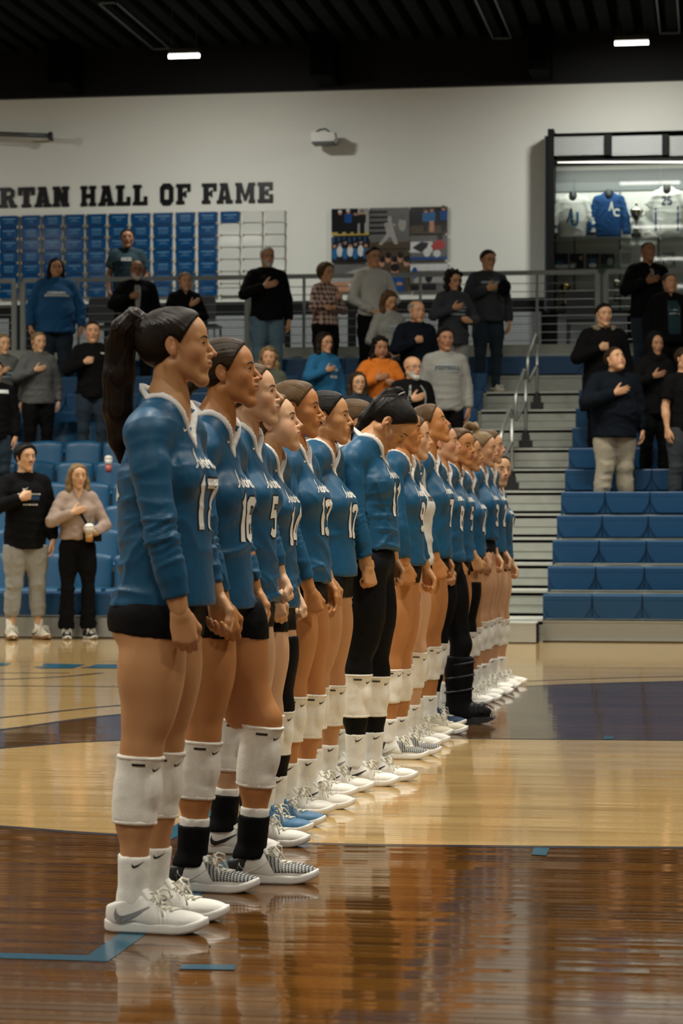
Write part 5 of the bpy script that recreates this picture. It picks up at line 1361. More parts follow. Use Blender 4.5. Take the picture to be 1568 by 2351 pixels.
# ------------------------------------------------------------------ the line of players
def player(S):
    gy = S['gy']; root = ground(S['rx'], gy); Yp = root.y; near = S.get('near', 1)
    def W(px, py, off): return np.array(at_y(px, py, Yp + off) - root)
    J = {}
    yaw, pitch = S.get('head', (6, 2)); hs = S.get('hs', .95); hR = hrot(yaw, pitch, S.get('roll', 0))
    ear = W(S['ear'][0], S['ear'][1], -.075 * math.cos(math.radians(yaw)) * hs)
    hc = ear - hR @ (A3(-.012, -.0765, .006) * hs)
    H = S.get('H', hc[2] / .925); k = H / 1.75
    J['neck'] = W(*S['neck'], 0.0) + A3(0, 0, .018); J['pelvis'] = W(*S['pelvis'], 0.0); J['chest'] = W(*S['chest'], 0.0)
    J['skull'] = hc + hR @ (A3(-.022, 0, -.055) * hs)
    shy = .168 * k * S.get('shw', 1.0)
    J['shR'] = W(*S['sh'], -shy) if 'sh' in S else J['neck'] + A3(-.02, -shy, -.055 * k)
    if 'shL' in S: J['shL'] = W(*S['shL'], shy)
    else: J['shL'] = J['neck'] * 2 - J['shR']; J['shL'] = A3(J['shR'][0] + S.get('tw', .045) * k, shy * .97, J['shR'][2])
    for sd, sg in (('R', -1), ('L', 1)):
        oy = S.get('armo', .215) * k * sg
        J['el' + sd] = W(*S['el' + sd], oy) if 'el' + sd in S else J['sh' + sd] + A3(.015, sg * .045, -.285 * k)
        J['wr' + sd] = W(*S['wr' + sd], oy * .94) if 'wr' + sd in S else J['el' + sd] + A3(.075, -sg * .01, -.235 * k)
        J['hip' + sd] = J['pelvis'] + A3(0, sg * .088 * k, -.03 * k)
        fo = S.get('foot', .095) * sg
        J['an' + sd] = W(S['an' + sd], gy, fo); J['an' + sd][2] = .088 * k
        J['kn' + sd] = W(*S['kn' + sd], fo) if 'kn' + sd in S else lerp(J['hip' + sd], J['an' + sd], .5) + A3(.02, 0, 0)
        J['toe' + sd] = math.radians(S.get('toe' + sd, 4 * sg))
    fig = Fig(J, H, S.get('girth', 1.0), False, S.get('bust', 1.0))
    far = Yp > 11.2; bv = (.010 if Yp < 8 else .0125) if not far else .016; hv = .0033 if Yp < 8.0 else (.0044 if not far else .0064); nv = (.0038 if Yp < 8 else .0052) if not far else .0072
    gv = .0064 if Yp < 8 else (.0085 if not far else .0140)
    hands = {}
    for sd, sg in (('R', -1), ('L', 1)):
        dr = nrm(J['wr' + sd] - J['el' + sd]) * .8 + A3(.05, 0, -.5); pose = S.get('pose' + sd, 'half')
        hands[sd] = (nrm(dr), A3(-.25, -sg, 0) if S.get('palm' + sd) is None else A3(*S['palm' + sd]), pose)
    hp = S.get('face', {}); hd = (hc, hR, hs, hp)
    o = make_body(fig, S.get('skin', 'tan'), hd, (bv, hv, nv), hands, None, S['label'], root, 0.0, 'players in the line')
    face_parts(o, hc, hR, hs, hp, S.get('brow', 'brown'), not far)
    hair_build(o, hc, hR, hs, S['hair'][0], HAIR[S['hair'][1]], (.0044 if Yp < 8 else .0056) if not far else .0075, hp)
    # jersey
    hemz = (W(J['pelvis'][0] * 0 + S['pelvis'][0], S['hem'], -.1))[2]; up, fw, lat = fig.up, fig.fw, fig.lat
    tor = [(r[0], r[1], r[2], .009) for r in fig.torso()] + [('u', RC(J['neck'] - up * .03 * k, J['neck'] + up * .05 * k - fw * .012, .074 * k, .064 * k), .03)]
    dep = S.get('dep', 1.0)
    hemc = J['pelvis'] + (J['pelvis'] - J['chest']) * ((J['pelvis'][2] - (hemz - .02)) / max(.05, J['chest'][2] - J['pelvis'][2])); hemc = A3(S.get('hemx', 0) + J['pelvis'][0] * .75 + hemc[0] * .25, 0, hemz - .03)
    ec = EC(J['chest'] + up * .03, hemc, fw, (.116 * k * dep, .132 * k * dep), (.150 * k, .172 * k))
    arms = []
    for sd in 'RL':
        S_, E_, W_ = J['sh' + sd], J['el' + sd], J['wr' + sd]; cf = S.get('cuff', .80)
        c_ = lerp(E_, W_, cf); kk = k
        arms += [('u', RC(S_ - up * .008, lerp(S_, E_, .35), .055 * kk, .053 * kk), .035), ('u', RC(lerp(S_, E_, .3), E_, .054 * kk, .0465 * kk), .012), ('u', EC(E_, c_, fw, (.0465 * kk, .037 * kk), (.0465 * kk, .036 * kk)), .010), ('u', RC(E_, lerp(E_, c_, .6), .0465 * kk, .0435 * kk), .01)]
    nb = J['neck']; vz = S.get('vneck', .103)
    def cutfn(X, Y, Z):
        D = [X - nb[0], Y - nb[1], Z - nb[2]]
        a = sum(D[i] * fw[i] for i in range(3)); l = sum(D[i] * lat[i] for i in range(3)); z = sum(D[i] * up[i] for i in range(3))
        ring = np.sqrt((a * 1.0 + .012) ** 2 + (l * .93) ** 2) - (.062 * k + np.clip(z + .015, -.05, .10) * .45); ring = np.maximum(ring, -(z + .004 * k + a * .72))
        wed = np.maximum((np.abs(l) * 1.55 - (z + vz * k)) / 1.85, -(a - .02))
        return np.minimum(ring, wed)
    cut = FN(cutfn)
    rec = tor + [('u', ec, .03)] + [('i', HS(A3(0, 0, hemz), (S.get('hemtilt', 0.0), 0, -1)), .003)] + arms + [('s', cut, .004)]
    jm = M_jersey if not S.get('white') else M_jwhite
    jo, jV, jQ = garment(o, 'jersey', rec, gv, jm, .009 if not far else .007, S['gy'] + 5, zr=(J['pelvis'][2] + .12, J['chest'][2] + .18))
    if jV is not None and not far:
        NN = vnormals(jV, jQ); 
        for sd in 'RL':
            E_ = J['el' + sd]; ax_ = nrm(J['wr' + sd] - J['sh' + sd]); D_ = jV - E_; al = D_ @ ax_; rad_ = np.linalg.norm(D_ - al[:, None] * ax_, axis=1)
            wt = np.exp(-(al / .055) ** 2) * (rad_ < .075); jV = jV + NN * (wt * .0032 * (1 - np.abs(np.sin(al * 2 * math.pi / .044 + 1.2 * np.sin(D_ @ A3(40, 25, 10)))) ** .8 * 2))[:, None]
        jo.data.vertices.foreach_set('co', np.ascontiguousarray(jV, np.float32).ravel()); jo.data.update()
    # collar band
    rec2 = [(r[0], r[1], r[2], (r[3] if len(r) > 3 else 0) + (.0036 if r[0] == 'u' else 0)) for r in rec[:-1]] + [('s', cut, .002), ('i', FN(lambda X, Y, Z: cutfn(X, Y, Z) - .019), 0)]
    lo = J['neck'] - A3(.16, .17, .17) ; hi = J['neck'] + A3(.17, .17, .10)
    V, Q = carve(rec2, .0056 if not far else .0100, lo=lo, hi=hi)
    if len(V): link(bpy.data.objects.new('collar', np_mesh('collar', V, Q, M_collar if not S.get('white') else M_jersey)), jo)
    bvh = bvh_of(jV, jQ); ax_o = J['chest'] - fw * .02
    tz = S.get('tz', .045)
    pm = M_print if not S.get('white') else M_printk
    print_cyl('team_name', script2d(.027 * k), bvh, ax_o, fw, lat, up, .125, pm, jo, zoff=tz * k, sub=.010)
    if S.get('num'):
        sq = lambda P_: [[Vector((v.x * .78, v.y)) for v in q] for q in P_]
        dg = sq(digits2d(S['num'], .138 * k, w=.20))
        print_cyl('number', dg, bvh, ax_o, fw, lat, up, .12, pm, jo, zoff=(tz - .172) * k, sub=.010, off=.0026)
        print_cyl('number_outline', sq(digits2d(S['num'], .140 * k, w=.27)), bvh, ax_o, fw, lat, up, .12, M_printk, jo, zoff=(tz - .173) * k, sub=.012, off=.0014)
    print_cyl('chest_mark', swoosh2d(.034), bvh, J['neck'] - fw * .02, fw, lat, up, .10, pm, jo, zoff=-.085 * k, th0=-.55, sub=.02)
    if S.get('back'):
        bs = [[(0, .01), (.012, .035), (.02, .012), (.03, .0)], [(.03, .0), (.044, .02), (.04, .034), (.048, .018), (.046, .004), (.034, .0), (.03, .008), (.06, .012)]]
        print_cyl('back_name', [q for st_ in bs for q in ribbon([(x * 1.3, y * 1.3) for x, y in st_], .011)], bvh, ax_o, fw, lat, up, .14, pm, jo, zoff=-.05 * k, th0=-2.62, sub=.01)
    # lower body
    legg = S.get('leggings'); pel = [(r[0], r[1], r[2], .005) for r in fig.torso()[:4]]
    cutz = J['pelvis'][2] + .12
    if legg:
        rec = pel + [(r[0], r[1], r[2], .004) for r in fig.leg('R')[:8] + fig.leg('L')[:8]] + [('i', HS(A3(0, 0, cutz), (0, 0, 1)), 0), ('i', HS(A3(0, 0, .15), (0, 0, -1)), 0)]
        garment(o, 'leggings', rec, gv * 1.1, M_spandex, .0015, 3)
    else:
        hz = S.get('short', hemz - .085 * k)
        rec = pel + [(r[0], r[1], r[2], .0045) for r in fig.leg('R')[:3] + fig.leg('L')[:3]] + [('i', HS(A3(0, 0, cutz), (0, 0, 1)), 0), ('i', HS(A3(J['pelvis'][0], 0, hz), (-.10, 0, -1)), .003)]
        garment(o, 'shorts', rec, gv * 1.35, M_spandex, .002, 5)
    for sd in 'RL':
        K, A = J['kn' + sd], J['an' + sd]; sh = nrm(A - K); LL = np.linalg.norm(A - K); lg = fig.leg(sd)
        fwl = nrm(fw - sh * (fw @ sh))
        if sd in S.get('sleeve', ''):
            rec = [(r[0], r[1], r[2], .0045) for r in lg[:8]] + [('i', HS(lerp(J['hip' + sd], K, .28), lerp(J['hip' + sd], K, 0) - K), 0), ('i', HS(lerp(K, A, .75), sh), 0)]
            garment(o, 'leg_sleeve', rec, gv * 1.1, M_spandex)
        if sd in S.get('pads', 'RL'):
            d0, d1 = S.get('padz', (.03, .49)); a, b = K + sh * LL * d0, K + sh * LL * d1
            lgp = [('u', RC(lerp(J['hip' + sd], K, .82), K, .058 * k, .052 * k), .02)] + lg[3:7]
            rec = [(r[0], r[1], r[2], .0065) for r in lgp] + [('u', EL(lerp(a, b, .47) + fwl * .048 * k, A3(.020, .040, .062) * k, np.stack([fwl, np.cross(sh, fwl), sh], 1)), .012), ('i', HS(a, -sh), .004), ('i', HS(b, sh), .004)]
            rec += [('u', EC(a + sh * .006, a - sh * .012 + sh * 0, fwl, (.0, .0), (.0, .0)), 0)] if False else []
            po, pV, pQ = garment(o, 'knee_pad', rec, .007 if not far else .011, M_pad, .0012, 9)
            if po is not None:
                # turned edges and the small marks
                for pt, nn_ in ((a + sh * .006, 1), (b - sh * .006, 2)):
                    ring = [(r[0], r[1], r[2], .0085) for r in lgp] + [('i', HS(pt - sh * .006, -sh), .002), ('i', HS(pt + sh * .006, sh), .002)]
                    bl = np.minimum(pt - .09, pt + .09); Vr, Qr = carve(ring, .0065 if not far else .010, lo=pt - .10, hi=pt + .10)
                    if len(Vr): link(bpy.data.objects.new('pad_edge', np_mesh('pad_edge', Vr, Qr, M_pad)), po)
                if pV is not None:
                    pb = bvh_of(pV, pQ); rt = np.cross(-sh, fwl)
                    print_cyl('pad_mark', swoosh2d(.030), pb, lerp(a, b, .20), fwl, np.cross(-sh, fwl), -sh, .06, M_printk, po, th0=-.55, sub=.008)
                    print_cyl('pad_tab', [[Vector((-.018, -.0035)), Vector((.018, -.0035)), Vector((.018, .0035)), Vector((-.018, .0035))]], pb, lerp(a, b, .12), fwl, np.cross(-sh, fwl), -sh, .06, M_printk, po, th0=-1.25, sub=.01)
        if S.get('boot') == sd: continue
        st = S.get('sock', .30); brace = sd in S.get('brace', '')
        top = lerp(K, A, 1 - st)
        rec = [(r[0], r[1], r[2], .0065) for r in lg[4:9]] + [('i', HS(top, -sh), .003), ('i', HS(A3(0, 0, .074), (0, 0, -1)), 0)]
        so, sV, sQ = garment(o, 'sock', rec, .0075 if not far else .011, M_sock, .0014, 2)
        if brace:
            rec = [(r[0], r[1], r[2], .012) for r in lg[4:9]] + [('u', EL(A + A3(-.01, 0, -.01), A3(.048, .046, .05), None), .02), ('i', HS(lerp(K, A, .70), -sh), .003), ('i', HS(A3(0, 0, .076), (0, 0, -1)), 0)]
            garment(o, 'ankle_brace', rec, .0075, M_spandex, .002, 4)
        elif so is not None and sV is not None:
            print_cyl('sock_mark', swoosh2d(.036), bvh_of(sV, sQ), lerp(top, A, .22), fw, lat, A3(0, 0, 1), .045, M_printk, so, th0=-1.3, sub=.02)
        add_shoe(o, S.get('shoe', 'plain'), (A[0], A[1], 0), J['toe' + sd], S.get('shoes', 1.0) * k)
    if S.get('boot'):
        sd = S['boot']; K, A = J['kn' + sd], J['an' + sd]; lg = fig.leg(sd)
        rec = [(r[0], r[1], r[2], .024) for r in lg[4:9]] + [('u', EC(lerp(K, A, .22), A3(A[0], A[1], .05), fw, (.075, .070), (.072, .062)), .02), ('u', EL((A[0] + .07, A[1], .06), (.12, .058, .058)), .03), ('u', EL((A[0] + .0, A[1], .06), (.075, .058, .07)), .03), ('i', HS(lerp(K, A, .18), K - A), .004), ('i', HS(A3(0, 0, .028), (0, 0, -1)), .003)]
        bo, bV, bQ = garment(o, 'walking_boot', rec, .010, M_spandex, .002, 4)
        b = MB(); prof = [(-.11, .03), (-.10, .012), (-.05, .0), (.09, 0), (.17, .012), (.21, .034), (.2, .042), (-.1, .042)]
        b.prism([(A[0] + p[0], p[1]) for p in prof], 'y', A[1] - .058, A[1] + .058); b.build('boot_sole', M_dark, bo)
        for t in (.3, .5, .72):
            c_ = lerp(K, A, t); b = MB(); b.tube([(c_[0] + .079 * math.cos(a), c_[1] + .075 * math.sin(a), c_[2] + .012 * math.cos(a)) for a in np.linspace(0, 2 * math.pi, 15)], .007, 6); b.build('strap', M_dark, bo, smooth=True)
        for x in (.06, .115):
            b = MB(); b.box((A[0] + x, A[1] - .066, .06), (A[0] + x + .035, A[1] + .066, .12)); st_ = b.build('strap', M_shb, bo); md = st_.modifiers.new('b', 'BEVEL'); md.width = .02; md.segments = 2
        b = MB(); b.tube([(A[0] + .16, A[1], .055), (A[0] + .185, A[1], .05)], [.032, .02], 10); b.build('toe_sock', M_sock, bo, smooth=True)
    if S.get('earring'):
        p = hc + hR @ (A3(-.006, -.082, -.027) * hs); b = MB(); b.lathe([(.0005, -.003), (.003, -.001), (.003, .001), (.0005, .003)], tuple(p), 8); b.build('earring', M_alu, o)
    print(S['label'][:40], round(time.time() - T0, 1), 'H', round(H, 2), 'Y', round(Yp, 2)) if DEBUG else None
    return o
DEBUG = False
PL = [
 dict(back=True, label='player wearing number 17 with a long dark ponytail, nearest in the line', gy=2125, rx=322, shoes=1.06, ear=(391, 793), head=(9, 6), neck=(384, 935), chest=(374, 1110), pelvis=(377, 1385), sh=(331, 992), elR=(373, 1240), wrR=(413, 1405), knR=(322, 1722), anR=303, knL=(372, 1712), anL=352, elL=(450, 1235), wrL=(497, 1370), hem=1392, num='17', hair=('pony', 'darkbrown'), brow='black', skin='tan', shoe='white', poseR='half', poseL='half', palmR=(-.3, .95, 0), hemx=.01, face=dict(nose=1.05)),
 dict(label='player with brown hair and black ankle braces stepping forward, second in line', gy=2035, rx=505, shoes=1.06, ear=(505, 855), head=(6, 9), neck=(495, 968), chest=(478, 1150), pelvis=(488, 1392), sh=(445, 1035), elR=(468, 1250), wrR=(512, 1390), elL=(545, 1240), wrL=(585, 1360), knR=(462, 1690), anR=440, knL=(603, 1655), anL=576, hem=1400, num='16', hair=('slick', 'brown'), brow='black', skin='warm', shoe='mesh', brace='RL', sock=.36, face=dict(nose=.95, blush=.5)),
 dict(label='fair player with swept back light hair, third in line', gy=1950, rx=548, ear=(562, 906), head=(5, 9), neck=(552, 990), chest=(552, 1150), pelvis=(556, 1380), sh=(515, 1050), elL=(610, 1220), wrL=(643, 1325), knR=(535, 1640), anR=512, knL=(575, 1640), anL=582, hem=1385, num='5', hair=('slick', 'lightbrown'), brow='brown', skin='fair', shoe='plain', brace='RL', sock=.36, poseL='fist', face=dict(nose=1.2, blush=.4)),
 dict(label='player looking up with a rounded chin, fourth in line, blue shoes', gy=1903, rx=612, ear=(613, 972), head=(4, 13), neck=(606, 1045), chest=(606, 1180), pelvis=(610, 1385), elL=(650, 1270), wrL=(678, 1370), anR=604, anL=632, hem=1398, num='14', hair=('pony_high', 'lightbrown'), brow='brown', skin='fair', shoe='blue', sleeve='L', poseL='fist', face=dict(nose=.9, fat=.3, blush=.6)),
 dict(label='player wearing number 13 with brown hair pulled back, fifth in line', gy=1862, rx=668, ear=(668, 937), head=(5, 3), neck=(666, 1026), chest=(676, 1160), pelvis=(686, 1340), sh=(642, 1070), elR=(664, 1230), wrR=(712, 1358), elL=(725, 1240), wrL=(748, 1330), knR=(668, 1590), anR=656, knL=(712, 1585), anL=700, hem=1338, num='13', hair=('pony_high', 'lightbrown'), brow='brown', skin='warm', shoe='bold', poseR='fist', poseL='relax', face=dict(nose=1.15)),
 dict(label='player wearing number 12 with slicked black hair and ear studs', gy=1822, rx=730, ear=(740, 957), head=(4, 4), neck=(734, 1035), chest=(742, 1170), pelvis=(750, 1320), elL=(772, 1240), wrL=(786, 1345), knR=(722, 1570), anR=716, knL=(760, 1565), anL=752, hem=1325, num='12', hair=('slick', 'black'), brow='brown', skin='tan', shoe='bold', poseL='fist', earring=True, face=dict(nose=1.2)),
 dict(label='player with a braided ponytail standing behind the bowed player', gy=1775, rx=772, ear=(818, 972), head=(20, 0), neck=(812, 1045), chest=(806, 1160), pelvis=(792, 1320), knR=(780, 1545), anR=770, knL=(800, 1545), anL=790, hem=1310, hair=('braid', 'lightbrown'), brow='brown', skin='tan', shoe='white', sock=.34),
 dict(label='player wearing number 11 bowing her head, black leggings and white knee pads', gy=1797, rx=826, ear=(887, 965), head=(-6, -50), neck=(853, 1015), chest=(843, 1120), pelvis=(850, 1280), sh=(803, 1055), elR=(815, 1190), wrR=(843, 1300), elL=(880, 1190), wrL=(905, 1290), knR=(820, 1540), anR=815, knL=(862, 1545), anL=856, hem=1262, num='11', hair=('bowed', 'black'), brow='black', skin='tan', shoe='bold', leggings=True, poseR='fist', palmR=(-.75, .65, 0), sock=.34, shw=1.1, dep=1.04, face=dict(nose=1.0, gazeup=-.3, tail=((.055, 0, .115), (.035, 0, .148), (-.015, 0, .138), (-.065, 0, .09), (-.115, 0, .025), (-.155, 0, -.05), (-.18, 0, -.12)))),
 dict(label='player wearing number 9 hidden behind the bowed player, patterned shoes', gy=1737, rx=900, ear=(915, 985), head=(6, 0), neck=(915, 1056), chest=(912, 1160), pelvis=(916, 1300), elR=(915, 1210), wrR=(932, 1300), knR=(893, 1530), anR=892, knL=(915, 1530), anL=920, hem=1300, num='9', hair=('slick', 'brown'), brow='brown', skin='warm', shoe='mesh', poseR='fist'),
 dict(label='player in the white jersey between two blue ones', gy=1712, rx=932, ear=(938, 1003), head=(6, 2), neck=(938, 1068), chest=(936, 1170), pelvis=(938, 1300), shL=(950, 1085), elL=(965, 1200), wrL=(975, 1300), knR=(920, 1520), anR=925, anL=945, hem=1300, white=True, num='', hair=('slick', 'lightbrown'), brow='brown', skin='fair', shoe='plain', poseL='fist'),
 dict(label='player wearing number 7 looking up with streaked brown hair', gy=1688, rx=958, ear=(978, 976), head=(2, 19), neck=(974, 1048), chest=(980, 1155), pelvis=(982, 1285), sh=(952, 1070), elR=(966, 1195), wrR=(1003, 1290), elL=(1000, 1190), wrL=(1022, 1280), knR=(958, 1480), anR=952, knL=(985, 1478), anL=985, hem=1283, num='7', hair=('slick', 'lightbrown'), brow='brown', skin='warm', shoe='cream', poseR='fist'),
 dict(label='player with a walking boot on the left foot and black leggings', gy=1664, rx=1000, ear=(1007, 1018), head=(5, 8), neck=(1004, 1078), chest=(1010, 1170), pelvis=(1016, 1290), wrL=(1045, 1290), knR=(1002, 1470), anR=990, knL=(1058, 1480), anL=1052, hem=1290, num='8', hair=('pony_high', 'brown'), brow='brown', skin='pink', shoe='navy', leggings=True, boot='L', pads='R', face=dict(blush=.7)),
 dict(label='player wearing number 5 with face turned towards the camera', gy=1642, rx=1025, ear=(1034, 1026), head=(-28, 3), neck=(1033, 1080), chest=(1036, 1170), pelvis=(1038, 1285), wrL=(1060, 1290), anR=1018, anL=1045, hem=1290, num='5', hair=('slick', 'lightbrown'), brow='brown', skin='warm', shoe='plain'),
 dict(label='player with light brown hair looking right beside the bun wearer', gy=1613, rx=1058, ear=(1063, 1040), head=(0, 2), neck=(1063, 1096), chest=(1068, 1185), pelvis=(1070, 1280), wrR=(1090, 1280), wrL=(1098, 1280), knR=(1070, 1445), anR=1062, anL=1080, hem=1280, num='4', hair=('slick', 'lightbrown'), brow='brown', skin='tan', shoe='white', sleeve='R'),
 dict(label='player wearing number 3 with a curly top bun', gy=1598, rx=1090, ear=(1098, 1030), head=(-2, -1), neck=(1092, 1083), chest=(1097, 1165), pelvis=(1100, 1262), anR=1088, anL=1108, hem=1240, num='3', hair=('bun', 'blonde'), brow='brown', skin='pink', shoe='white'),
 dict(label='player wearing number 2 behind the bun wearer', gy=1584, rx=1112, ear=(1116, 1025), head=(0, 3), neck=(1112, 1080), chest=(1116, 1165), pelvis=(1118, 1262), anR=1110, anL=1126, hem=1268, num='2', hair=('slick', 'lightbrown'), brow='brown', skin='pink', shoe='bold'),
 dict(label='last player in the line, number 1, facing the camera', gy=1573, rx=1130, ear=(1122, 1078), head=(-52, 0), neck=(1133, 1128), chest=(1138, 1195), pelvis=(1138, 1280), elR=(1133, 1200), wrR=(1143, 1258), anR=1128, anL=1148, hem=1285, num='1', hair=('slick', 'brown'), brow='black', skin='fair', shoe='bold', face=dict(gaze=.2)),
]
for S in PL: player(S)
# ------------------------------------------------------------------ spectators
C_ = lambda nm, col, **k: cloth(nm, col, **k)
M_denim = C_('denim_blue', (0.10, 0.17, 0.22), rough=.85, fold=.005, fs=8, var=.25); M_denimd = C_('denim_dark', (0.012, 0.024, 0.036), rough=.85, fold=.005, fs=8, var=.2)
M_blackc = C_('cloth_black', (0.0048, 0.0048, 0.0052), rough=.9, fold=.004, fs=7, sheen=.0, spec=.08); M_navyc = C_('cloth_navy', (0.005, 0.0075, 0.012), rough=.9, fold=.004, sheen=0, spec=.1)
M_char = C_('cloth_charcoal', (0.030, 0.035, 0.040), rough=.9, fold=.005); M_greyc = C_('cloth_grey', (0.25, 0.25, 0.225), rough=.9, fold=.005, fs=8, var=.14); M_greyd = C_('cloth_dark_grey', (0.085, 0.088, 0.085), rough=.9, fold=.006)
M_bluec = C_('cloth_blue', (0.008, 0.075, 0.190), rough=.85, fold=.006); M_bluel = C_('cloth_sky_blue', (0.012, 0.115, 0.240), rough=.85, fold=.006)
M_orng = C_('cloth_orange', (0.52, 0.135, 0.008), rough=.85, fold=.006); M_whitec = C_('cloth_white', (0.48, 0.49, 0.45), rough=.85, fold=.005); M_khaki = C_('cloth_khaki', (0.36, 0.32, 0.235), rough=.9, fold=.006, fs=9)
M_knit = C_('cloth_knit_rose', (0.33, 0.245, 0.195), rough=.95, fold=.004, weave=.004, fs=14); M_olive = C_('cloth_olive', (0.07, 0.08, 0.055), rough=.9, fold=.005); M_fur = C_('hood_fur', (0.20, 0.165, 0.11), rough=1.0, fold=.012, fs=40)
M_teald = C_('cloth_teal_dark', (0.012, 0.035, 0.045), rough=.85, fold=.004)
def plaid():
    m, nt, b = nodes_of('cloth_plaid'); N = nt.nodes; L = nt.links; tc = N.new('ShaderNodeTexCoord'); cols = []
    for dr, sc in (('X', 5.5), ('Y', 5.5), ('Z', 5.0)):
        wv = N.new('ShaderNodeTexWave'); wv.bands_direction = dr; wv.inputs['Scale'].default_value = sc; wv.inputs['Distortion'].default_value = .3; L.new(tc.outputs['Object'], wv.inputs['Vector']); cols.append(wv.outputs['Fac'])
    a = N.new('ShaderNodeMath'); a.operation = 'ADD'; L.new(cols[1], a.inputs[0]); L.new(cols[2], a.inputs[1]); a2 = N.new('ShaderNodeMath'); a2.operation = 'MULTIPLY_ADD'; L.new(cols[0], a2.inputs[0]); a2.inputs[1].default_value = .4; L.new(a.outputs[0], a2.inputs[2])
    dv = N.new('ShaderNodeMath'); dv.operation = 'DIVIDE'; L.new(a2.outputs[0], dv.inputs[0]); dv.inputs[1].default_value = 2.4
    rp = N.new('ShaderNodeValToRGB'); e = rp.color_ramp.elements; e[0].position = .22; e[0].color = (.10, .022, .028, 1); e[1].position = .62; e[1].color = (.46, .38, .30, 1); q = e.new(.42); q.color = (.25, .12, .10, 1)
    L.new(dv.outputs[0], rp.inputs['Fac']); L.new(rp.outputs['Color'], b.inputs['Base Color']); b.inputs['Roughness'].default_value = .9
    return m
M_plaid = plaid()
M_txtl = mat('shirt_print_light', (0.30, 0.40, 0.45), rough=.8); M_txtw = mat('shirt_print_white', (0.55, 0.57, 0.54), rough=.8); M_txtd = mat('shirt_print_dark', (0.05, 0.07, 0.09), rough=.8)
def smudge(lines, seed=1):
    """rows of small bars: print too small to read"""
    rs = random.Random(seed); out = []
    for (w_, z, h) in lines:
        x = -w_ / 2
        while x < w_ / 2:
            ww = rs.uniform(.012, .03); out.append([Vector((x, z)), Vector((x + ww, z)), Vector((x + ww, z + h)), Vector((x, z + h))]); x += ww + .006
    return out
def word(txt, h, w=.8):
    out = []; x = 0
    for ch in txt:
        G = glyph('P') + [[(.3, 0), (.75, 0), (.75, .52), (.3, .52)]] if ch == 'B' else glyph(ch)
        mw = max(max(v[0] for v in g) for g in G)
        for g in G:
            q = [Vector(((v[0] * w) * h + x, v[1] * h)) for v in g]
            if len(q) == 4: out.append(q)
        x += (mw * w + .08) * h
    return [[p - Vector((x / 2, 0)) for p in q] for q in out]
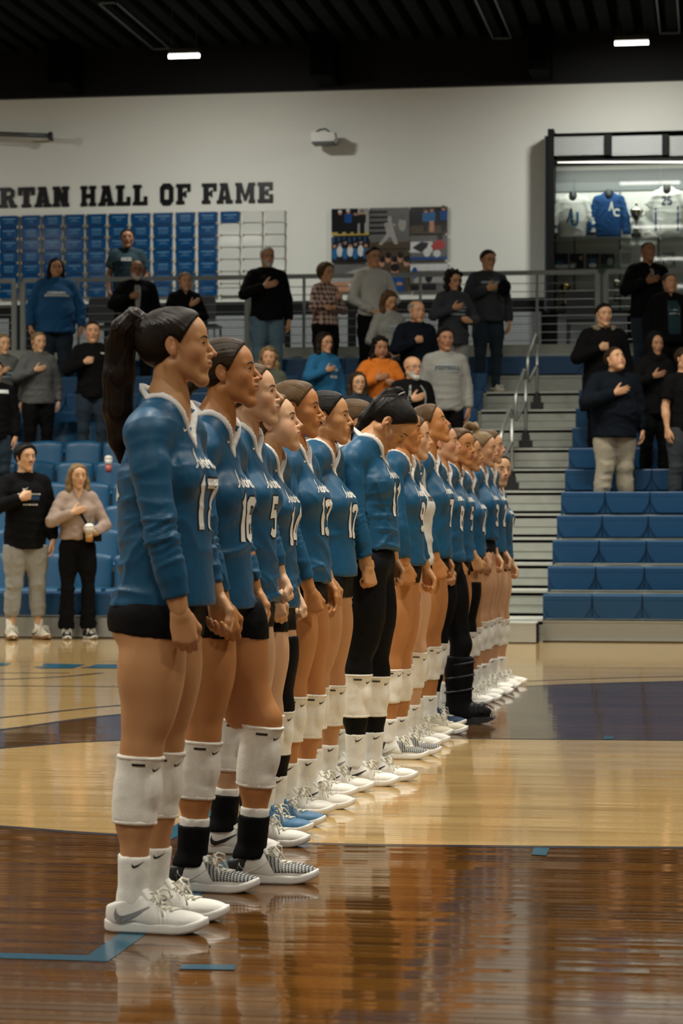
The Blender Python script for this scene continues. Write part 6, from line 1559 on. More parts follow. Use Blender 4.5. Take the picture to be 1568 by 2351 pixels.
def spect(S):
    px, H, sex = S['px'], S['H'], S.get('sex', 'f'); male = sex == 'm'; k = H / 1.75
    if 'n' in S:
        n = S['n']; Y = row_y(n) - S.get('fwdo', .22); z0 = deck_z(n - 1) + .001
    elif 'Y' in S: Y = S['Y']; z0 = S['z']
    else:
        g = ground(px, S['gy']); Y = g.y; z0 = 0.0
    base = at_y(px, 1000, Y); root = Vector((base.x, Y, z0)); rz = math.radians(S.get('yaw', -70)); g = S.get('girth', 1.0)
    A = lambda x, y, z: A3(x, y, z) * k
    J = dict(pelvis=A(0, 0, .955), chest=A(.0, 0, 1.255), neck=A(-.005, 0, 1.468)); sw = .162 if male else .146
    J['shR'] = A(-.01, -sw * (1 + (g - 1) * .6), 1.392); J['shL'] = A(-.01, sw * (1 + (g - 1) * .6), 1.392); gw = (g - 1) * .22
    for sd, sg in (('R', -1), ('L', 1)):
        J['hip' + sd] = A(0, sg * .09, .91); J['kn' + sd] = A(.015, sg * .105, .50); J['an' + sd] = A(-.02, sg * S.get('stance', .11), .088); J['toe' + sd] = sg * .15
        J['el' + sd] = A(-.015, sg * (.222 + gw), 1.12); J['wr' + sd] = A(.045, sg * (.232 + gw), .885)
    pose = S.get('pose', 'heart'); hands = {'R': (A3(.1, 0, -1), A3(-.3, 1, 0), 'relax'), 'L': (A3(.1, 0, -1), A3(-.3, -1, 0), 'relax')}
    cx_ = .155 + .06 * (g - 1) + .07 * S.get('belly', 0)
    if pose in ('heart', 'heartfist'):
        J['elR'] = A(.09 + .1 * (g - 1), -.285 - gw, 1.165); J['wrR'] = A(cx_ + .035, -.095, 1.255); hands['R'] = (A3(-.12, 1, .28), A3(-1, -.1, 0), 'flat' if pose == 'heart' else 'half')
    if pose == 'clasp':
        J['elR'] = A(.03, -.27 - gw, 1.12); J['elL'] = A(.03, .27 + gw, 1.12); J['wrR'] = A(cx_, -.07, .97); J['wrL'] = A(cx_ + .03, .07, .965); hands = {'R': (A3(.2, .9, -.3), A3(-.8, 0, -.5), 'half'), 'L': (A3(.2, -.9, -.3), A3(-.8, 0, -.5), 'half')}
    if pose == 'cross':
        J['elR'] = A(.06, -.265, 1.13); J['elL'] = A(.06, .265, 1.13); J['wrR'] = A(cx_ + .03, .03, 1.27); J['wrL'] = A(cx_ + .06, -.06, 1.14); hands = {'R': (A3(-.1, .8, .5), A3(-1, 0, 0), 'flat'), 'L': (A3(-.1, -1, -.05), A3(-1, 0, 0), 'half')}
    if S.get('leftup'):
        J['elL'] = A(.05, .27, 1.13); J['wrL'] = A(cx_ + .07, .12, S['leftup']); hands['L'] = (A3(.2, -.85, .1), A3(-.9, 0, .2), 'half')
    hy, hpi = S.get('head', (10, 0)); hR = hrot(hy, hpi); hs = S.get('hs', 1.06 if male else 1.0); hc = A(.012, 0, 1.612) + A3(math.sin(math.radians(-hpi)) * -.03, 0, 0)
    J['skull'] = hc + hR @ (A3(-.022, 0, -.055) * hs)
    hp = dict(S.get('face', {})); hp.setdefault('male', 1.0 if male else 0.0); hp.setdefault('neckr', 1.18 if male else 1.0); hp.setdefault('browth', 1.3 if male else 1.0)
    fig = Fig(J, H, g, male, S.get('bust', 1.0), S.get('belly', 0.0)); hd = (hc, hR, hs, hp)
    o = make_body(fig, S.get('skin', 'pink'), hd, (.024, .0078, .0092), hands, None, S['label'], root, rz, 'spectators')
    face_parts(o, hc, hR, hs, hp, S.get('brow', 'brown'), False)
    P = lambda x, y, z: hc + hR @ (A3(x, y, z) * hs)
    if S.get('hair'): hair_build(o, hc, hR, hs, S['hair'][0], HAIR[S['hair'][1]], .0108, hp)
    # top
    kind = S.get('kind', 'sweater'); infl = {'sweater': .018, 'tee': .014, 'jacket': .022, 'coat': .026, 'shirt': .012, 'hoodie': .022}[kind]; up, fw, lat = fig.up, fig.fw, fig.lat
    hem = {'sweater': .875, 'tee': .86, 'jacket': .85, 'coat': .55, 'shirt': .92, 'hoodie': .84}[kind] * k; hem = S.get('hem', hem / k) * k
    tor = [(r[0], r[1], r[2], infl) for r in fig.torso()]; lo_ = (.136, .170) if kind != 'coat' else (.165, .215)
    ec = EC(J['chest'] + up * .02, A3(0, 0, hem - .03), fw, ((.115 + infl) * k * g, (lo_[0] + infl) * k * g * (1 + .25 * S.get('belly', 0))), ((.138 + infl) * k * g, (lo_[1] + infl * .6) * k * g))
    arms = []; am = 1.12 if male else 1.0
    for sd in 'RL':
        s_, e_, w_ = J['sh' + sd], J['el' + sd], J['wr' + sd]; q = k * am * (1 + (g - 1) * .7); t = infl * .85
        if kind == 'tee': arms += [('u', RC(s_, lerp(s_, e_, .3), .056 * q + t, .058 * q + t), .035), ('u', EC(lerp(s_, e_, .1), lerp(s_, e_, .72), fw, (.058 * q + t, .062 * q + t), (.058 * q + t, .058 * q + t)), .015)]
        else: arms += [('u', RC(s_, lerp(s_, e_, .35), .050 * q + t, .050 * q + t), .035), ('u', RC(lerp(s_, e_, .3), e_, .050 * q + t, .044 * q + t), .014), ('u', RC(e_, lerp(e_, w_, .8), .044 * q + t, .034 * q + t), .014), ('u', EC(lerp(e_, w_, .6), lerp(e_, w_, .98), fw, (.036 * q + t, .031 * q + t * .7), (.036 * q + t, .030 * q + t * .7)), .012)]
    nb = J['neck'] + up * .02
    def ncut(X, Y_, Z):
        D = [X - nb[0], Y_ - nb[1], Z - nb[2]]; a = sum(D[i] * fw[i] for i in range(3)); l = sum(D[i] * lat[i] for i in range(3)); z = sum(D[i] * up[i] for i in range(3))
        ring = np.sqrt((a + .005) ** 2 + l ** 2) - (.066 * k * hp['neckr'] + np.clip(z, -.03, .1) * .6); ring = np.maximum(ring, -(z + .024 + a * .5))
        if S.get('vneck'): ring = np.minimum(ring, np.maximum((np.abs(l) * 1.9 - (z + S['vneck'])) / 2.1, -(a - .01)))
        return ring
    rec = tor + [('u', RC(J['neck'] - up * .02, J['neck'] + up * .012, .070 * k * hp['neckr'], .062 * k * hp['neckr']), .03), ('u', ec, .04), ('i', HS(A3(0, 0, hem), (0, 0, -1)), .012)] + arms + [('s', FN(ncut), .006)]
    nm = {'sweater': 'sweatshirt', 'tee': 't_shirt', 'jacket': 'jacket', 'coat': 'coat', 'shirt': 'shirt', 'hoodie': 'hoodie'}[kind]
    to, tV, tQ = garment(o, nm, rec, .0155, S['top'], .013 if kind != 'shirt' else .008, int(px * 7 + H * 100), zr=(J['pelvis'][2], J['chest'][2] + .25 * k))
    bv = bvh_of(tV, tQ); ax_o = J['chest'] - fw * .02
    for (nm2, polys, zo, m_, th) in S.get('prints', ()): print_cyl(nm2, polys, bv, ax_o, fw, lat, up, .16 * g, m_, to, zoff=zo, th0=th, off=.004, sub=.03)
    if kind == 'hoodie' or S.get('fur'):
        rr = []; R_ = .088 * k
        for i in range(14):
            a0, a1 = [math.radians(50 + 260 * t / 14) for t in (i, i + 1)]
            q0, q1 = [J['neck'] + fw * (R_ * math.cos(a) * 1.05 - .01) + lat * R_ * 1.1 * math.sin(a) + up * (-.012 + .035 * (1 - math.cos(a)) / 2) for a in (a0, a1)]
            rr.append(('u', RC(q0, q1, .034 if S.get('fur') else .028, .034 if S.get('fur') else .028), .02))
        if S.get('hoodup'): pass
        garment(o if False else to, 'fur_trim' if S.get('fur') else 'hood', rr, .011, M_fur if S.get('fur') else S['top'], .02 if S.get('fur') else .008, 5)
    if S.get('hoodup'):
        rr = [('u', EL(P(-.02, 0, .03), A3(.125, .105, .13) * hs, hR), 0), ('u', RC(P(-.04, 0, -.06), J['neck'], .1, .1), .05), ('s', EL(P(.10, 0, .0), A3(.10, .072, .115) * hs, hR), .01)]
        garment(to, 'hood', rr, .009, S['top'], .006, 3)
    # trousers
    li = S.get('loose', .014)
    rec = [(r[0], r[1], r[2], li) for r in fig.torso()[:4] + fig.leg('R')[:7] + fig.leg('L')[:7]]
    if S.get('pantwide'):
        for sd in 'RL': rec.append(('u', EC(J['kn' + sd], J['an' + sd], fw, (.062 * k, S['pantwide'] * k), (.062 * k, S['pantwide'] * k)), .02))
    rec += [('i', HS(A3(0, 0, hem + .05), (0, 0, 1)), 0), ('i', HS(A3(0, 0, S.get('pantz', .055) * k), (0, 0, -1)), .004)]
    garment(o, 'trousers', rec, .0190, S['pants'], .014, int(px), zr=(.2, 1.3))
    if S.get('cuffs'):
        for sd in 'RL':
            A_ = J['an' + sd]; rr = [('u', RC(A_ + A3(0, 0, S['pantz'] - .088 + .02), A_ + A3(0, 0, S['pantz'] - .088 + .05), .05, .055), 0)]; garment(o, 'trouser_cuff', rr, .008, S['pants'], .003, 2)
            rr = [('u', RC(A_ + A3(0, 0, .10), A_ + A3(0, 0, -.03), .042, .04), 0)]; garment(o, 'sock', rr, .008, M_sock, .002, 1)
    for sd in 'RL':
        a = J['an' + sd]; add_shoe(o, S.get('shoe', 'dark'), (a[0], a[1], 0), J['toe' + sd], k * (1.08 if male else .96))
    if S.get('glasses'):
        L_ = []
        for sg in (-1, 1):
            L_.append(([P(.1015, sg * .033 + .021 * math.cos(a), .002 + .0155 * math.sin(a)) for a in np.linspace(0, 2 * math.pi, 13)], .0018)); L_.append(([P(.099, sg * .054, .006), P(.05, sg * .074, .008), P(.0, sg * .080, .010)], .0018))
        L_.append(([P(.1025, -.012, .006), P(.106, 0, .008), P(.1025, .012, .006)], .0018)); tubes('glasses', L_, M_shb, o, 5)
    if S.get('beard'):
        rr = [(r[0], r[1], r[2], .006 if r[0] == 'u' else -.003) for r in head_recipe(hc, hR, hs, hp, False)[:14]] + [('i', HS(P(0, 0, -.038), hR @ A3(-.28, 0, 1)), .006), ('i', HS(P(.012, 0, 0), hR @ A3(-1, 0, -.1)), .006), ('i', HS(P(0, 0, -.04), hR @ A3(0, 0, 1)), 0), ('s', EL(P(.1, 0, -.0575), A3(.02, .02, .010), hR), .004)]
        V, Q = carve(rr, .0068)
        if len(V): link(bpy.data.objects.new('beard', hmesh('beard', V, Q, HAIR[S['beard']], hc, A3(0, 0, 1))), o)
    if S.get('moustache'): tubes('moustache', [([P(.088, -.024, -.047), P(.099, -.012, -.0425), P(.1025, 0, -.0415), P(.099, .012, -.0425), P(.088, .024, -.047)], [.002, .0042, .0045, .0042, .002])], M_brow['black'], o, 6)
    return o, J, fig, root, rz
bars = lambda *l: smudge(l, 3)
inner = [[Vector((-.045, .16)), Vector((.045, .16)), Vector((.022, -.16)), Vector((-.022, -.16))]]
SPX = [
 dict(label='woman in a grey sweatshirt at the left edge, hand on chest', px=6, n=7, H=1.60, top=M_greyd, pants=M_blackc, hair=('slick', 'blonde'), yaw=-62, head=(14, 0), skin='fair', prints=[('shirt_print', bars((.2, 0, .02), (.16, -.04, .015)), -.02, M_txtl, 0)]),
 dict(label='blonde woman in a charcoal hoodie, hand on her heart', px=88, n=7, H=1.62, kind='hoodie', top=M_greyd, pants=M_blackc, hair=('slick', 'blonde'), yaw=-60, head=(10, -2), skin='fair', girth=1.08),
 dict(label='man in a black zip jacket and jeans with cropped dark hair', px=213, n=7, H=1.74, sex='m', kind='jacket', top=M_blackc, pants=M_denimd, hair=('buzz', 'darkbrown'), yaw=-75, head=(2, 2), skin='pink', pose='heartfist', vneck=.02, prints=[('chest_logo', bars((.05, 0, .018)), .10, M_txtw, .75)]),
 dict(label='person in black with a white shoulder stripe, cut by the left edge', px=-12, n=5, H=1.70, sex='m', kind='jacket', top=M_blackc, pants=M_denimd, hair=('short', 'brown'), yaw=-70, skin='pink', pose='down', prints=[('shoulder_stripe', [[Vector((-.06, .0)), Vector((.10, .0)), Vector((.10, .04)), Vector((-.06, .04))]], .11, M_txtw, .35)]),
 dict(label='young man with a moustache in black sweatshirt and grey joggers on the floor', px=58, gy=1468, H=1.87, sex='m', kind='sweater', top=M_blackc, pants=M_greyc, hair=('mop', 'black'), yaw=-58, head=(12, 3), skin='fair', pose='heartfist', moustache=True, brow='black', girth=1.04, loose=.022, pantz=.20, cuffs=True, shoe='gum', hem=.80, stance=.13, prints=[('chest_mark', swoosh2d(.05), .08, M_txtw, -.35), ('chest_text', bars((.2, .0, .012), (.12, -.10, .012)), .03, M_txtw, 0), ('chest_patch', [[Vector((-.09, -.05)), Vector((.09, -.05)), Vector((.09, -.01)), Vector((-.09, -.01))]], .03, mat('patch_blue', (.01, .05, .13)), 0)]),
 dict(label='blonde young woman in a rose knit cardigan and black jeans holding a drink', px=178, gy=1467, H=1.68, kind='sweater', top=M_knit, pants=M_blackc, hair=('long', 'blonde'), yaw=-62, head=(4, 0), skin='fair', leftup=1.06, hem=.985, vneck=.10, loose=.006, pantwide=.085, pantz=.10, shoe='canvas', face=dict(hairlen=.33, hairth=.8)),
 dict(label='woman with long dark hair in a bright blue sweatshirt by the plaques', px=128, n=11, H=1.79, top=M_bluec, pants=M_denimd, hair=('long', 'black'), yaw=-72, head=(8, 2), skin='pink', pose='down', girth=1.38, belly=.5, glasses=True, hem=.80, face=dict(fat=.8, hairlen=.34), prints=[('shirt_print', bars((.24, .0, .03), (.30, -.035, .03)), .02, M_txtw, 0)]),
 dict(label='dark haired man in a black t-shirt standing behind the bearded man', px=292, Y=31.0, z=CZ, H=1.66, sex='m', kind='tee', top=M_teald, pants=M_blackc, hair=('short', 'black'), yaw=-75, head=(0, 6), skin='dark', pose='down', girth=1.12, prints=[('shirt_print', bars((.14, .0, .05)), .03, M_txtw, -.1)]),
 dict(label='man with a white beard and glasses in a black cardigan', px=314, n=11, H=1.74, sex='m', kind='jacket', top=M_blackc, pants=M_blackc, hair=('fringe', 'black'), yaw=-72, head=(4, 0), skin='dark', pose='heartfist', beard='white', glasses=True, girth=1.1, hem=.6, prints=[('inner_shirt', inner, .0, M_greyc, 0)]),
 dict(label='fair haired woman in a black top with a bandaged wrist', px=424, n=11, H=1.57, kind='sweater', top=M_blackc, pants=M_blackc, hair=('slick', 'blonde'), yaw=-62, head=(4, 0), skin='pink', pose='cross', girth=1.2, vneck=.06, face=dict(fat=.7)),
 dict(label='white haired man in a black sweater and light jeans, hand on heart', px=613, n=11, H=1.89, sex='m', kind='sweater', top=M_blackc, pants=M_denim, hair=('buzz', 'white'), yaw=-62, head=(2, 2), skin='pink', pose='heart', beard='white', glasses=True, girth=1.1, brow='grey', loose=.022, prints=[]),
 dict(label='woman with short wavy hair and glasses in a plaid shirt', px=747, n=11, H=1.66, kind='shirt', top=M_plaid, pants=M_blackc, hair=('bob', 'lightbrown'), yaw=-40, head=(4, 0), skin='pink', pose='cross', glasses=True, girth=1.05),
 dict(label='tall dark haired man in a white shirt, hands clasped', px=856, n=11, H=1.86, sex='m', kind='shirt', top=M_whitec, pants=M_blackc, hair=('crop', 'black'), yaw=-60, head=(6, 0), skin='pink', pose='clasp', glasses=True, brow='black', face=dict(nose=1.2)),
 dict(label='girl with long light brown hair looking down in a pale sweatshirt', px=893, n=9, H=1.67, top=M_greyc, pants=M_denimd, hair=('long', 'lightbrown'), yaw=-58, head=(10, -20), skin='pink', pose='clasp', face=dict(hairlen=.40, hairth=1.2), prints=[('shirt_print', bars((.14, .02, .025), (.16, -.02, .02)), .0, M_txtl, 0)]),
 dict(label='older bald man in a dark zip jacket, fist on chest', px=955, n=8, H=1.74, sex='m', kind='jacket', top=M_navyc, pants=M_blackc, hair=('fringe', 'grey'), yaw=-58, head=(10, -2), skin='pink', pose='heartfist', brow='grey', girth=1.1, face=dict(fat=.3)),
 dict(label='woman with dark curly hair in a charcoal sweatshirt, head lowered', px=1040, n=10, H=1.73, top=M_char, pants=M_greyc, hair=('longwavy', 'darkbrown'), yaw=-58, head=(10, -10), skin='pink', pose='heart', leftup=1.10, glasses=True, girth=1.12, hem=.82, face=dict(hairlen=.24, hairth=2.0), prints=[('shirt_print', bars((.2, .03, .02), (.15, -.01, .02), (.2, -.06, .025)), -.02, M_txtl, 0)]),
 dict(label='man in glasses and a dark grey sweatshirt with pale lettering, top row', px=1120, n=11, H=1.79, sex='m', top=M_char, pants=M_denimd, hair=('crop', 'black'), yaw=-62, head=(6, 0), skin='pink', pose='heart', glasses=True, girth=1.12, belly=.3, brow='black', shoe='gum', prints=[('shirt_print', bars((.24, .05, .03), (.1, .01, .025), (.14, -.05, .025)), .02, M_txtl, -.1)]),
 dict(label='blonde woman with wavy hair in an olive top behind the players', px=617, n=6, H=1.61, top=M_olive, pants=M_denimd, hair=('longwavy', 'blonde'), yaw=-82, head=(2, 0), skin='pink', pose='down', face=dict(hairlen=.24, hairth=1.3)),
 dict(label='woman with straight dark hair and glasses in a blue sweatshirt', px=744, n=7, H=1.57, top=M_bluel, pants=M_denimd, hair=('longback', 'darkbrown'), yaw=-48, head=(6, 0), skin='pink', pose='heart', glasses=True, girth=1.12, face=dict(hairlen=.26), prints=[('shirt_print', bars((.10, .0, .03), (.12, -.08, .03)), .0, M_txtw, .3)]),
 dict(label='dark haired woman in a bright orange hoodie', px=872, n=6, H=1.72, kind='hoodie', top=M_orng, pants=M_blackc, hair=('longwavy', 'black'), yaw=-68, head=(4, -6), skin='dark', pose='heart', leftup=1.2, girth=1.16, face=dict(hairlen=.28, hairth=1.4, fat=.3)),
 dict(label='seated woman with glasses and long brown hair below the orange hoodie', px=820, n=5, H=1.53, top=M_denimd, pants=M_denimd, hair=('long', 'brown'), yaw=-62, head=(0, 0), skin='fair', pose='down', glasses=True, face=dict(hairlen=.3)),
 dict(label='bald man with a grey goatee and glasses in a black vest', px=946, n=5, H=1.70, sex='m', kind='jacket', top=M_blackc, pants=M_blackc, hair=None, yaw=-58, head=(8, 2), skin='pink', pose='heart', beard='white', glasses=True, girth=1.1, brow='grey', prints=[('vest_edge', [[Vector((-.012, .16)), Vector((.012, .16)), Vector((.012, -.2)), Vector((-.012, -.2))]], .0, M_greyc, .5), ('vest_edge', [[Vector((-.012, .16)), Vector((.012, .16)), Vector((.012, -.2)), Vector((-.012, -.2))]], .0, M_greyc, -.5)]),
 dict(label='young man in a pale grey football sweatshirt, arms behind him', px=1022, n=6, H=1.81, sex='m', top=M_greyc, pants=M_blackc, hair=('crop', 'black'), yaw=-72, head=(4, 2), skin='dark', pose='down', girth=1.06, hem=.86, brow='black', prints=[('shirt_text', word('FOOTBALL', .042, .8), .03, M_txtd, 0), ('shirt_text_small', bars((.24, .085, .01), (.22, .015, .008)), .0, M_txtl, 0)]),
 dict(label='young man in a long black parka with a fur trimmed hood', px=1386, n=7, H=1.87, sex='m', kind='coat', top=M_blackc, pants=M_blackc, hair=('crop', 'black'), yaw=-72, head=(4, 2), skin='fair', pose='heartfist', fur=True, brow='black', girth=1.1, hem=.62, vneck=.03),
 dict(label='heavy man in a black jacket and khaki trousers looking up', px=1410, n=5, H=1.77, sex='m', kind='jacket', top=M_navyc, pants=M_khaki, hair=('short', 'brown'), yaw=-66, head=(18, 20), skin='pink', pose='heart', girth=1.32, belly=.75, loose=.03, hem=.80, hs=1.08, pantz=.02, stance=.15, face=dict(fat=.9)),
 dict(label='tall bald man in a black fleece in front of the trophy case', px=1487, n=11, H=1.87, sex='m', kind='jacket', top=M_blackc, pants=M_denimd, hair=('buzz', 'darkbrown'), yaw=-66, head=(2, 8), skin='dark', pose='heart', girth=1.12, vneck=.06, prints=[('inner_shirt', [[Vector((-.03, .17)), Vector((.03, .17)), Vector((.012, .06)), Vector((-.012, .06))]], 0, M_greyc, 0)], face=dict(hairth=.3)),
 dict(label='woman with tied back hair in a black jacket over a printed t-shirt', px=1536, n=10, H=1.65, kind='jacket', top=M_blackc, pants=M_blackc, hair=('slick', 'brown'), yaw=-68, head=(4, 4), skin='pink', pose='down', girth=1.28, belly=.3, vneck=.05, face=dict(fat=.8), prints=[('inner_shirt', [[Vector((-.09, .12)), Vector((.09, .12)), Vector((.07, -.28)), Vector((-.07, -.28))]], 0, M_teald, 0), ('shirt_print', bars((.15, .0, .04), (.12, -.05, .02)), .0, M_txtw, .0)]),
 dict(label='young woman with a black hood up, hand over heart', px=1503, n=6, H=1.72, kind='hoodie', top=M_blackc, pants=M_blackc, hair=None, hoodup=True, yaw=-66, head=(4, 2), skin='dark', pose='heart'),
 dict(label='boy in a black t-shirt at the right edge with bare arms', px=1571, n=5, H=1.76, sex='m', kind='tee', top=M_blackc, pants=M_char, hair=('short', 'brown'), yaw=-58, head=(10, 2), skin='pink', pose='down', loose=.02, prints=[('shirt_print', bars((.10, .0, .03)), .02, M_txtw, -.2)]),
]
for S in SPX: S['_r'] = spect(S)
# ------------------------------------------------------------------ things in the trophy case and small things around
CYM = WALL_Y - .22
def hang_shirt(px0, px1, py0, py1, m, label, sleeves, cat='jersey', trim=None):
    p = at_y((px0 + px1) / 2, py1, CYM); q = at_y((px0 + px1) / 2, py0, CYM); Hh = q.z - p.z; Wd = (at_y(px1, py0, CYM).x - at_y(px0, py0, CYM).x)
    e = empty('display_jersey', p); tag(e, label, cat, 'jerseys in the trophy case'); w2 = Wd * .34
    rec = [('u', EL((0, 0, Hh * .55), (w2 * 1.0, .085, Hh * .5)), 0), ('u', EC((0, 0, Hh * .02), (0, 0, Hh * .8), (1, 0, 0), (w2 * .95, w2 * 1.0), (.075, .08)), .03), ('u', RC((-w2 * .8, 0, Hh * .86), (w2 * .8, 0, Hh * .86), .055, .055), .05), ('u', RC((0, 0, Hh * .9), (0, 0, Hh * .97), .06, .055), .04)]
    for sg in (-1, 1):
        if sleeves == 'long': rec += [('u', RC((sg * w2 * .9, 0, Hh * .85), (sg * w2 * 1.32, -.01, Hh * .45), .058, .055), .02), ('u', EC((sg * w2 * 1.30, -.01, Hh * .5), (sg * w2 * 1.38, -.02, Hh * .06), (1, 0, 0), (.055, .06), (.05, .055)), .015)]
        else: rec += [('u', EC((sg * w2 * .8, 0, Hh * .86), (sg * w2 * 1.4, -.01, Hh * .62), (0, 1, 0), (.055, .05), (.06, .065)), .02)]
    rec += [('s', EL((0, -.05, Hh * 1.0), (.062, .09, .10)), .008), ('i', HS((0, 0, 0.004), (0, 0, -1)), 0)]
    V, Q = carve(rec, .015); V = fold(V, vnormals(V, Q), .01, int(px0))
    link(bpy.data.objects.new('fabric', np_mesh('fabric', V, Q, m)), e)
    b = MB(); b.lathe([(.055, Hh * .86), (.05, Hh * .95), (.045, Hh * 1.06), (.03, Hh * 1.075)], (0, 0, 0), 12); b.build('mannequin_neck', M_dark, e, smooth=True)
    return e, Hh, Wd, w2, bvh_of(V, Q)
def flat_on(e, bv, polys, m, name, x0=0, z0=0, off=.006):
    b = MB()
    for q in polys:
        pts = []
        for v in q:
            h = bv.ray_cast(Vector((v[0] + x0, -.6, v[1] + z0)), Vector((0, 1, 0)), 1.2); pts.append(None if h[0] is None else (v[0] + x0, h[0].y - off, v[1] + z0))
        if None not in pts: b.quad(*pts)
    if b.f: b.build(name, m, e)
M_casewhite = C_('display_white', (0.58, 0.59, 0.55), rough=.8, fold=.004); M_caseblue = C_('display_blue', (0.006, 0.05, 0.16), rough=.8, fold=.004)
e, Hh, Wd, w2, bv = hang_shirt(1268, 1362, 447, 545, M_casewhite, 'white hockey jersey with a blue interlocked emblem in the trophy case', 'long')
flat_on(e, bv, [[(-.03, 0), (.0, 0), (.055, .2), (.03, .2)], [(.03, .2), (.055, .2), (.085, .0), (.058, .0)], [(.0, .06), (.07, .06), (.066, .09), (.006, .09)]], mat('emblem_navy', (.012, .03, .06)), 'emblem', -.06, Hh * .33)
flat_on(e, bv, [[tuple(v) for v in q] for q in ribbon([(.03, .2), (.03, .06), (.055, .02), (.09, .02), (.115, .06), (.115, .2)], .035)], mat('emblem_blue', (.015, .10, .20)), 'emblem', -.045, Hh * .24, .010)
for sg in (-1, 1):
    b = MB(); b.tube([(sg * w2 * 1.34, -.015, Hh * .28), (sg * w2 * 1.36, -.017, Hh * .2)], .062, 12); b.build('sleeve_band', M_caseblue, e)
    b = MB(); b.tube([(sg * w2 * 1.37, -.02, Hh * .1), (sg * w2 * 1.375, -.02, Hh * .05)], .063, 12); b.build('sleeve_band', M_shb, e)
e, Hh, Wd, w2, bv = hang_shirt(1353, 1442, 443, 545, M_caseblue, 'royal blue pullover with white letters A C in the trophy case', 'long')
flat_on(e, bv, [[(0, 0), (.022, 0), (.055, .13), (.035, .13)], [(.035, .13), (.055, .13), (.075, 0), (.053, 0)], [(.015, .035), (.06, .035), (.058, .055), (.018, .055)]], M_txtw, 'letter', .0, Hh * .58)
flat_on(e, bv, [[tuple(v) for v in q] for q in ribbon(arc(0, 0, .042, .045, 40, 320, 10), .026)], M_txtw, 'letter', .12, Hh * .54)
e, Hh, Wd, w2, bv = hang_shirt(1484, 1578, 430, 542, M_casewhite, 'white basketball jersey with number 25 in the trophy case', 'short')
flat_on(e, bv, [[tuple(v) for v in q] for q in digits2d('25', .12, w=.2)], mat('emblem_navy', (.012, .03, .06)), 'number', 0, Hh * .62)
for sg in (-1, 1): flat_on(e, bv, [[(sg * w2 * .72, Hh * .1), (sg * w2 * .88, Hh * .1), (sg * w2 * .86, Hh * .6), (sg * w2 * .74, Hh * .6)]], M_caseblue, 'side_panel')
hang_shirt(1590, 1690, 430, 542, M_casewhite, 'white display jersey at the right end of the trophy case', 'short')
M_silver = mat('trophy_silver', (0.62, 0.60, 0.50), rough=.18, metal=1.0); M_gold = mat('trophy_gold', (0.55, 0.38, 0.14), rough=.25, metal=1.0)
def cup(px, py0, py1, label, m, base, wide=1.0):
    p = at_y(px, py1, CYM - .05); q = at_y(px, py0, CYM - .05); h = q.z - p.z; e = empty('trophy', p); tag(e, label, 'trophy', 'trophies in the case')
    b = MB(); b.lathe([(.07 * wide, 0), (.07 * wide, .04 * h / .4), (.055 * wide, .06)], (0, 0, 0), 14); b.build('base', base, e)
    b = MB(); b.lathe([(.045 * wide, .06), (.05 * wide, h * .18), (.018, h * .34), (.02, h * .45), (.06 * wide, h * .56), (.085 * wide, h * .72), (.08 * wide, h * .78), (.03, h * .82), (.012, h * .86), (.022, h * .9), (.008, h * .97), (.004, h)], (0, 0, 0), 16); b.build('cup', m, e, smooth=True)
    b = MB()
    for sg in (-1, 1): b.tube([(sg * .075 * wide, 0, h * .74), (sg * .12 * wide, 0, h * .72), (sg * .12 * wide, 0, h * .62), (sg * .06 * wide, 0, h * .56)], .007, 6)
    b.build('handles', m, e, smooth=True)
cup(1461, 462, 545, 'tall silver loving cup beside the blue pullover', M_silver, M_shb, 1.1)
cup(1298, 640, 708, 'gold and white figure trophy on the bottom shelf', M_gold, M_shb, .9)
cup(1417, 632, 690, 'slim silver trophy on a black base on the bottom shelf', M_silver, M_shb, .8)
p = at_y(1483, 545, CYM - .06); e = empty('football_shoe', p); tag(e, 'white and blue sports shoe on the upper shelf of the case', 'shoe'); o_ = add_shoe(e, 'white', (0, 0, 0.002), .4, 1.0)
# photographs on the middle shelf
for i, (a, c, bg, sh) in enumerate(((1273, 1304, 'dk', [('sb', 'r', (.2, .1, .6, .5)), ('wh', 'r', (0, 0, 1, .25))]), (1308, 1340, 'dk', [('sk', 'e', (.8, .7, .15, .15)), ('gy', 'r', (.0, .1, .5, .4)), ('wh', 'e', (.2, .15, .2, .15))]), (1345, 1376, 'br', [('sb', 'e', (.5, .55, .2, .3)), ('wh', 'e', (.5, .2, .3, .15)), ('dk', 'r', (0, .7, 1, 1))]), (1378, 1411, 'dk', [('gr', 'r', (0, 0, 1, .3)), ('lg', 'e', (.7, .45, .2, .25))]), (1423, 1452, 'wh', [('lg', 'r', (.1, .2, .9, .8))]), (1520, 1551, 'dk', [('gr', 'r', (0, 0, 1, .3)), ('lg', 'e', (.5, .45, .3, .25))]))):
    y0, y1 = (582, 616) if i < 4 else ((572, 614) if i == 4 else (580, 616))
    p = at_y(a, y1, CYM); q = at_y(c, y0, CYM); b = MB(); W_ = q.x - p.x; H_ = q.z - p.z; b.cur = PMK.index(bg); b.box((0, 0, 0), (W_, .02, H_))
    for j, (col, kd, aa) in enumerate(sh):
        b.cur = PMK.index(col); pts = rc(*aa) if kd == 'r' else arc(*aa, 0, 337.5, 15); b.quad(*[(min(1, max(0, u)) * W_, -.001 - .0004 * j, min(1, max(0, v)) * H_) for u, v in pts])
    o = b.build('framed_photo', [PM[kx] for kx in PMK]); o.location = p
    tag(o, '%s small photograph from the left on the middle shelf of the case' % ('first', 'second', 'third', 'fourth', 'fifth', 'sixth')[i], 'photograph', 'photographs in the trophy case')
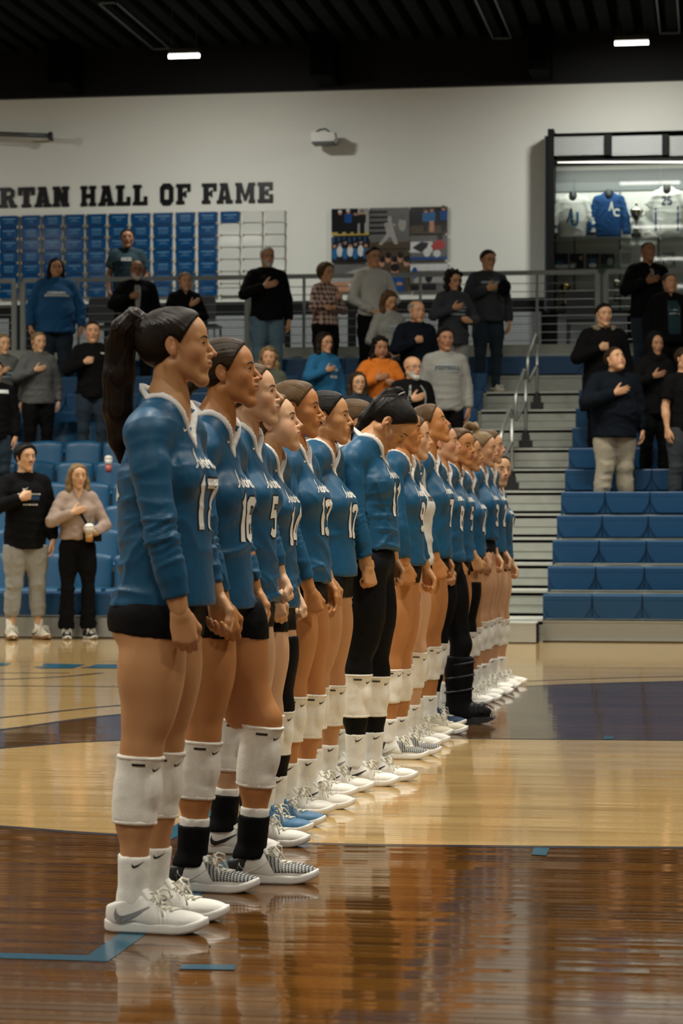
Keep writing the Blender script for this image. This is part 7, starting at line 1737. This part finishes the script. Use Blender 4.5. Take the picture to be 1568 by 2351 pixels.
# black chairs on the concourse
def conc_chair(px, label, yaw):
    p = at_y(px, 700, 32.2); e = empty('black_chair', (p.x, 32.2, CZ), yaw); tag(e, label, 'chair', 'concourse chairs')
    b = MB(); b.prism([(-.22, 0), (.22, 0), (.22, .3), (.19, .36), (-.19, .36), (-.22, .3)], 'y', .19, .22); o = b.build('backrest', M_dark, e); o.location = (0, 0, .5)
    box_obj('seat', (-.22, -.24, .43), (.22, .2, .47), M_dark, e)
    for sx in (-1, 1):
        for sy in (-1, 1):
            b = MB(); b.tube([(sx * .2, sy * .2, .45), (sx * .21, sy * .22, .0)], .013, 6); b.build('leg', M_dark, e)
conc_chair(248, 'black stacking chair left of the bearded man', math.pi); conc_chair(466, 'black stacking chair beside the woman with the bandaged wrist', math.pi); conc_chair(1340, 'black stacking chair in front of the trophy case', math.pi)
# drinks
def cup_drink(loc, label, liquid, lidm, h=.15, r=.046):
    e = empty('drink_cup', loc); tag(e, label, 'cup', 'drink cups')
    b = MB(); b.lathe([(r * .72, 0), (r * .86, h * .5)], (0, 0, 0), 14); b.build('lower_cup', liquid, e, smooth=True)
    b = MB(); b.lathe([(r * .86, h * .5), (r, h * .92)], (0, 0, 0), 14); b.build('upper_cup', lidm, e, smooth=True)
    b = MB(); b.lathe([(r * 1.04, h * .92), (r * 1.02, h), (r * .7, h * 1.12), (r * .3, h * 1.16)], (0, 0, 0), 14); b.build('lid', M_shw, e, smooth=True)
    b = MB(); b.tube([(0, 0, h), (.006, 0, h * 1.45)], .0035, 6); b.build('straw', mat('straw_green', (.02, .10, .05)), e)
for S in SPX:
    if 'holding a drink' in S['label']:
        o, J, fig, root, rz = S['_r']; hp_ = J['wrL'] + A3(.035, -.06, -.09); w_ = Vector(root) + Vector(Rz(rz) @ hp_); cup_drink(w_, 'plastic cup of iced coffee held by the blonde young woman', mat('coffee', (.36, .17, .05), rough=.2), mat('cup_clear', (.5, .47, .4), rough=.2))
        # crossbody bag and strap belong to her outfit
        sp = [A3(-.06, -.12, 1.40), A3(.06, -.09, 1.36), A3(.155, -.01, 1.26), A3(.165, .05, 1.15), A3(.16, .09, 1.04)]
        tubes('bag_strap', [([q * (S['H'] / 1.75) for q in sp], .012)], M_blackc, o, 6); b = MB(); b.box((.10, .02, .93), (.19, .19, 1.05)); b.build('bag', M_blackc, o)
p = at_y(252, 1080, row_y(5) + .02); cup_drink(Vector((p.x, p.y - .05, seat_z(5) - .02)), 'white and red paper cup left on a seat', mat('cup_red', (.5, .12, .1)), M_shw, .16, .045)

for S in SPX:
    if 'pale lettering, top row' in S['label']:
        o, J, fig, root, rz = S['_r']; q = J['wrR'] + A3(.05, .20, .02); w_ = Vector(root) + Vector(Rz(rz) @ q)
        e = empty('baseball_cap', w_, rz); tag(e, 'black baseball cap held to the chest of the man in glasses', 'cap')
        V, Q = carve([('u', EL((0, 0, 0), (.075, .085, .095)), 0), ('s', EL((-.03, 0, 0), (.07, .08, .09)), .004), ('i', HS((-.02, 0, 0), (-1, 0, 0)), 0)], .008); link(bpy.data.objects.new('crown', np_mesh('crown', V, Q, M_blackc)), e)
        b = MB(); b.prism([(-.07 + .02 * i, -.07 - .05 * math.sin(math.pi * i / 7)) for i in range(8)] + [(.07, -.06), (-.07, -.06)], 'x', -.012, -.004); b.build('brim', M_blackc, e)
print('script seconds', round(time.time() - T0, 1), 'objects', len(bpy.data.objects), 'tris', sum(len(m.polygons) for m in bpy.data.meshes) * 2)
